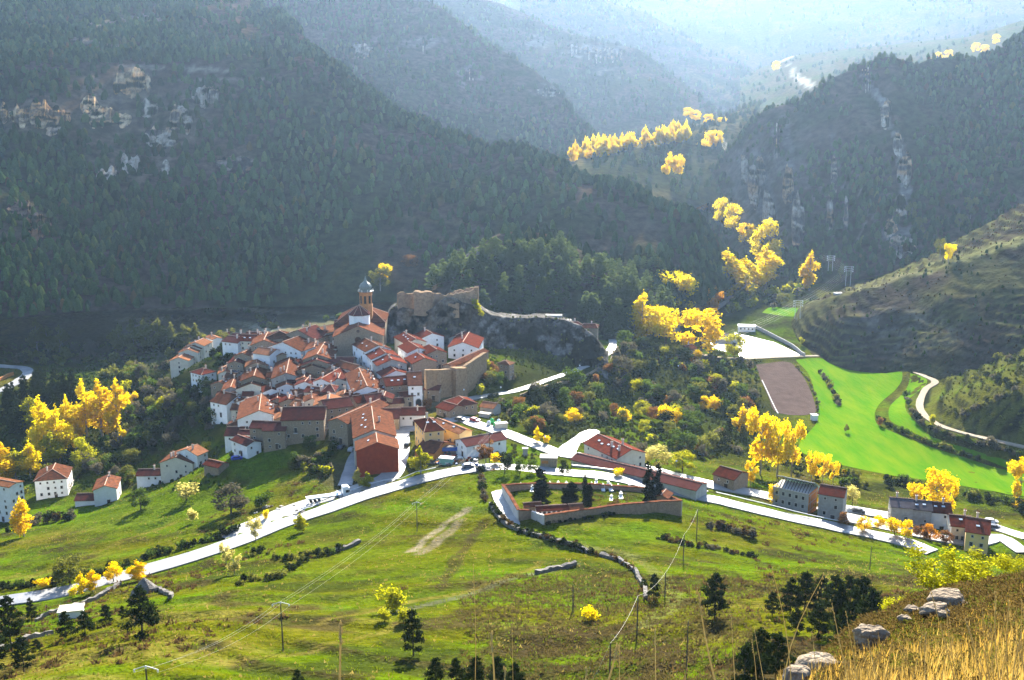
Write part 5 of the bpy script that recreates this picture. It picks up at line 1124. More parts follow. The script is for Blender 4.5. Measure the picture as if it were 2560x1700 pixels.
# ---- autumn poplars, left valley
for k, (kd, lf, u, v, h, w, lab) in enumerate([
 ('poplar','yellow',218,1090,135,62,'yellow poplar on the left of the tall left valley pair'),('poplar','gold',256,1094,140,66,'tallest golden poplar in the left valley'),('poplar','gold',298,1088,132,60,'golden poplar on the right of the tall left valley group'),
 ('fan','gold',332,1030,46,34,'leaning orange tipped poplar right of the tall golden group'),('poplar','yellow',114,1150,152,60,'yellow poplar standing left in the middle valley clump'),('poplar','yellow',150,1160,138,64,'broad yellow poplar in the middle of the valley clump'),
 ('poplar','yellow',172,1100,108,30,'slim yellow poplar top rising behind the valley clump'),('poplar','gold',192,1128,86,34,'orange yellow poplar on the right of the valley clump'),('poplar','lime',132,1172,92,52,'green skirted poplar at the foot of the valley clump'),
 ('poplar','lime',80,1082,88,52,'lime yellow poplar left of the valley clump'),('poplar','gold',6,1208,98,64,'golden poplar cut by the left edge'),('poplar','yellow',78,1196,88,50,'yellow poplar above the white valley house'),('poplar','lime',42,1200,74,54,'green yellow poplar between the edge poplar and its neighbour'),
 ('poplar','gold',60,1342,98,46,'narrow golden poplar beside the white apartment block'),('poplar','yellow',305,1112,46,26,'small isolated yellow poplar in the ravine scrub'),('round','lime',214,1172,76,70,'round yellow green tree below the valley clump'),('round','green',318,1062,52,50,'green round tree at the foot of the tall golden group')]):
    T(kd, lf, u, v, h, w, lab)
# ---- river poplars
for (kd, lf, u, v, h, w, lab) in [
 ('poplar','yellow',1604,856,84,46,'tall two toned poplar left of the big yellow river tree'),('round','yellow',1677,815,96,100,'biggest bright yellow tree by the river'),('round','yellow',1664,866,72,84,'golden round tree in front of the big river tree'),('round','gold',1752,884,78,90,'wide golden tree beside the sports hall'),
 ('poplar','gold',1731,786,70,42,'golden poplar right of the big river tree'),('poplar','gold',1762,778,60,30,'thin orange poplar behind the riverside road'),('fan','orange',1777,790,48,48,'orange sparse tree on the riverside road'),('poplar','yellow',1815,752,84,62,'yellow poplar, left of the upper river trio'),
 ('poplar','yellow',1860,742,80,64,'yellow poplar, middle of the upper river trio'),('poplar','yellow',1912,724,90,66,'yellow poplar, right of the upper river trio'),('round','lime',1835,892,40,46,'olive yellow bush tree on the court corner'),('poplar','gold',2022,726,82,36,'lone golden poplar by the white house upstream'),
 ('round','yellow',1790,560,56,52,'first yellow tree of the upstream chain'),('round','yellow',1828,575,56,52,'second yellow tree of the upstream chain'),('round','gold',1863,606,48,48,'third yellow tree of the upstream chain'),('round','yellow',1908,648,86,78,'large yellow tree ending the upstream chain'),('round','yellow',1930,655,46,38,'small yellow tree in front of the large upstream one'),('round','yellow',1918,706,60,62,'bright yellow tree above the river trio'),('round','yellow',1850,712,44,62,'low yellow tree behind the river trio'),
 ('round','orange',1748,528,26,32,'small orange tree at the top of the upstream chain'),
 ('fan','gold',1900,1186,146,80,'tall golden tree on the left of the field side group'),('fan','yellow',1942,1192,140,84,'tallest golden tree of the field side group'),('fan','gold',1978,1190,120,58,'golden tree on the right of the field side group'),('poplar','gold',1853,1090,70,36,'slim golden poplar left of the field side group'),
 ('fan','gold',2028,1210,78,42,'golden sapling left behind the unfinished house'),('fan','gold',2056,1210,66,34,'golden sapling in the middle behind the unfinished house'),('fan','gold',2082,1212,50,28,'smallest golden sapling behind the unfinished house'),('fan','gold',1876,1216,56,38,'golden tree left of the unfinished house'),
 ('fan','gold',2334,1296,104,84,'broad golden tree behind the roadside terrace'),('fan','gold',2286,1262,52,48,'small golden tree left behind the roadside terrace'),('fan','gold',2366,1296,86,46,'golden tree at the right end of the roadside terrace'),('fan','gold',2546,1268,104,64,'sparse golden tree on the right edge of the field'),('round','pale',2130,1266,50,44,'grey green willow beside the narrow grey house'),
 ('fan','gold',955,706,40,34,'orange topped tree behind the church tower'),('fan','olive',945,724,52,56,'bare olive tree behind the church tower'),('round','rust',1020,664,30,40,'rust coloured round tree above the castle')]:
    q_ = (1.4 if v > 750 else 1.14) if v < 900 else 1.06
    T(kd, lf, u, v, h*q_, w*q_, lab)
for (u, v, h, w, lf, lab) in [(2364,655,46,34,'yellow','bright yellow tree on the crest of the terraced ridge'),(2310,590,44,30,'olive','olive yellow tree below the right mountain'),(2345,640,50,34,'olive','dull yellow tree beside the bright ridge tree'),(2282,548,46,34,'olive','dull golden tree under the rock ribs'),(2430,540,48,36,'olive','pale golden tree high on the right'),(2400,575,40,30,'olive','small dull tree beside the boulder patch')]:
    T('fan', lf, u, v, h, w, lab)
# far rows of poplars
rs = random.Random(5)
for k in range(84):
    t = rs.random(); u = 1420+t*300+rs.uniform(-6, 6); v = 408-t*60+rs.uniform(-9, 7); dd = 1105+t*130+(408-t*60-v)*4
    p = at_d(u, v, dd); plant('poplar', rs.choice(['gold', 'yellow', 'gold']), p, rs.uniform(12, 24), rs.uniform(6, 10), 'golden poplar in the long far row above the wooded spur', 'tree', 'far row of golden poplars', parts=False)
for (u, v, h, w) in [(1772,395,66,40),(1752,408,50,36),(1790,376,50,36),(1735,425,40,30)]: T('round', 'gold', u, v, h, w, 'golden tree in the knot above the gorge', group='knot of golden trees above the gorge', d=1230, parts=False)
for (u, v, h) in [(1690,452,64),(1670,448,52)]: T('fan', 'gold', u, v, h, 44, 'orange gold tree below the far poplar row', group='orange gold trees below the far row', d=1010, parts=False)
for (u, v) in [(1720,296),(1739,304),(1771,312),(1806,320),(1818,328),(1830,330),(1790,345)]: T('round', 'gold', u, v, 26, 30, 'small golden tree in the upper far line', group='upper line of far golden trees', d=1450, parts=False)
for (u, v) in [(2335,160),(2345,155),(2370,150),(2438,132),(2460,136),(2490,112),(1940,178)]: T('round', 'gold', u, v, 24, 24, 'tiny golden tree on the hazy far meadows', group='golden trees on the far meadows', d=2150, parts=False)
# ---- olive poplars left of the village and pines on the left
for k, (u, v, h) in enumerate([(300,882,70),(335,880,74),(365,880,78),(398,878,80),(432,876,66),(462,874,62),(492,868,56),(95,876,72),(120,880,60),(152,884,66)]): T('poplar', 'olive', u, v, h, 42, 'dull olive poplar in the shaded valley left of the village', group='olive poplars left of the village')
rs = random.Random(8)
for k in range(44):
    u = rs.uniform(20, 215); v = rs.uniform(1000, 1085)+(10 if u < 60 else -20); T('pine', 'pine', u, v, rs.uniform(52, 74), rs.uniform(30, 42), 'dark pine in the dense grove behind the left poplars', group='dark pine grove behind the left poplars', parts=False)
# ---- foreground and meadow trees
for (kd, lf, u, v, h, w, lab, cat) in [
 ('pine','pine',358,1598,134,104,'big lone pine with its shadow on the left meadow','tree'),('pine','pine',1034,1640,118,72,'lone pine near the bottom centre','tree'),('bush','lime',985,1528,72,84,'large golden green round shrub on the meadow','shrub'),('bush','lime',962,1552,36,44,'low golden shrub left below the round shrub','shrub'),('bush','lime',1008,1556,42,48,'low golden shrub right below the round shrub','shrub'),
 ('bush','yellow',1474,1552,46,64,'bright yellow broom on the lower meadow','shrub'),('pine','pine',1634,1500,66,44,'small dark pine beside the footpath','tree'),('pine','pine',1786,1545,112,86,'dark bushy pine right of the footpath','tree'),('pine','pine',165,1596,68,56,'pine left of the pair near the meadow hut','tree'),('pine','pine',214,1590,64,54,'pine right of the pair near the meadow hut','tree'),('pine','pine',266,1560,48,46,'small pine right of the meadow hut','tree'),('pine','pine',308,1552,38,24,'thin young pine left of the big lone pine','tree'),('pine','pine',92,1632,34,34,'small pine low on the left','tree'),
 ('pine','pine',30,1628,140,80,'tall dark spruce at the left edge','tree'),('pine','pine',80,1560,66,36,'narrow dark spruce behind the edge spruce','tree'),('pine','pine',-6,1680,120,80,'dark spruce cut by the left edge','tree'),('pine','pine',60,1680,90,66,'dark pine in front of the edge spruce','tree'),
 ('fan','pale',640,1352,52,44,'pale yellow willow by the lower road','tree'),('poplar','lime',752,1330,46,30,'slim green poplar by the lower road','tree'),('fan','pale',566,1412,52,34,'thin pale tree at the road edge','tree'),('fan','pale',586,1436,54,48,'pale yellow tree below the road edge','tree'),('round','olive',176,1462,70,88,'large olive orange tree at the left road','tree'),('bush','gold',112,1468,26,56,'low golden shrub left of the olive orange tree','shrub'),
 ('poplar','yellow',206,1488,56,30,'yellow sapling left of the taller golden one at the road','tree'),('poplar','gold',233,1480,56,34,'golden sapling by the left road','tree'),('bush','yellow',184,1490,28,36,'low yellow shrub at the left road edge','shrub'),('round','gold',284,1456,52,50,'orange gold tree above the left road','tree'),('poplar','gold',346,1452,52,44,'orange gold sapling beside the road bend','tree'),
 ('poplar','lime',1052,1184,66,46,'plump yellow green poplar at the scrap yard corner','tree'),('poplar','pale',896,1216,44,24,'pale sapling left in front of the brick gable','tree'),('poplar','lime',918,1222,42,26,'lime sapling right in front of the brick gable','tree'),('bush','yellow',665,1298,26,24,'little yellow shrub beside the truck stop','shrub'),
 ('bush','pale',466,1250,46,78,'wide pale yellow bush on the upper left meadow','shrub'),('round','green',352,1274,50,58,'dark green tree with a long shadow on the left meadow','tree'),('bush','pale',482,1306,40,36,'small pale bush on the left meadow','shrub'),('round','grey',578,1284,68,96,'large grey green bush above the road','shrub'),('bush','green',655,1268,40,60,'dark hedge bush beside the road embankment','shrub'),
 ('poplar','yellow',1344,1106,38,20,'narrow yellow poplar beside the village road','tree'),('bush','gold',1366,1108,22,30,'low golden shrub beside the narrow yellow poplar','shrub'),('round','dark',1262,1182,52,48,'dark round bush left by the roadside','shrub'),('round','green',1300,1186,42,40,'green bush beside the dark roadside bush','shrub'),('round','green',1332,1184,36,36,'green bush left of the tan hut','shrub'),('round','dark',1412,1188,36,40,'dark round bush right of the tan hut','shrub'),('bush','yellow',1547,1190,22,38,'low yellow shrub beside the guard rail','shrub'),('bush','gold',1240,1160,30,40,'golden shrub beside the warehouse pole','shrub'),('fan','rust',1215,1158,50,50,'bare brown tree beside the scrap yard pole','tree'),
 ('round','pale',1640,1172,58,84,'pale willow thicket right of the three unit house','tree'),('round','lime',1706,1180,52,70,'yellow green willow right of the pale thicket','tree'),('round','grey',1600,1150,44,50,'grey bush right of the three unit house','shrub'),
 ('round','gold',1500,915,24,20,'rust tree above the switchback','tree'),('bush','lime',2118,897,18,24,'small yellow bush at the field corner','shrub'),('bush','lime',2476,858,34,60,'yellow bush on the right hand terraces','shrub'),('bush','rust',2200,1064,24,26,'rusty bush on the field boundary','shrub'),('round','olive',2115,1082,22,16,'little lone tree in the wheat field','tree'),('bush','lime',2330,1062,28,28,'yellow bush beside the dirt track bend','shrub'),('bush','grey',2478,1122,36,34,'pale grey bush above the lower field','shrub'),('bush','lime',2004,862,22,18,'single lime tree on the bank beyond the court','shrub'),('round','green',2530,830,50,76,'dark green thicket on the right hand ridge','shrub'),('round','dark',2325,770,36,70,'dark bush on the terraced ridge face','shrub'),
 ('fan','olive',561,872,46,48,'half bare tree beside the white tower house','tree'),('bush','yellow',1013,1010,20,26,'yellow bush beside the white framed garage','shrub'),('bush','rust',1068,1022,26,46,'brown bush beside the purple roofs','shrub'),('bush','lime',1200,990,34,36,'lime bush below the bastion','shrub'),('bush','lime',1218,938,46,36,'lime bush at the foot of the town wall','shrub'),('bush','olive',580,1146,20,20,'olive bush beside the white annex','shrub'),('round','lime',517,1138,34,32,'lime tree behind the cream meadow house','tree')]:
    big = h*w > 1500
    T(kd, lf, u, v, h, w, lab, cat, parts=big)
for (u, v, h, w, lf) in [(2075,1290,30,44,'gold'),(2110,1312,30,40,'rust'),(2160,1330,36,44,'gold'),(2196,1322,34,40,'gold'),(2236,1338,44,50,'gold'),(2262,1344,44,44,'gold'),(2326,1350,38,50,'orange'),(2300,1346,34,40,'rust'),(2365,1356,30,40,'rust'),(1990,1272,46,40,'gold'),(1935,1260,50,40,'gold'),(2030,1275,36,40,'gold')]:
    T('round', lf, u, v, h, w, 'small autumn tree in the row in front of the roadside houses', 'tree', 'autumn trees in front of the roadside houses')
rs = random.Random(14)
for k, (u, v, h) in enumerate([(1975,1535,90),(2010,1530,100),(2050,1535,95),(2085,1548,110),(2120,1560,120),(2150,1572,130),(2175,1590,120),(2045,1600,90),(2100,1640,120),(2140,1660,110),(1930,1540,60),(1990,1590,70),(1900,1700,130),(1940,1720,140),(1860,1720,110)]): T('pine', 'pine', u, v, h, h*.78, 'dark pine in the cluster below the foreground slope', 'tree', 'pines below the foreground slope')
for (u, v, h) in [(1090,1722,80),(1140,1716,72),(1190,1730,90),(1245,1724,84),(1288,1735,80),(745,1722,50)]: T('pine', 'pine', u, v, h, h*.8, 'dark pine top along the bottom edge', 'tree', 'pine tops along the bottom edge')
for (u, v, h, w, lab) in [(1349,1262,92,46,'broad dark cypress on the left of the cemetery'),(1428,1266,62,44,'bushy dark cypress in the middle of the cemetery'),(1410,1262,28,14,'dwarf cypress beside the bushy one'),(1462,1268,82,20,'slim cypress left of the middle pair'),(1475,1270,60,20,'slim cypress right of the middle pair'),(1618,1262,106,28,'tallest cypress on the right of the cemetery'),(1630,1262,76,18,'short cypress behind the tallest one'),(1644,1256,96,22,'slim cypress right of the tallest one')]:
    T('cypress', 'cypress', u, v, h, w, lab)
# ---- counted scrub: shrubs on the slope right of the village, in the ravine and on the verges
SHRUBS = []
def on_road(u, v):
    p = hit(u, v); return float(lookup(p[0], p[1], _mask)) > .5
def scatter(n, poly, lo, hi, leaves, label, group, kinds=('bush', 'round'), seed=1, wr=(.9, 1.4), d=None, cat='shrub'):
    rs = random.Random(seed); P = np.array(poly); k = 0; t = 0
    while k < n and t < n*30:
        t += 1; u = rs.uniform(P[:, 0].min(), P[:, 0].max()); v = rs.uniform(P[:, 1].min(), P[:, 1].max())
        if not inside(poly, np.array(u), np.array(v)): continue
        if vnoise(u/45, v/28, seed+90) < .34: continue
        h = rs.uniform(lo, hi)*(1.25 if rs.random() < .15 else 1); lf = rs.choices([x for x, _ in leaves], [y for _, y in leaves])[0]
        kd = rs.choice(kinds); ww = h*rs.uniform(*wr); k += 1
        if d is None and on_road(u, v): continue
        SHRUBS.append((kd, lf, u, v, h, ww, label, group, d))
SCR = [('green',5),('dark',3),('olive',4),('grey',4),('rust',1.5),('lime',1.5),('gold',.6)]
scatter(230, [(1230,930),(1400,975),(1520,930),(1600,880),(1700,890),(1780,930),(1870,1000),(1890,1080),(1850,1130),(1760,1150),(1650,1120),(1560,1075),(1480,1060),(1330,1085),(1260,1045),(1180,1020)], 18, 44, SCR, 'autumn shrub in the dense scrub right of the village', 'scrub right of the village', seed=21)
scatter(150, [(250,1020),(330,930),(420,945),(520,960),(545,1020),(530,1090),(460,1115),(400,1150),(300,1170),(230,1200),(180,1210),(220,1120),(330,1080)], 18, 42, [('green',4),('dark',4),('grey',4),('olive',3),('lime',.8)], 'shrub in the shaded ravine left of the village', 'scrub in the left ravine', seed=22)
scatter(60, [(440,870),(560,860),(590,905),(560,930),(540,910),(480,905)], 14, 26, [('dark',5),('green',2)], 'dark garden bush in the hollow below the cream terrace', 'garden bushes below the cream terrace', seed=23)
scatter(70, [(0,900),(260,870),(440,880),(420,930),(330,960),(250,940),(100,925)], 14, 34, [('dark',3),('olive',3),('grey',3)], 'dull shrub along the shaded stream', 'shrubs along the shaded stream', seed=24)
scatter(60, [(0,1180),(80,1160),(260,1150),(330,1200),(310,1240),(170,1150),(0,1300)], 18, 36, [('green',4),('olive',3),('grey',2)], 'shrub around the left valley houses', 'shrubs around the valley houses', seed=25)
scatter(45, [(760,1130),(880,1100),(870,1150),(840,1190),(760,1190),(720,1180)], 14, 30, [('olive',3),('green',2),('grey',3),('lime',2)], 'shrub on the bank left of the brick gable', 'shrubs left of the brick gable', seed=26)
scatter(60, [(1850,1160),(2000,1140),(2120,1180),(2300,1215),(2560,1260),(2560,1285),(2400,1255),(2200,1235),(2000,1200)], 14, 30, [('dark',4),('olive',3),('green',3),('gold',1)], 'hedge shrub along the river below the field', 'river hedge below the field', seed=27)
scatter(46, [(300,800),(520,780),(760,790),(880,800),(700,828),(480,815),(300,835)], 10, 22, [('olive',3),('grey',3),('green',2)], 'shrub on the terraces behind the village', 'shrubs behind the village', seed=48)
scatter(60, [(1540,900),(1560,860),(1640,830),(1700,870),(1760,900),(1880,910),(1890,1030),(1830,1000),(1740,930),(1600,930)], 16, 36, SCR, 'shrub on the bank between castle road and river', 'shrubs between castle road and river', seed=28)
scatter(60, [(1880,680),(1950,640),(2000,660),(2010,740),(1960,770),(1880,780),(1800,790)], 14, 30, [('olive',3),('green',3),('lime',2),('grey',2)], 'shrub in the upper river gardens', 'shrubs in the river gardens', seed=29)
scatter(60, [(2030,1120),(2060,1150),(1990,1130)], 8, 14, [('dark',1)], 'low hedge bush', 'low hedge', seed=30) if False else None
def line_bushes(pl, n, h, leaves, label, group, seed, d=None):
    rs = random.Random(seed); P = np.array(pl, float); L = np.r_[0, np.cumsum(np.hypot(*np.diff(P, axis=0).T))]
    for k in range(n):
        s = L[-1]*(k+rs.random())/n; u = np.interp(s, L, P[:, 0]); v = np.interp(s, L, P[:, 1])+rs.uniform(-3, 3); hh = h*rs.uniform(.6, 1.2); SHRUBS.append(('bush', rs.choice(leaves), u, v, hh, hh*rs.uniform(1, 1.5), label, group, d))
line_bushes([(2050,935),(2075,965),(2092,1000),(2098,1020)], 16, 16, ['grey', 'olive', 'dark'], 'bush in the short hedge inside the wheat field', 'hedge inside the wheat field', 31)
line_bushes([(2196,1050),(2240,1075),(2330,1112),(2460,1158)], 34, 16, ['dark', 'green', 'olive'], 'bush on the dark bank between the two fields', 'bank between the fields', 32)
line_bushes([(2262,985),(2275,1025),(2310,1068),(2350,1085),(2470,1120),(2560,1145)], 34, 18, ['dark', 'green', 'grey'], 'bush along the dirt track above the narrow field', 'bushes along the dirt track', 33)
line_bushes([(1990,915),(2020,950),(2042,1000),(2046,1040)], 18, 9, ['olive', 'grey'], 'low bush between ploughed and green field', 'bushes along the ploughed field', 34)
line_bushes([(1228,1262),(1250,1300),(1300,1330),(1380,1352),(1440,1368),(1475,1384),(1545,1402),(1590,1430),(1612,1470),(1615,1500)], 52, 18, ['dark', 'dark', 'heather'], 'black bramble on the dry stone wall below the cemetery', 'brambles on the dry stone wall', 35)
line_bushes([(1200,1175),(1205,1215),(1215,1260)], 14, 18, ['grey', 'dark', 'heather'], 'bramble along the wall left of the cemetery drive', 'brambles left of the cemetery drive', 36)
line_bushes([(0,1475),(100,1468),(240,1440),(330,1410),(420,1380),(520,1355),(600,1325)], 40, 26, ['dark', 'green', 'dark'], 'dark hedge bush on the bank above the left road', 'hedge above the left road', 37)
line_bushes([(1360,1312),(1450,1300),(1540,1290)], 12, 14, ['dark'], 'dark bush against the cemetery wall', 'bushes against the cemetery wall', 38)
line_bushes([(1770,1320),(1830,1330),(1890,1345)], 12, 24, ['heather', 'dark', 'grey'], 'dark thorn bush on the right meadow', 'thorn bushes on the right meadow', 39)
line_bushes([(1640,1345),(1720,1365),(1800,1375),(1900,1400)], 22, 16, ['heather', 'dark', 'grey'], 'low thorn bush along the meadow terrace', 'thorn bushes along the meadow terrace', 40)
line_bushes([(610,1400),(660,1380),(700,1400),(760,1390),(820,1390),(850,1375)], 18, 22, ['dark', 'green', 'olive'], 'dark shrub on the terrace edge below the road', 'dark shrubs below the road', 41)
line_bushes([(590,1470),(620,1450),(680,1450),(730,1425),(770,1400)], 16, 24, ['dark', 'olive'], 'dark shrub on the middle meadow terrace', 'dark shrubs on the middle meadow', 42)
line_bushes([(20,1330),(90,1310),(160,1300),(190,1290)], 14, 26, ['grey', 'dark', 'heather'], 'grey bramble along the left meadow top', 'brambles along the left meadow', 43)
line_bushes([(2100,880),(2200,885),(2280,900),(2360,905),(2450,895),(2560,905)], 26, 16, ['grey', 'olive', 'dark'], 'bush on the stony bank above the field', 'bushes above the field', 44)
line_bushes([(2420,960),(2470,945),(2520,960),(2540,985),(2470,1010),(2400,1040)], 22, 18, ['grey', 'olive', 'dark'], 'bush on the right hand terrace walls', 'bushes on the right terraces', 45)
line_bushes([(1185,755),(1195,775),(1205,790)], 6, 16, ['lime'], 'lime green bush on the castle rock shoulder', 'bushes on the castle rock shoulder', 46, d=505)
line_bushes([(1225,900),(1230,930),(1215,960),(1200,975)], 10, 22, ['lime', 'green', 'olive'], 'bush on the slope below the town wall', 'bushes below the town wall', 47)
LEAFWORD = {'green': 'green', 'dark': 'blackish green', 'olive': 'olive', 'grey': 'grey', 'rust': 'rusty brown', 'lime': 'yellow green', 'gold': 'golden', 'heather': 'dark brown', 'yellow': 'yellow', 'pale': 'pale'}
SHRUBS.sort(key=lambda s: -s[4]*s[5]); LOWB = {}
for s in range(3):
    LOWB[s] = leaf_cloud(lobes_bush(60+s), 190, .085, 60+s)
rest_s = {}
for k, (kd, lf, u, v, h, w, lab, grp, d) in enumerate(SHRUBS):
    if k < 235: T(kd, lf, u, v, h, w, LEAFWORD[lf]+' '+lab.replace('black ', '').replace('dark ', '').replace('autumn ', '').replace('grey ', '').replace('lime green ', '').replace('dull ', ''), 'shrub', LEAFWORD[lf]+' '+grp, d=d, name='shrub', parts=False)
    else: rest_s.setdefault((lf, grp), []).append((u, v, h, w, d))
for (lf, grp), L in rest_s.items():
    Vs, Fs, b_ = [], [], 0; rr = random.Random(len(L))
    for (u, v, h, w, d) in L:
        p = hit(u, v) if d is None else at_d(u, v, d); s = pxm(p); V_, F_ = LOWB[rr.randrange(3)]; a = rr.uniform(0, 6.28); sx = w/s/.98
        Q_ = np.stack([(V_[:, 0]*math.cos(a)-V_[:, 1]*math.sin(a))*sx+p[0], (V_[:, 0]*math.sin(a)+V_[:, 1]*math.cos(a))*sx+p[1], V_[:, 2]*h/s/.93+p[2]-.2], 1); Vs.append(Q_); Fs.append(F_+b_); b_ += len(V_)
    tag(obj('undergrowth', npmesh('undergrowth', np.vstack(Vs), np.vstack(Fs), LEAF[lf])), label='smaller '+LEAFWORD[lf]+' bushes of the '+grp, kind='stuff')
# ================================================================== STUFF: woods, tussocks
def pine_proto(seed):
    r = np.random.default_rng(seed); V = [(0, 0, 1.0)]; Fc = []; n = 6; lev = [(.84, .15), (.52, .29), (.16, .27)]
    for z, w in lev:
        for i in range(n):
            t = 2*math.pi*(i+r.uniform(-.25, .25))/n; q = w*r.uniform(.72, 1.2); V.append((q*math.cos(t), q*math.sin(t), z+r.uniform(-.07, .07)))
    for i in range(n): Fc.append((0, 1+i, 1+(i+1) % n))
    for l in range(len(lev)-1):
        a, b = 1+l*n, 1+(l+1)*n
        for i in range(n): j = (i+1) % n; Fc += [(a+i, b+i, b+j), (a+i, b+j, a+j)]
    return np.array(V), np.array(Fc)
PROTO = [pine_proto(s) for s in range(6)]
M_woods = mat('mixed_wood', (1, 1, 1), rough=1, spec=0, tint=True, var=(.6, .6, .6), scale=1.2, transl=.42)
def wood(name, P, H, W, m, label):
    """one mesh of many small crowns"""
    Vs, Fs, Cs = [], [], []; b = 0; r = np.random.default_rng(len(P)); pal = np.array([(.044,.078,.024),(.056,.096,.030),(.074,.104,.028),(.034,.056,.020),(.095,.105,.026),(.105,.075,.026)]); TC = pal[r.choice(6, len(P), p=[.34,.32,.17,.12,.04,.01])]*r.uniform(.75, 1.3, (len(P), 1))*(1+1.1*fbm(P[:, 0]/60, P[:, 1]/60, 7, 3))[:, None] if m is None else None
    if m is not None: TC = np.ones((len(P), 3))
    idx = r.integers(0, len(PROTO), len(P)); ang = r.uniform(0, 6.28, len(P))
    for k, (pv, pf) in enumerate(PROTO):
        s = np.nonzero(idx == k)[0]
        if not len(s): continue
        c, sn = np.cos(ang[s])[:, None], np.sin(ang[s])[:, None]; X = (pv[None, :, 0]*c-pv[None, :, 1]*sn)*W[s, None]; Y = (pv[None, :, 0]*sn+pv[None, :, 1]*c)*W[s, None]; Z = pv[None, :, 2]*H[s, None]
        V = np.stack([X+P[s, None, 0], Y+P[s, None, 1], Z+P[s, None, 2]], -1); Vs.append(V.reshape(-1, 3)); Cs.append(np.repeat(TC[s], len(pv), 0))
        Fs.append((pf[None]+(np.arange(len(s))*len(pv))[:, None, None]).reshape(-1, 3)+b); b += V.shape[0]*V.shape[1]
    return tag(obj(name, npmesh(name, np.vstack(Vs), np.vstack(Fs), M_woods if m is None else m, col=np.vstack(Cs) if m is None else None)), label=label, kind='stuff')
def on_hill(name, n, seed, vmin=-60, umin=-150, umax=2710, bare=(), gaps=.36, gs=70, crest=0.0):
    """random points on a hill mesh inside the view"""
    P, uu, vv = HILLS[name]; r = np.random.default_rng(seed); R_, C_ = P.shape[:2]; e = np.linalg.norm(P[1:, 1:]-P[:-1, :-1], axis=2)**2
    e = e/ e.sum(); out = []
    k = r.choice(e.size, n*3, p=e.ravel()); i, j = np.unravel_index(k, e.shape); a, b = r.random(len(k))[:, None], r.random(len(k))[:, None]
    Q = (P[i, j]*(1-a)+P[i+1, j]*a)*(1-b) + (P[i, j+1]*(1-a)+P[i+1, j+1]*a)*b; u, v = proj(Q)
    ok = (u > umin) & (u < umax) & (v > vmin)
    dens = fbm(Q[:, 0]/gs, Q[:, 1]/gs, seed, 4)+.5; keep = dens > gaps-.12*r.random(len(k))
    for (bu, bv, ru, rv, w) in bare: keep &= ~((((u-bu)/ru)**2+((v-bv)/rv)**2 < 1) & (r.random(len(k)) < w))
    Q = Q[ok & keep][:n]; return Q
BARE_L = [(330,215,70,60,.9),(90,290,110,60,.9),(250,260,90,80,.8),(450,290,90,80,.75),(330,400,120,80,.6),(60,550,90,90,.6),(590,410,90,50,.6),(350,180,330,18,.7),(540,185,180,30,.6),(300,50,130,20,.8),(260,110,100,20,.7),(1100,600,170,40,.65),(1560,600,120,50,.4)]
Q = on_hill('forested_hillside', 14500, 501, bare=BARE_L, gaps=.40, gs=110)
# the 300 largest-showing pines stand singly; the rest is one wood
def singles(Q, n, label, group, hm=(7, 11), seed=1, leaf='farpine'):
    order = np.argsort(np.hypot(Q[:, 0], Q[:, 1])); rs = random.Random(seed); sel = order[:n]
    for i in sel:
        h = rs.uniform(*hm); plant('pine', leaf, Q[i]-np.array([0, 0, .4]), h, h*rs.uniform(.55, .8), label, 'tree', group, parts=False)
    return np.delete(Q, sel, 0)
def sizes(Q, lo, hi, seed):
    r = np.random.default_rng(seed); H = r.uniform(lo, hi, len(Q)); return H, H*r.uniform(.75, 1.15, len(Q))
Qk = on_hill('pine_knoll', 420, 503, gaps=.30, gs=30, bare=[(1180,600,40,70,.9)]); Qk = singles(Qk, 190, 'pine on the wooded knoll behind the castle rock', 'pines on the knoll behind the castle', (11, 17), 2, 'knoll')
near_s = Q[(proj(Q)[0] > 1250)]; rest = Q[(proj(Q)[0] <= 1250)]; near_s = singles(near_s, 110, 'pine on the lower spur right of the knoll', 'pines on the lower spur', (7, 11), 3); Q = np.vstack([near_s, rest])
H_, W_ = sizes(Q, 5.5, 11, 1); wood('pine_forest', Q-np.array([0, 0, .6]), H_, W_, None, 'pine forest covering the mountainside behind the village')
if len(Qk): H_, W_ = sizes(Qk, 7, 12, 2); wood('knoll_wood', Qk-np.array([0, 0, .6]), H_, W_, None, 'remaining pines of the wooded knoll')
for nm, n, lo, hi, sd, gp, lab, bare in [('second_ridge', 6000, 6, 12, 511, .36, 'wood on the second hazy ridge', []), ('third_ridge', 4500, 7, 13, 512, .36, 'wood on the third hazy ridge', [(1480,130,80,20,.9)]), ('fourth_ridge', 2500, 8, 15, 513, .4, 'wood on the fourth hazy ridge', []), ('far_ridge', 2500, 10, 20, 514, .45, 'wood on the farthest ridge', []), ('cliff_hillside', 5200, 4, 9, 515, .44, 'scattered pines on the rocky right mountain', [(1880,480,70,140,.8),(1980,480,40,150,.7),(2255,400,30,150,.85)]), ('terraced_ridge', 420, 1, 3, 516, .52, 'scrub on the terraced ridge', []), ('poplar_valley', 900, 6, 11, 517, .4, 'dark wood beside the far poplar row', []), ('far_meadows', 500, 6, 12, 518, .5, 'hedgerows on the hazy far meadows', [])]:
    Qn = on_hill(nm, n, sd, gaps=gp, bare=bare); H_, W_ = sizes(Qn, lo, hi, sd); wood(nm.replace('_hillside', '')+'_wood', Qn-np.array([0, 0, .5]), H_, W_, None, lab)
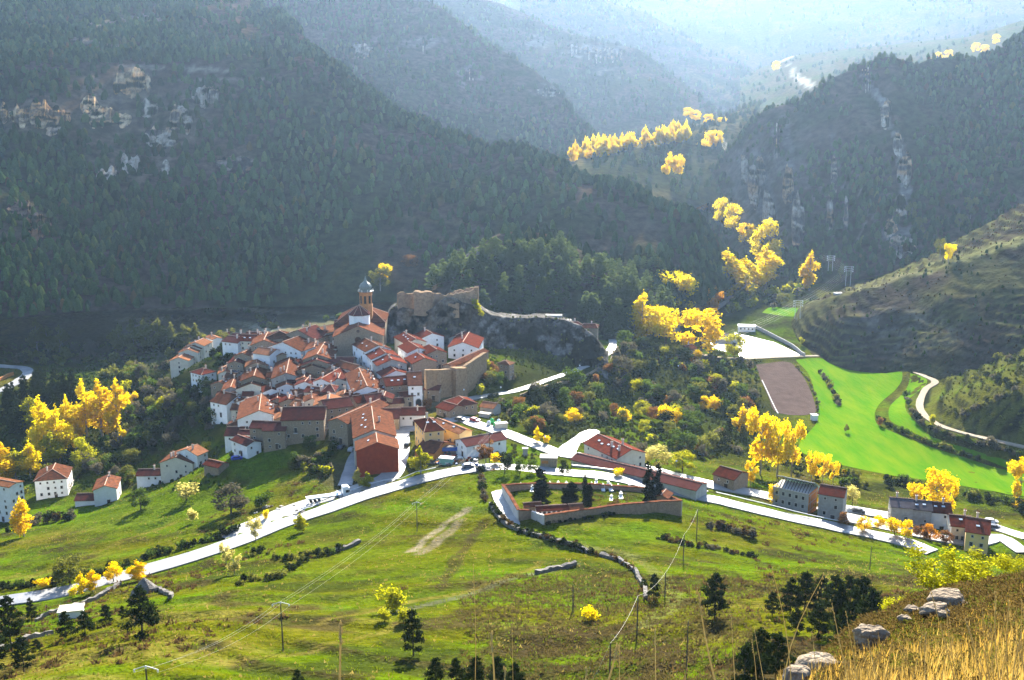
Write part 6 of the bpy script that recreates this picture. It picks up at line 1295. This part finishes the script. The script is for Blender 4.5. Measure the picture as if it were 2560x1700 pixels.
# low scrub and grass tussocks over the near ground: too many to count
def tufts(name, P, h, m, label, n=5, spread=.5, seed=3, lean=.5):
    r = np.random.default_rng(seed); k = len(P); c = np.repeat(P, n, 0); hh = np.repeat(h, n)*r.uniform(.5, 1.2, k*n); off = r.normal(size=(k*n, 2))*np.repeat(h, n)[:, None]*spread
    a = r.uniform(0, 6.28, k*n); w = hh*.32; ln = r.normal(size=(k*n, 2))*hh[:, None]*lean
    b0 = c.copy(); b0[:, :2] += off; dx = np.stack([np.cos(a)*w, np.sin(a)*w, np.zeros(k*n)], 1); tp = b0+np.c_[ln, hh]
    V = np.stack([b0-dx-[0, 0, .05], b0+dx-[0, 0, .05], tp], 1).reshape(-1, 3); return tag(obj(name, npmesh(name, V, np.arange(len(V)).reshape(-1, 3), m)), label=label, kind='stuff')
F1W = np.array([hit(*q)[:2] for q in FIELD1]); F2W = np.array([hit(*q)[:2] for q in FIELD2])
def ground_pts(n, seed, vlo=1150, vhi=1720, ulo=-60, uhi=2620, thr=.5, sc=18, sharp=.2):
    r = np.random.default_rng(seed); sel = (V0 > vlo) & (V0 < vhi) & (U0 > ulo) & (U0 < uhi) & (_mask < .2); sel = np.argwhere(sel[:-1, :-1])
    ar = (DD[sel[:, 0]]**2); k = sel[r.choice(len(sel), n*3, p=ar/ar.sum())]; a, b = r.random(len(k)), r.random(len(k)); i, j = k[:, 0], k[:, 1]
    x = GX[i, j]*(1-a)+GX[i+1, j+1]*a; y = GY[i, j]*(1-b)+GY[i+1, j+1]*b; z = lookup(x, y); q = fbm(x/sc, y/sc, seed, 3)+.5
    ok = q > thr-sharp*r.random(len(k)); 
    for pl_ in PAVED: ok &= ~inside(pl_, x, y)
    return np.stack([x, y, z], 1)[ok][:n]
Q = ground_pts(24000, 601, thr=.45); r_ = np.random.default_rng(1); tufts('meadow_grass', Q, r_.uniform(.18, .45, len(Q)), leafmat('grass_blades', (.075,.10,.006), (.13,.17,.006), .5), 'rough grass tussocks on the meadow', 4)
Q = ground_pts(5200, 602, thr=.60, sc=14); tufts('dry_tussocks', Q, r_.uniform(.2, .5, len(Q)), leafmat('tan_grass', (.15,.12,.04), (.26,.20,.05), .5), 'dry tan tussocks on the meadow', 4)
Q = ground_pts(1500, 603, thr=.70, sc=30, sharp=.12); tufts('heath_scrub', Q, r_.uniform(.25, .8, len(Q)), LEAF['heather'], 'low dark heath clumps dotted over the meadow', 22, .7, 13, .6)
Q = ground_pts(5600, 604, vlo=1440, ulo=1150, thr=.55, sc=11); tufts('bank_scrub', Q, r_.uniform(.2, .55, len(Q)), leafmat('bank_heather', (.075,.058,.022), (.13,.10,.03), .35), 'brown scrub on the steep bank at the bottom', 12, 1.0, 12, .7)
Q = ground_pts(3000, 605, vlo=860, vhi=1150, ulo=1180, uhi=1900, thr=.42, sc=16); wood('slope_undergrowth', Q-np.array([0, 0, .2]), r_.uniform(.6, 1.8, len(Q)), r_.uniform(1.4, 3.2, len(Q)), LEAF['olive'], 'low undergrowth between the shrubs right of the village')
Q = ground_pts(2600, 606, vlo=860, vhi=1230, ulo=-20, uhi=560, thr=.42, sc=16); wood('ravine_undergrowth', Q-np.array([0, 0, .2]), r_.uniform(.6, 1.8, len(Q)), r_.uniform(1.4, 3.2, len(Q)), LEAF['green'], 'low undergrowth between the shrubs of the left ravine')

_P, _u, _v = HILLS['castle_rock']; rr = np.random.default_rng(44); k = rr.integers(0, _P.shape[0]*_P.shape[1], 900); Q = _P.reshape(-1, 3)[k]; nn = fbm(Q[:, 0]/8, Q[:, 2]/6, 21, 3); Q = Q[nn > .03]+np.array([0, -1.2, -.3])
wood('rock_scrub', Q, rr.uniform(.5, 1.6, len(Q)), rr.uniform(1.0, 2.6, len(Q)), LEAF['olive'], 'low bushes clinging to the castle rock')
Q = on_hill('terraced_ridge', 900, 521, gaps=.5, gs=24); wood('ridge_thorns', Q-np.array([0, 0, .2]), rr.uniform(.4, 1.5, len(Q)), rr.uniform(.8, 2.6, len(Q)), LEAF['heather'], 'low thorn scrub dotted over the terraced ridge')
Q = ground_pts(520, 607, vlo=850, vhi=1130, ulo=2330, uhi=2600, thr=.45, sc=14); wood('terrace_thorns', Q-np.array([0, 0, .2]), rr.uniform(.4, 1.6, len(Q)), rr.uniform(.8, 2.6, len(Q)), LEAF['olive'], 'low thorn scrub on the right hand terraces')
# ================================================================== FOREGROUND SLOPE
_NP, _nu, _nv = HILLS['near_hillside']
def near_pts(n, seed, vlo=1380, vhi=1760, ulo=1850, uhi=2620, dpow=0.0):
    r = np.random.default_rng(seed); ok = np.argwhere((_nu[:-1, :-1] > ulo) & (_nu[:-1, :-1] < uhi) & (_nv[:-1, :-1] > vlo) & (_nv[:-1, :-1] < vhi))
    ar = np.array([np.linalg.norm(_NP[i+1, j+1]-_NP[i, j])**(1+dpow) for i, j in ok]); k = ok[r.choice(len(ok), n, p=ar/ar.sum())]; a, b = r.random((n, 1)), r.random((n, 1)); i, j = k[:, 0], k[:, 1]
    return (_NP[i, j]*(1-a)+_NP[i+1, j]*a)*(1-b)+(_NP[i, j+1]*(1-a)+_NP[i+1, j+1]*a)*b
r_ = np.random.default_rng(9)
def fuzz(name, P, R, m, label, n=80, seed=4, flat=.75):
    R = R*np.clip(np.hypot(P[:, 0], P[:, 1])/34, .28, 1)
    r = np.random.default_rng(seed); k = len(P); d = r.normal(size=(k*n, 3)); d /= np.linalg.norm(d, axis=1)[:, None]; d[:, 2] = np.abs(d[:, 2])*flat
    c = np.repeat(P, n, 0)+d*np.repeat(R, n)[:, None]*r.uniform(.55, 1, (k*n, 1)); s = np.repeat(R, n)[:, None]*.085*r.uniform(.6, 1.5, (k*n, 1)); a = r.normal(size=(k*n, 3)); a /= np.linalg.norm(a, axis=1)[:, None]; b = np.cross(a, d); b /= np.linalg.norm(b, axis=1)[:, None]+1e-6
    V = np.stack([c-a*s, c+a*s, c+d*s*2.2+b*s*.4], 1).reshape(-1, 3); return tag(obj(name, npmesh(name, V, np.arange(len(V)).reshape(-1, 3), m)), label=label, kind='stuff')
Q = near_pts(2600, 701); fuzz('heather_cushions', Q, r_.uniform(.16, .5, len(Q)), leafmat('heather_near', (.075,.052,.020), (.14,.095,.03), .35), 'brown heather cushions on the foreground slope')
Q = near_pts(1500, 702); fuzz('thyme_cushions', Q, r_.uniform(.14, .4, len(Q)), leafmat('thyme', (.075,.085,.018), (.14,.15,.02), .35), 'dull green thyme cushions on the foreground slope', seed=5)
def blades(name, P, L, m, label, w=.006, seed=6, bend=.35):
    r = np.random.default_rng(seed); k = len(P); az = r.uniform(0, 6.28, k); dirx = np.stack([np.cos(az), np.sin(az), np.zeros(k)], 1); side = np.stack([-np.sin(az), np.cos(az), np.zeros(k)], 1)*w*r.uniform(.6, 1.5, (k, 1)); Vs = []
    for t in (0, .35, .7, 1.0):
        c = P+np.array([0, 0, 1])*(L*t*(1-.25*t*bend))[:, None]+dirx*(L*bend*t*t)[:, None]*r.uniform(.8, 1.2, (k, 1)); Vs += [c-side*(1.05-t), c+side*(1.05-t)]
    V = np.stack(Vs, 1).reshape(-1, 3); b = (np.arange(k)*8)[:, None]; Fc = np.concatenate([b+np.array([[2*i, 2*i+1, 2*i+3, 2*i+2]]) for i in range(3)], 0); return tag(obj(name, npmesh(name, V, Fc, m)), label=label, kind='stuff')
Q = near_pts(26000, 703, vlo=1500, dpow=-.6); _qu, _qv = proj(Q); Q = Q[r_.random(len(Q)) < sstep(1575, 1730, _qv+(_qu-2350)*.16+fbm(Q[:, 0]/1.5, Q[:, 1]/1.5, 5, 3)*220)*.5]; blades('dry_grass', Q, r_.uniform(.12, .42, len(Q)), LEAF['dry'], 'golden dry grass in the bottom right corner', .006)
Q = near_pts(5200, 704); blades('slope_grass', Q, r_.uniform(.12, .32, len(Q)), leafmat('ochre_grass', (.24,.15,.035), (.40,.24,.04), .5), 'ochre grass over the foreground slope', .010, 7)
# single tall stalks in front of the meadow
rs = random.Random(77); M_straw = leafmat('straw', (.50,.38,.16), (.62,.48,.2), .4)
def stalk(u0, v0, u1, v1, d, w, lab, bend=0.0):
    a = at_d(u0, v0, d); q = at_d(u1, v1, d*1.01); b = MB(); n = 6; prev = a
    for k in range(1, n+1):
        t = k/n; c = a+(q-a)*t+np.array([bend*math.sin(t*math.pi), 0, 0]); b.tube(prev, c, w*(1.1-.6*(k-1)/n), w*(1.1-.6*k/n), 5); prev = c
    st = MB(); e = empty('grass_stalk', tuple(float(x) for x in a)); tag(e, lab, 'grass stalk', 'tall dry stalks along the bottom edge'); off = np.array(e.location); b.v = [tuple(np.array(p)-off) for p in b.v]; b.build('stem', M_straw, e)
    h = MB(); ax = (q-a)/np.linalg.norm(q-a); p0 = q-ax*np.linalg.norm(q-a)*.16
    for k in range(6):
        c = p0+(q-p0)*k/5; h.lathe([(w*.3, -w*2.2), (w*1.05, 0), (w*.3, w*2.6)], 5, tuple(c-off+np.array([rs.uniform(-w, w), 0, 0])))
    h.build('seed_head', M_straw, e)
for (u0, v0, u1, v1, d, w, bd) in [(848,1830,852,1560,3.2,.0055,0),(1240,1850,1228,1583,3.2,.0045,.004),(1180,1850,1183,1412,3.4,.0016,.012),(1284,1800,1280,1560,3.6,.0012,0),(1640,1800,1638,1575,3.4,.0028,0),(1550,1800,1548,1610,3.6,.0022,0),(1815,1800,1745,1480,3.2,.0038,-.01),(1500,1780,1545,1615,3.3,.0050,0),(1460,1780,1466,1670,3.3,.003,0),(1262,1800,1262,1670,3.3,.0035,0),
    (1980,1760,1930,1420,4.0,.0020,.02),(1840,1760,1828,1540,3.5,.0016,0),(1700,1780,1722,1640,3.5,.0014,0),(1955,1790,2060,1435,4.0,.0026,-.05),(2130,1760,2080,1510,5.0,.0026,0),(2150,1740,2115,1530,5.0,.0026,0),(1920,1760,1885,1570,4.2,.0018,0),(2050,1760,2030,1580,5.0,.0024,0),(1890,1790,1880,1600,4.2,.0018,.01),(2210,1780,2170,1600,5,.003,0)]:
    stalk(u0, v0, u1, v1, d, w, 'tall dry grass stalk rising over the lower meadow', bd)
for k in range(44):
    u0 = rs.uniform(2120, 2600); d = rs.uniform(6.5, 9); v1 = rs.uniform(1480, 1640) if u0 > 2330 else rs.uniform(1580, 1660); stalk(u0, 1790, u0+rs.uniform(-90, 90), v1, d, rs.uniform(.0022, .0055), 'dry yellow stalk in the bottom right corner grass', rs.uniform(-.05, .05))
# boulders
def near_hit(u, v):
    q = np.hypot(_nu-u, _nv-v); dd = np.hypot(_NP[..., 0], _NP[..., 1]); ok = q < 14
    i = np.argmin(np.where(ok, dd, 1e9)) if ok.any() else np.argmin(q); return _NP.reshape(-1, 3)[i]
def boulder(u, v, w, h, d, lab, seed):
    p = near_hit(u, v+h*.3)+np.array([0, 0, .25]); w *= 1.05; h *= 1.2; s = w/pxm(p); hh = h/pxm(p); b = bmesh.new(); bmesh.ops.create_icosphere(b, subdivisions=4, radius=1); r = random.Random(seed); ox = r.uniform(0, 99)
    for q in b.verts:
        n = float(fbm(np.array(q.co.x*1.3+ox), np.array(q.co.y*1.3+q.co.z*1.7), seed, 4)); q.co *= 1+n*.75; q.co.z = min(q.co.z, .72+n*.3); q.co = Vector((q.co.x*s/2, q.co.y*s*.4, q.co.z*hh*.62))
    me = bpy.data.meshes.new('boulder'); b.to_mesh(me); b.free(); me.materials.append(M_bould); me.polygons.foreach_set('use_smooth', [True]*len(me.polygons)); o = obj('boulder', me, None, tuple(float(x) for x in p), r.uniform(-.4, .4)); tag(o, lab, 'boulder')
M_bould = mat('pale_limestone', (.33,.265,.19), rough=1, spec=0, var=(.15,.12,.09), scale=3.5, detail=9, bump=.5, bscale=7, coord='geo')
boulder(2372,1500,96,44,41,'largest pale boulder on the edge of the foreground slope',1); boulder(2335,1528,70,30,38,'flat boulder under the largest one',2); boulder(2170,1592,84,52,29,'grey boulder halfway down the foreground slope',3); boulder(2275,1530,36,18,34,'small stone left of the boulder pair',4); boulder(2040,1668,110,46,19,'long pale rock ledge low on the foreground slope',5); boulder(1985,1712,70,40,16,'pale rock at the lowest tip of the foreground slope',6); boulder(2360,1545,30,14,32,'half buried stone in the heather',7); boulder(2250,1555,34,16,29,'half buried stone beside the grey boulder',8)
# yellow shrubs behind the slope edge
for (u, v, h, w, d, lab) in [(2330,1500,150,190,66,'big airy yellow green bush behind the foreground slope'),(2430,1480,120,170,70,'right part of the airy yellow bushes'),(2230,1580,120,120,52,'yellow green bush below the big airy one'),(2180,1640,110,110,42,'yellow green bush at the pine cluster'),(2010,1660,50,70,27,'low yellow bush beside the rock ledge'),(2530,1440,80,120,76,'yellow bush at the right edge')]:
    p = at_d(u, v, d); s = pxm(p); plant('airy', 'lime', p-np.array([0, 0, 1.0]), h/s/.9, w/s, lab, 'shrub', None, 'yellow_bush')
# ================================================================== VEHICLES
def car(u, v, rz, colr, label, kind='car'):
    p = hit(u, v); m = mat('car_paint', colr, rough=.3, spec=.6); r = empty('parked_'+('van' if kind == 'van' else 'car'), (p[0], p[1], p[2]+.12), rz); tag(r, label, kind)
    L, W = (4.9, 1.9) if kind == 'van' else (4.1, 1.75); b = MB(); pr = [(-L/2, .35), (L/2, .35), (L/2, .85), (L*.30, .98), (L*.14, 1.45), (-L*.32, 1.48), (-L/2, .95)] if kind == 'car' else [(-L/2, .35), (L/2, .35), (L/2, 1.1), (L*.36, 1.25), (L*.24, 2.0), (-L/2, 2.05)]
    n = len(pr); b.add([(x, -W/2, z) for x, z in pr]+[(x, W/2, z) for x, z in pr], [tuple(range(n)), tuple(range(2*n-1, n-1, -1))]+[(i, n+i, n+(i+1) % n, (i+1) % n) for i in range(n)]); b.build('body', m, r)
    for s in (-1, 1):
        b = MB(); q = [(-L*.30, 1.0), (L*.24, 1.0), (L*.13, 1.38), (-L*.28, 1.40)] if kind == 'car' else [(L*.0, 1.2), (L*.33, 1.25), (L*.24, 1.85), (0, 1.85)]; b.add([(x, s*(W/2+.012), z) for x, z in q], [(0, 1, 2, 3)]); b.build('side_window', M_glass, r)
    b = MB(); x0, z0, x1, z1 = (L*.29, 1.0, L*.15, 1.40) if kind == 'car' else (L*.355, 1.3, L*.25, 1.92); b.add([(x0+.03, -W*.44, z0), (x0+.03, W*.44, z0), (x1+.03, W*.42, z1), (x1+.03, -W*.42, z1)], [(0, 1, 2, 3)]); b.build('windscreen', M_glass, r)
    for x in (-L*.31, L*.31):
        for s in (-1, 1): b = MB(); b.tube((x, s*(W/2-.15), .32), (x, s*(W/2+.02), .32), .32, n=12); b.build('wheel', M_iron, r)
    for s in (-.55, .55): b = MB(); b.box((L/2+.01, s, .75), (.05, .35, .16)); b.build('headlight', M_sky, r)
    return r
car(1187,1054,rad(-35),(.38,.02,.02),'dark red car parked at the bin row'); car(1019,1116,rad(80),(.02,.02,.025),'black car beside the yellow house'); car(873,1096,rad(75),(.75,.75,.75),'white van behind the brick house','van'); car(874,1108,rad(75),(.7,.7,.7),'white van in front of the other van','van'); car(855,1122,rad(70),(.05,.05,.06),'dark car below the two white vans'); car(1170,1170,rad(15),(.12,.13,.15),'grey off-road car on the main road'); car(592,1150,rad(20),(.02,.05,.35),'blue car below the white annex'); car(519,1166,rad(25),(.02,.02,.025),'black car beside the cream meadow house'); car(2146,1282,rad(-10),(.10,.10,.11),'dark car on the street left of the terrace'); car(2478,1308,rad(-15),(.75,.75,.76),'white car right of the red roofed pair'); car(2484,1322,rad(-15),(.05,.05,.06),'dark car in front of the white one on the right'); car(1150,1052,rad(-20),(.05,.05,.05),'black car next to the sunlit square'); car(880,1128,rad(75),(.3,.3,.32),'silver car beside the blank brick wall')
def wheels(r, xs, w, rr=.48):
    for x in xs:
        for s in (-1, 1): b = MB(); b.tube((x, s*(w/2-.3), rr), (x, s*w/2, rr), rr, n=12); b.build('wheel', M_iron, r)
M_wp = mat('white_truck_paint', (.8,.8,.8), rough=.35, spec=.5); M_bp = mat('blue_truck_paint', (.03,.12,.42), rough=.4, spec=.5, var=(.02,.09,.33), scale=2)
p = hit(846, 1246); tr = empty('flatbed_truck', (p[0], p[1], p[2]+.15), rad(21)); tag(tr, 'white articulated truck with empty flatbed in the lay-by', 'truck')
b = MB(); b.box((2.4, 0, 2.1), (2.2, 2.4, 2.7)); b.box((2.2, 0, 3.6), (1.7, 2.3, .5)); b.box((3.52, 0, .8), (.1, 2.4, .6), 1); b.build('cab', [M_wp, M_iron], tr); b = MB(); b.box((3.53, 0, 2.4), (.06, 2.1, 1.0)); b.build('windscreen', M_glass, tr)
for s in (-1, 1): b = MB(); b.box((2.7, s*1.215, 2.3), (1.0, .04, .9)); b.build('side_window', M_glass, tr); b = MB(); b.box((3.4, s*1.4, 2.4), (.12, .25, .6)); b.build('mirror', M_iron, tr)
b = MB(); b.box((-4.6, 0, 1.35), (11.0, 2.45, .28)); b.box((-.2, 0, 1.75), (.12, 2.45, .9)); b.build('flatbed', M_wp, tr); b = MB(); b.box((-3.4, 0, .95), (12, .9, .35)); b.build('chassis', M_iron, tr); wheels(tr, (2.6, -.3, -6.2, -7.5, -8.8), 2.4)
p = hit(1140, 1134); tk = empty('tipper_truck', (p[0], p[1], p[2]+.15), rad(8)); tag(tk, 'blue bodied tipper truck with white cab in the scrap yard', 'truck')
b = MB(); b.box((-1.6, 0, 1.9), (7.0, 2.4, 1.3)); b.box((-1.6, 0, 2.6), (6.7, 2.1, .12), 1); b.build('tipper_body', [M_bp, M_dry], tk); b = MB(); b.box((3.3, 0, 1.8), (1.8, 2.3, 2.3)); b.build('cab', M_wp, tk); b = MB(); b.box((4.21, 0, 2.2), (.05, 2.0, .9)); b.build('windscreen', M_glass, tk); wheels(tk, (3.2, -2.4, -3.9), 2.3)
b = MB(); b.box((3.3, -1.16, 2.2), (1.0, .04, .8)); b.build('side_window', M_glass, tk)
# recycling bins
M_gb = mat('green_plastic', (.02,.42,.08), rough=.4, spec=.5); M_wb = mat('white_plastic', (.75,.76,.76), rough=.4, spec=.5)
for (u, v, m, lab) in [(1222,1064,M_wb,'white igloo bin on the left of the bin row'),(1230,1058,M_gb,'green igloo bin between the white ones at the back'),(1238,1066,M_gb,'green igloo bin in front of the bin row'),(1247,1060,M_wb,'white igloo bin on the right of the bin row')]:
    p = hit(u, v); e = empty('recycling_bin', (p[0], p[1], p[2]+.1)); tag(e, lab, 'bin', 'recycling bin row'); b = MB(); b.lathe([(.75, 0), (.85, .5), (.82, 1.2), (.6, 1.7), (.2, 1.95), (.05, 2.0)], 12); b.build('body', m, e, smooth=True); b = MB(); b.lathe([(.12, 1.95), (.16, 2.15), (.02, 2.2)], 8); b.build('lifting_knob', M_iron, e); b = MB(); b.box((0, -.80, 1.25), (.4, .08, .25)); b.build('slot', M_glass, e)
# scrap
rs = random.Random(31); SCRAPM = [M_iron, WALLM['orange'], M_bp, WALLM['white'], M_pot, WALLM['red'], M_dry]
for k in range(46):
    u = rs.uniform(1080, 1200); v = rs.uniform(1138, 1166); p = hit(u, v); b = MB(); s = rs.uniform(.5, 1.6)
    for j in range(4): b.box((rs.uniform(-.6, .6)*s, rs.uniform(-.6, .6)*s, .2+rs.uniform(0, .5)*s), (s*rs.uniform(.4, 1.4), s*rs.uniform(.2, .5), s*rs.uniform(.15, .5)), rz=rs.uniform(0, 3))
    tag(b.build('scrap_pile', rs.choice(SCRAPM), None, tuple(p)), 'heap of scrap boards and metal in the yard', 'scrap', 'scrap heaps in the yard')
for k in range(7):
    p = hit(1082+k*3.2, 1150+k*1.5); b = MB(); b.tube((-2.4, 0, .3), (2.4, .8, .4), .22, n=8); tag(b.build('pipe', M_iron, None, tuple(p), rad(20)), 'dark pipe in the stack beside the mint container', 'pipe', 'pipe stack')
# rubble behind the truck
for k in range(26):
    p = hit(rs.uniform(640, 760), rs.uniform(1265, 1290)); b = MB(); s = rs.uniform(.4, 1.0)
    for j in range(3): b.box((rs.uniform(-.5, .5), rs.uniform(-.5, .5), .2), (s*rs.uniform(.5, 1.3), s*rs.uniform(.4, .9), s*rs.uniform(.3, .7)), rz=rs.uniform(0, 3))
    tag(b.build('rubble', rs.choice([M_dry, M_pot, M_dry, WALLM['grey']]), None, tuple(p)), 'stone rubble heap on the verge above the lay-by', 'rubble', 'rubble on the verge')
# ================================================================== POLES, WIRES, RAILS, LAMPS
M_pole = mat('weathered_pole', (.10,.085,.07), rough=.9, var=(.06,.05,.04), scale=3); M_galv = mat('galvanised', (.55,.56,.57), rough=.4, spec=.6); M_wire = mat('bright_wire', (.30,.29,.25), rough=.5, spec=.5)
PT = {}
def pole(key, u, v, h, lab, arm=0.0, r=.13, lean=0.0, p=None):
    p = hit(u, v) if p is None else p; e = empty('utility_pole', tuple(float(x) for x in p), 0); tag(e, lab, 'pole'); b = MB(); b.tube((0, 0, -.5), (lean, 0, h), r, r*.65, 8); b.build('post', M_pole, e); tops = [np.array([p[0]+lean, p[1], p[2]+h])]
    if arm:
        b = MB(); b.tube((lean-arm, 0, h-.15), (lean, 0, h+.25), .05, n=6); b.tube((lean, 0, h+.25), (lean+arm, 0, h-.15), .05, n=6); b.build('crossarm', M_galv, e); tops = []
        for s in (-1, 0, 1): b = MB(); z = h-.1 if s else h+.3; b.lathe([(.05, -.4), (.10, -.3), (.10, -.1), (.03, 0)], 8, (lean+s*arm, 0, z)); b.build('insulator', M_wb, e); tops.append(np.array([p[0]+lean+s*arm, p[1], p[2]+z-.35]))
    PT[key] = tops; return e
pole('a', 708, 1628, 8.2, 'tall line pole with curved crossarm on the lower meadow', 1.3); pole('b', 1043, 1328, 8.2, 'line pole on the mid meadow with long shadow', 1.1); pole('c', 1224, 1160, 11, 'tall line pole with stacked insulators beside the warehouse', .9); pole('d', 380, 1850, 8.2, 'line pole below the bottom edge', 1.2, p=hit(380, 1850))
pole('e', 1741, 1352, 8.6, 'telephone pole below the cemetery corner'); pole('f', 1708, 1402, 6.6, 'telephone pole on the terrace left of the footpath pine'); pole('g', 1662, 1492, 5.0, 'short telephone pole beside the footpath'); pole('h', 1592, 1590, 7.0, 'braced telephone pole on the bank'); pole('i', 1524, 1700, 5.6, 'telephone pole near the bottom edge'); pole('j', 1432, 1530, 5.4, 'lone thin post on the lower meadow'); pole('k', 2174, 1426, 6.0, 'lone pole on the right meadow'); pole('l', 1715, 1690, 8.0, 'thin dead trunk on the brown bank', r=.10)
def wire(a, b, lab, sag=1.0, r=.02, n=12, name='power_line', group=None, m=None):
    w = MB(); pts = [a+(b-a)*k/n-np.array([0, 0, 4*sag*(k/n)*(1-k/n)]) for k in range(n+1)]
    for q, s in zip(pts[:-1], pts[1:]): w.tube(q, s, r, n=4)
    return tag(w.build(name, m or M_wire, None), lab, 'wire', group)
for x, y, t in [('d', 'a', 'from the bottom edge to the lower meadow pole'), ('a', 'b', 'between the two meadow poles'), ('b', 'c', 'from the mid meadow pole to the warehouse pole')]:
    for k in range(3): wire(PT[x][k], PT[y][k], 'power line '+t, 1.2, .010, group='three power lines '+t)
_cab = [PT['e'][0], PT['f'][0], PT['g'][0], PT['h'][0], PT['i'][0], at_d(1440, 1760, 118)]
for k, nm in enumerate(['cemetery corner', 'terrace', 'footpath', 'bank', 'bottom edge']): wire(_cab[k], _cab[k+1], 'pale telephone cable from the pole at the '+nm, .8, .013, name='telephone_cable', m=mat('cable', (.42,.40,.34), rough=.6))
# valley power line with paired insulator masts
def mast(u, v, d, h, lab, key):
    p = at_d(u, v, d); e = empty('power_mast', tuple(float(x) for x in p)); tag(e, lab, 'mast'); b = MB()
    for s in (-1, 1): b.tube((s*1.6, 0, -3), (s*1.6, 0, h), .16, .1, 6)
    b.build('posts', M_galv, e); b = MB()
    for z in (h-.2, h-1.7, h-3.2): b.tube((-3.0, 0, z), (3.0, 0, z), .09, n=6)
    b.build('crossarms', M_galv, e); t = []
    for s in (-1, 1):
        for z in (h-.2, h-1.7, h-3.2): b = MB(); b.lathe([(.12, -.9), (.30, -.7), (.30, -.2), (.1, 0)], 8, (s*2.8, 0, z)); b.build('insulator', M_wb, e); t.append(p+np.array([s*2.8, 0, z-.8]))
    PT[key] = t
mast(2120, 705, 720, 11, 'double mast at the foot of the terraced ridge', 'm1'); mast(2076, 668, 800, 9, 'double mast behind the ridge mast', 'm2'); mast(1994, 785, 655, 9, 'double mast beside the small green field', 'm3'); mast(1828, 398, 1180, 12, 'lower far double mast above the gorge', 'm5'); mast(1803, 372, 1230, 12, 'upper far double mast above the gorge', 'm6')
PT['m4'] = [at_d(1990, 590, 1060)+np.array([s*2.8, 0, z]) for s in (-1, 1) for z in (0, -1.5, -3)]; PT['m0'] = [at_d(1760, 865, 610)+np.array([s*2.8, 0, z]) for s in (-1, 1) for z in (3, 1.5, 0)]
for x, y in [('m1', 'm2'), ('m2', 'm4'), ('m1', 'm3'), ('m3', 'm0'), ('m5', 'm6')]:
    for k in range(6): wire(PT[x][k], PT[y][k], 'high voltage line '+{'m1m2': 'between the two ridge masts', 'm2m4': 'climbing towards the rock ribs', 'm1m3': 'from the ridge mast to the small field', 'm3m0': 'crossing the sports court', 'm5m6': 'between the far masts'}[x+y], 2.0, .022, group='high voltage lines '+x+y)
# guard rail along the main road
def rail(pl, label, off=0.0, seed=0):
    P = smooth_line(np.array([hit(u, v) for u, v in pl]), 4.0); P[:, 2] = lookup(P[:, 0], P[:, 1])+.35; r = empty('guard_rail', tuple(float(x) for x in P[0])); tag(r, label, 'guard rail'); o = P[0]; b = MB()
    for p, q in zip(P[:-1], P[1:]): b.tube(p-o+np.array([0, 0, .7]), q-o+np.array([0, 0, .7]), .14, n=4)
    b.build('beam', M_galv, r); pm = MB(); pm.box((0, 0, .3), (.12, .12, .9)); me = pm.mesh('post', M_iron)
    for p in P: obj('post', me, r, tuple(p-o))
rail([(740,1290),(800,1262),(880,1232),(960,1208),(1040,1187),(1090,1176)], 'guard rail between the lay-by and the main road'); rail([(1430,1170),(1520,1180),(1610,1196),(1700,1218),(1770,1236)], 'guard rail in front of the long shed'); rail([(1790,1238),(1900,1264),(2020,1294),(2120,1314)], 'guard rail along the right hand road')
def lamp(u, v, h, lab):
    p = hit(u, v); e = empty('street_lamp', tuple(float(x) for x in p)); tag(e, lab, 'lamp'); b = MB(); b.tube((0, 0, -.3), (0, 0, h), .07, .05, 6); b.build('post', M_iron, e); b = MB(); b.lathe([(.05, 0), (.28, .15), (.34, .4), (.22, .65), (.03, .75)], 10, (0, 0, h)); b.build('lamp_globe', M_wb, e)
for (u, v, lab) in [(1252,994,'globe lamp at the start of the castle road'),(1449,936,'globe lamp on the castle road curve'),(845,1108,'globe lamp behind the white vans'),(1362,1122,'globe lamp beside the village square'),(1690,1184,'globe lamp behind the long shed'),(1160,1000,'globe lamp under the bastion'),(1695,935,'tall globe lamp in the river scrub')]: lamp(u, v, 4.2, lab)
# ================================================================== HAZE
M_haze = bpy.data.materials.new('haze'); M_haze.use_nodes = True
_n, _l = nodes_of(M_haze); _n.remove(_n['Principled BSDF'])
_v = _n.new('ShaderNodeVolumePrincipled'); _v.inputs['Color'].default_value = (.48, .69, 1.0, 1); _v.inputs['Density'].default_value = HAZE_D; _v.inputs['Anisotropy'].default_value = HAZE_G
_l.new(_v.outputs[0], _n['Material Output'].inputs['Volume'])
hb = MB(); hb.box((0, 4200, 320), (16000, 14000, 1000)); tag(hb.build('haze', M_haze), kind='stuff', label='pale blue autumn haze filling the valley')
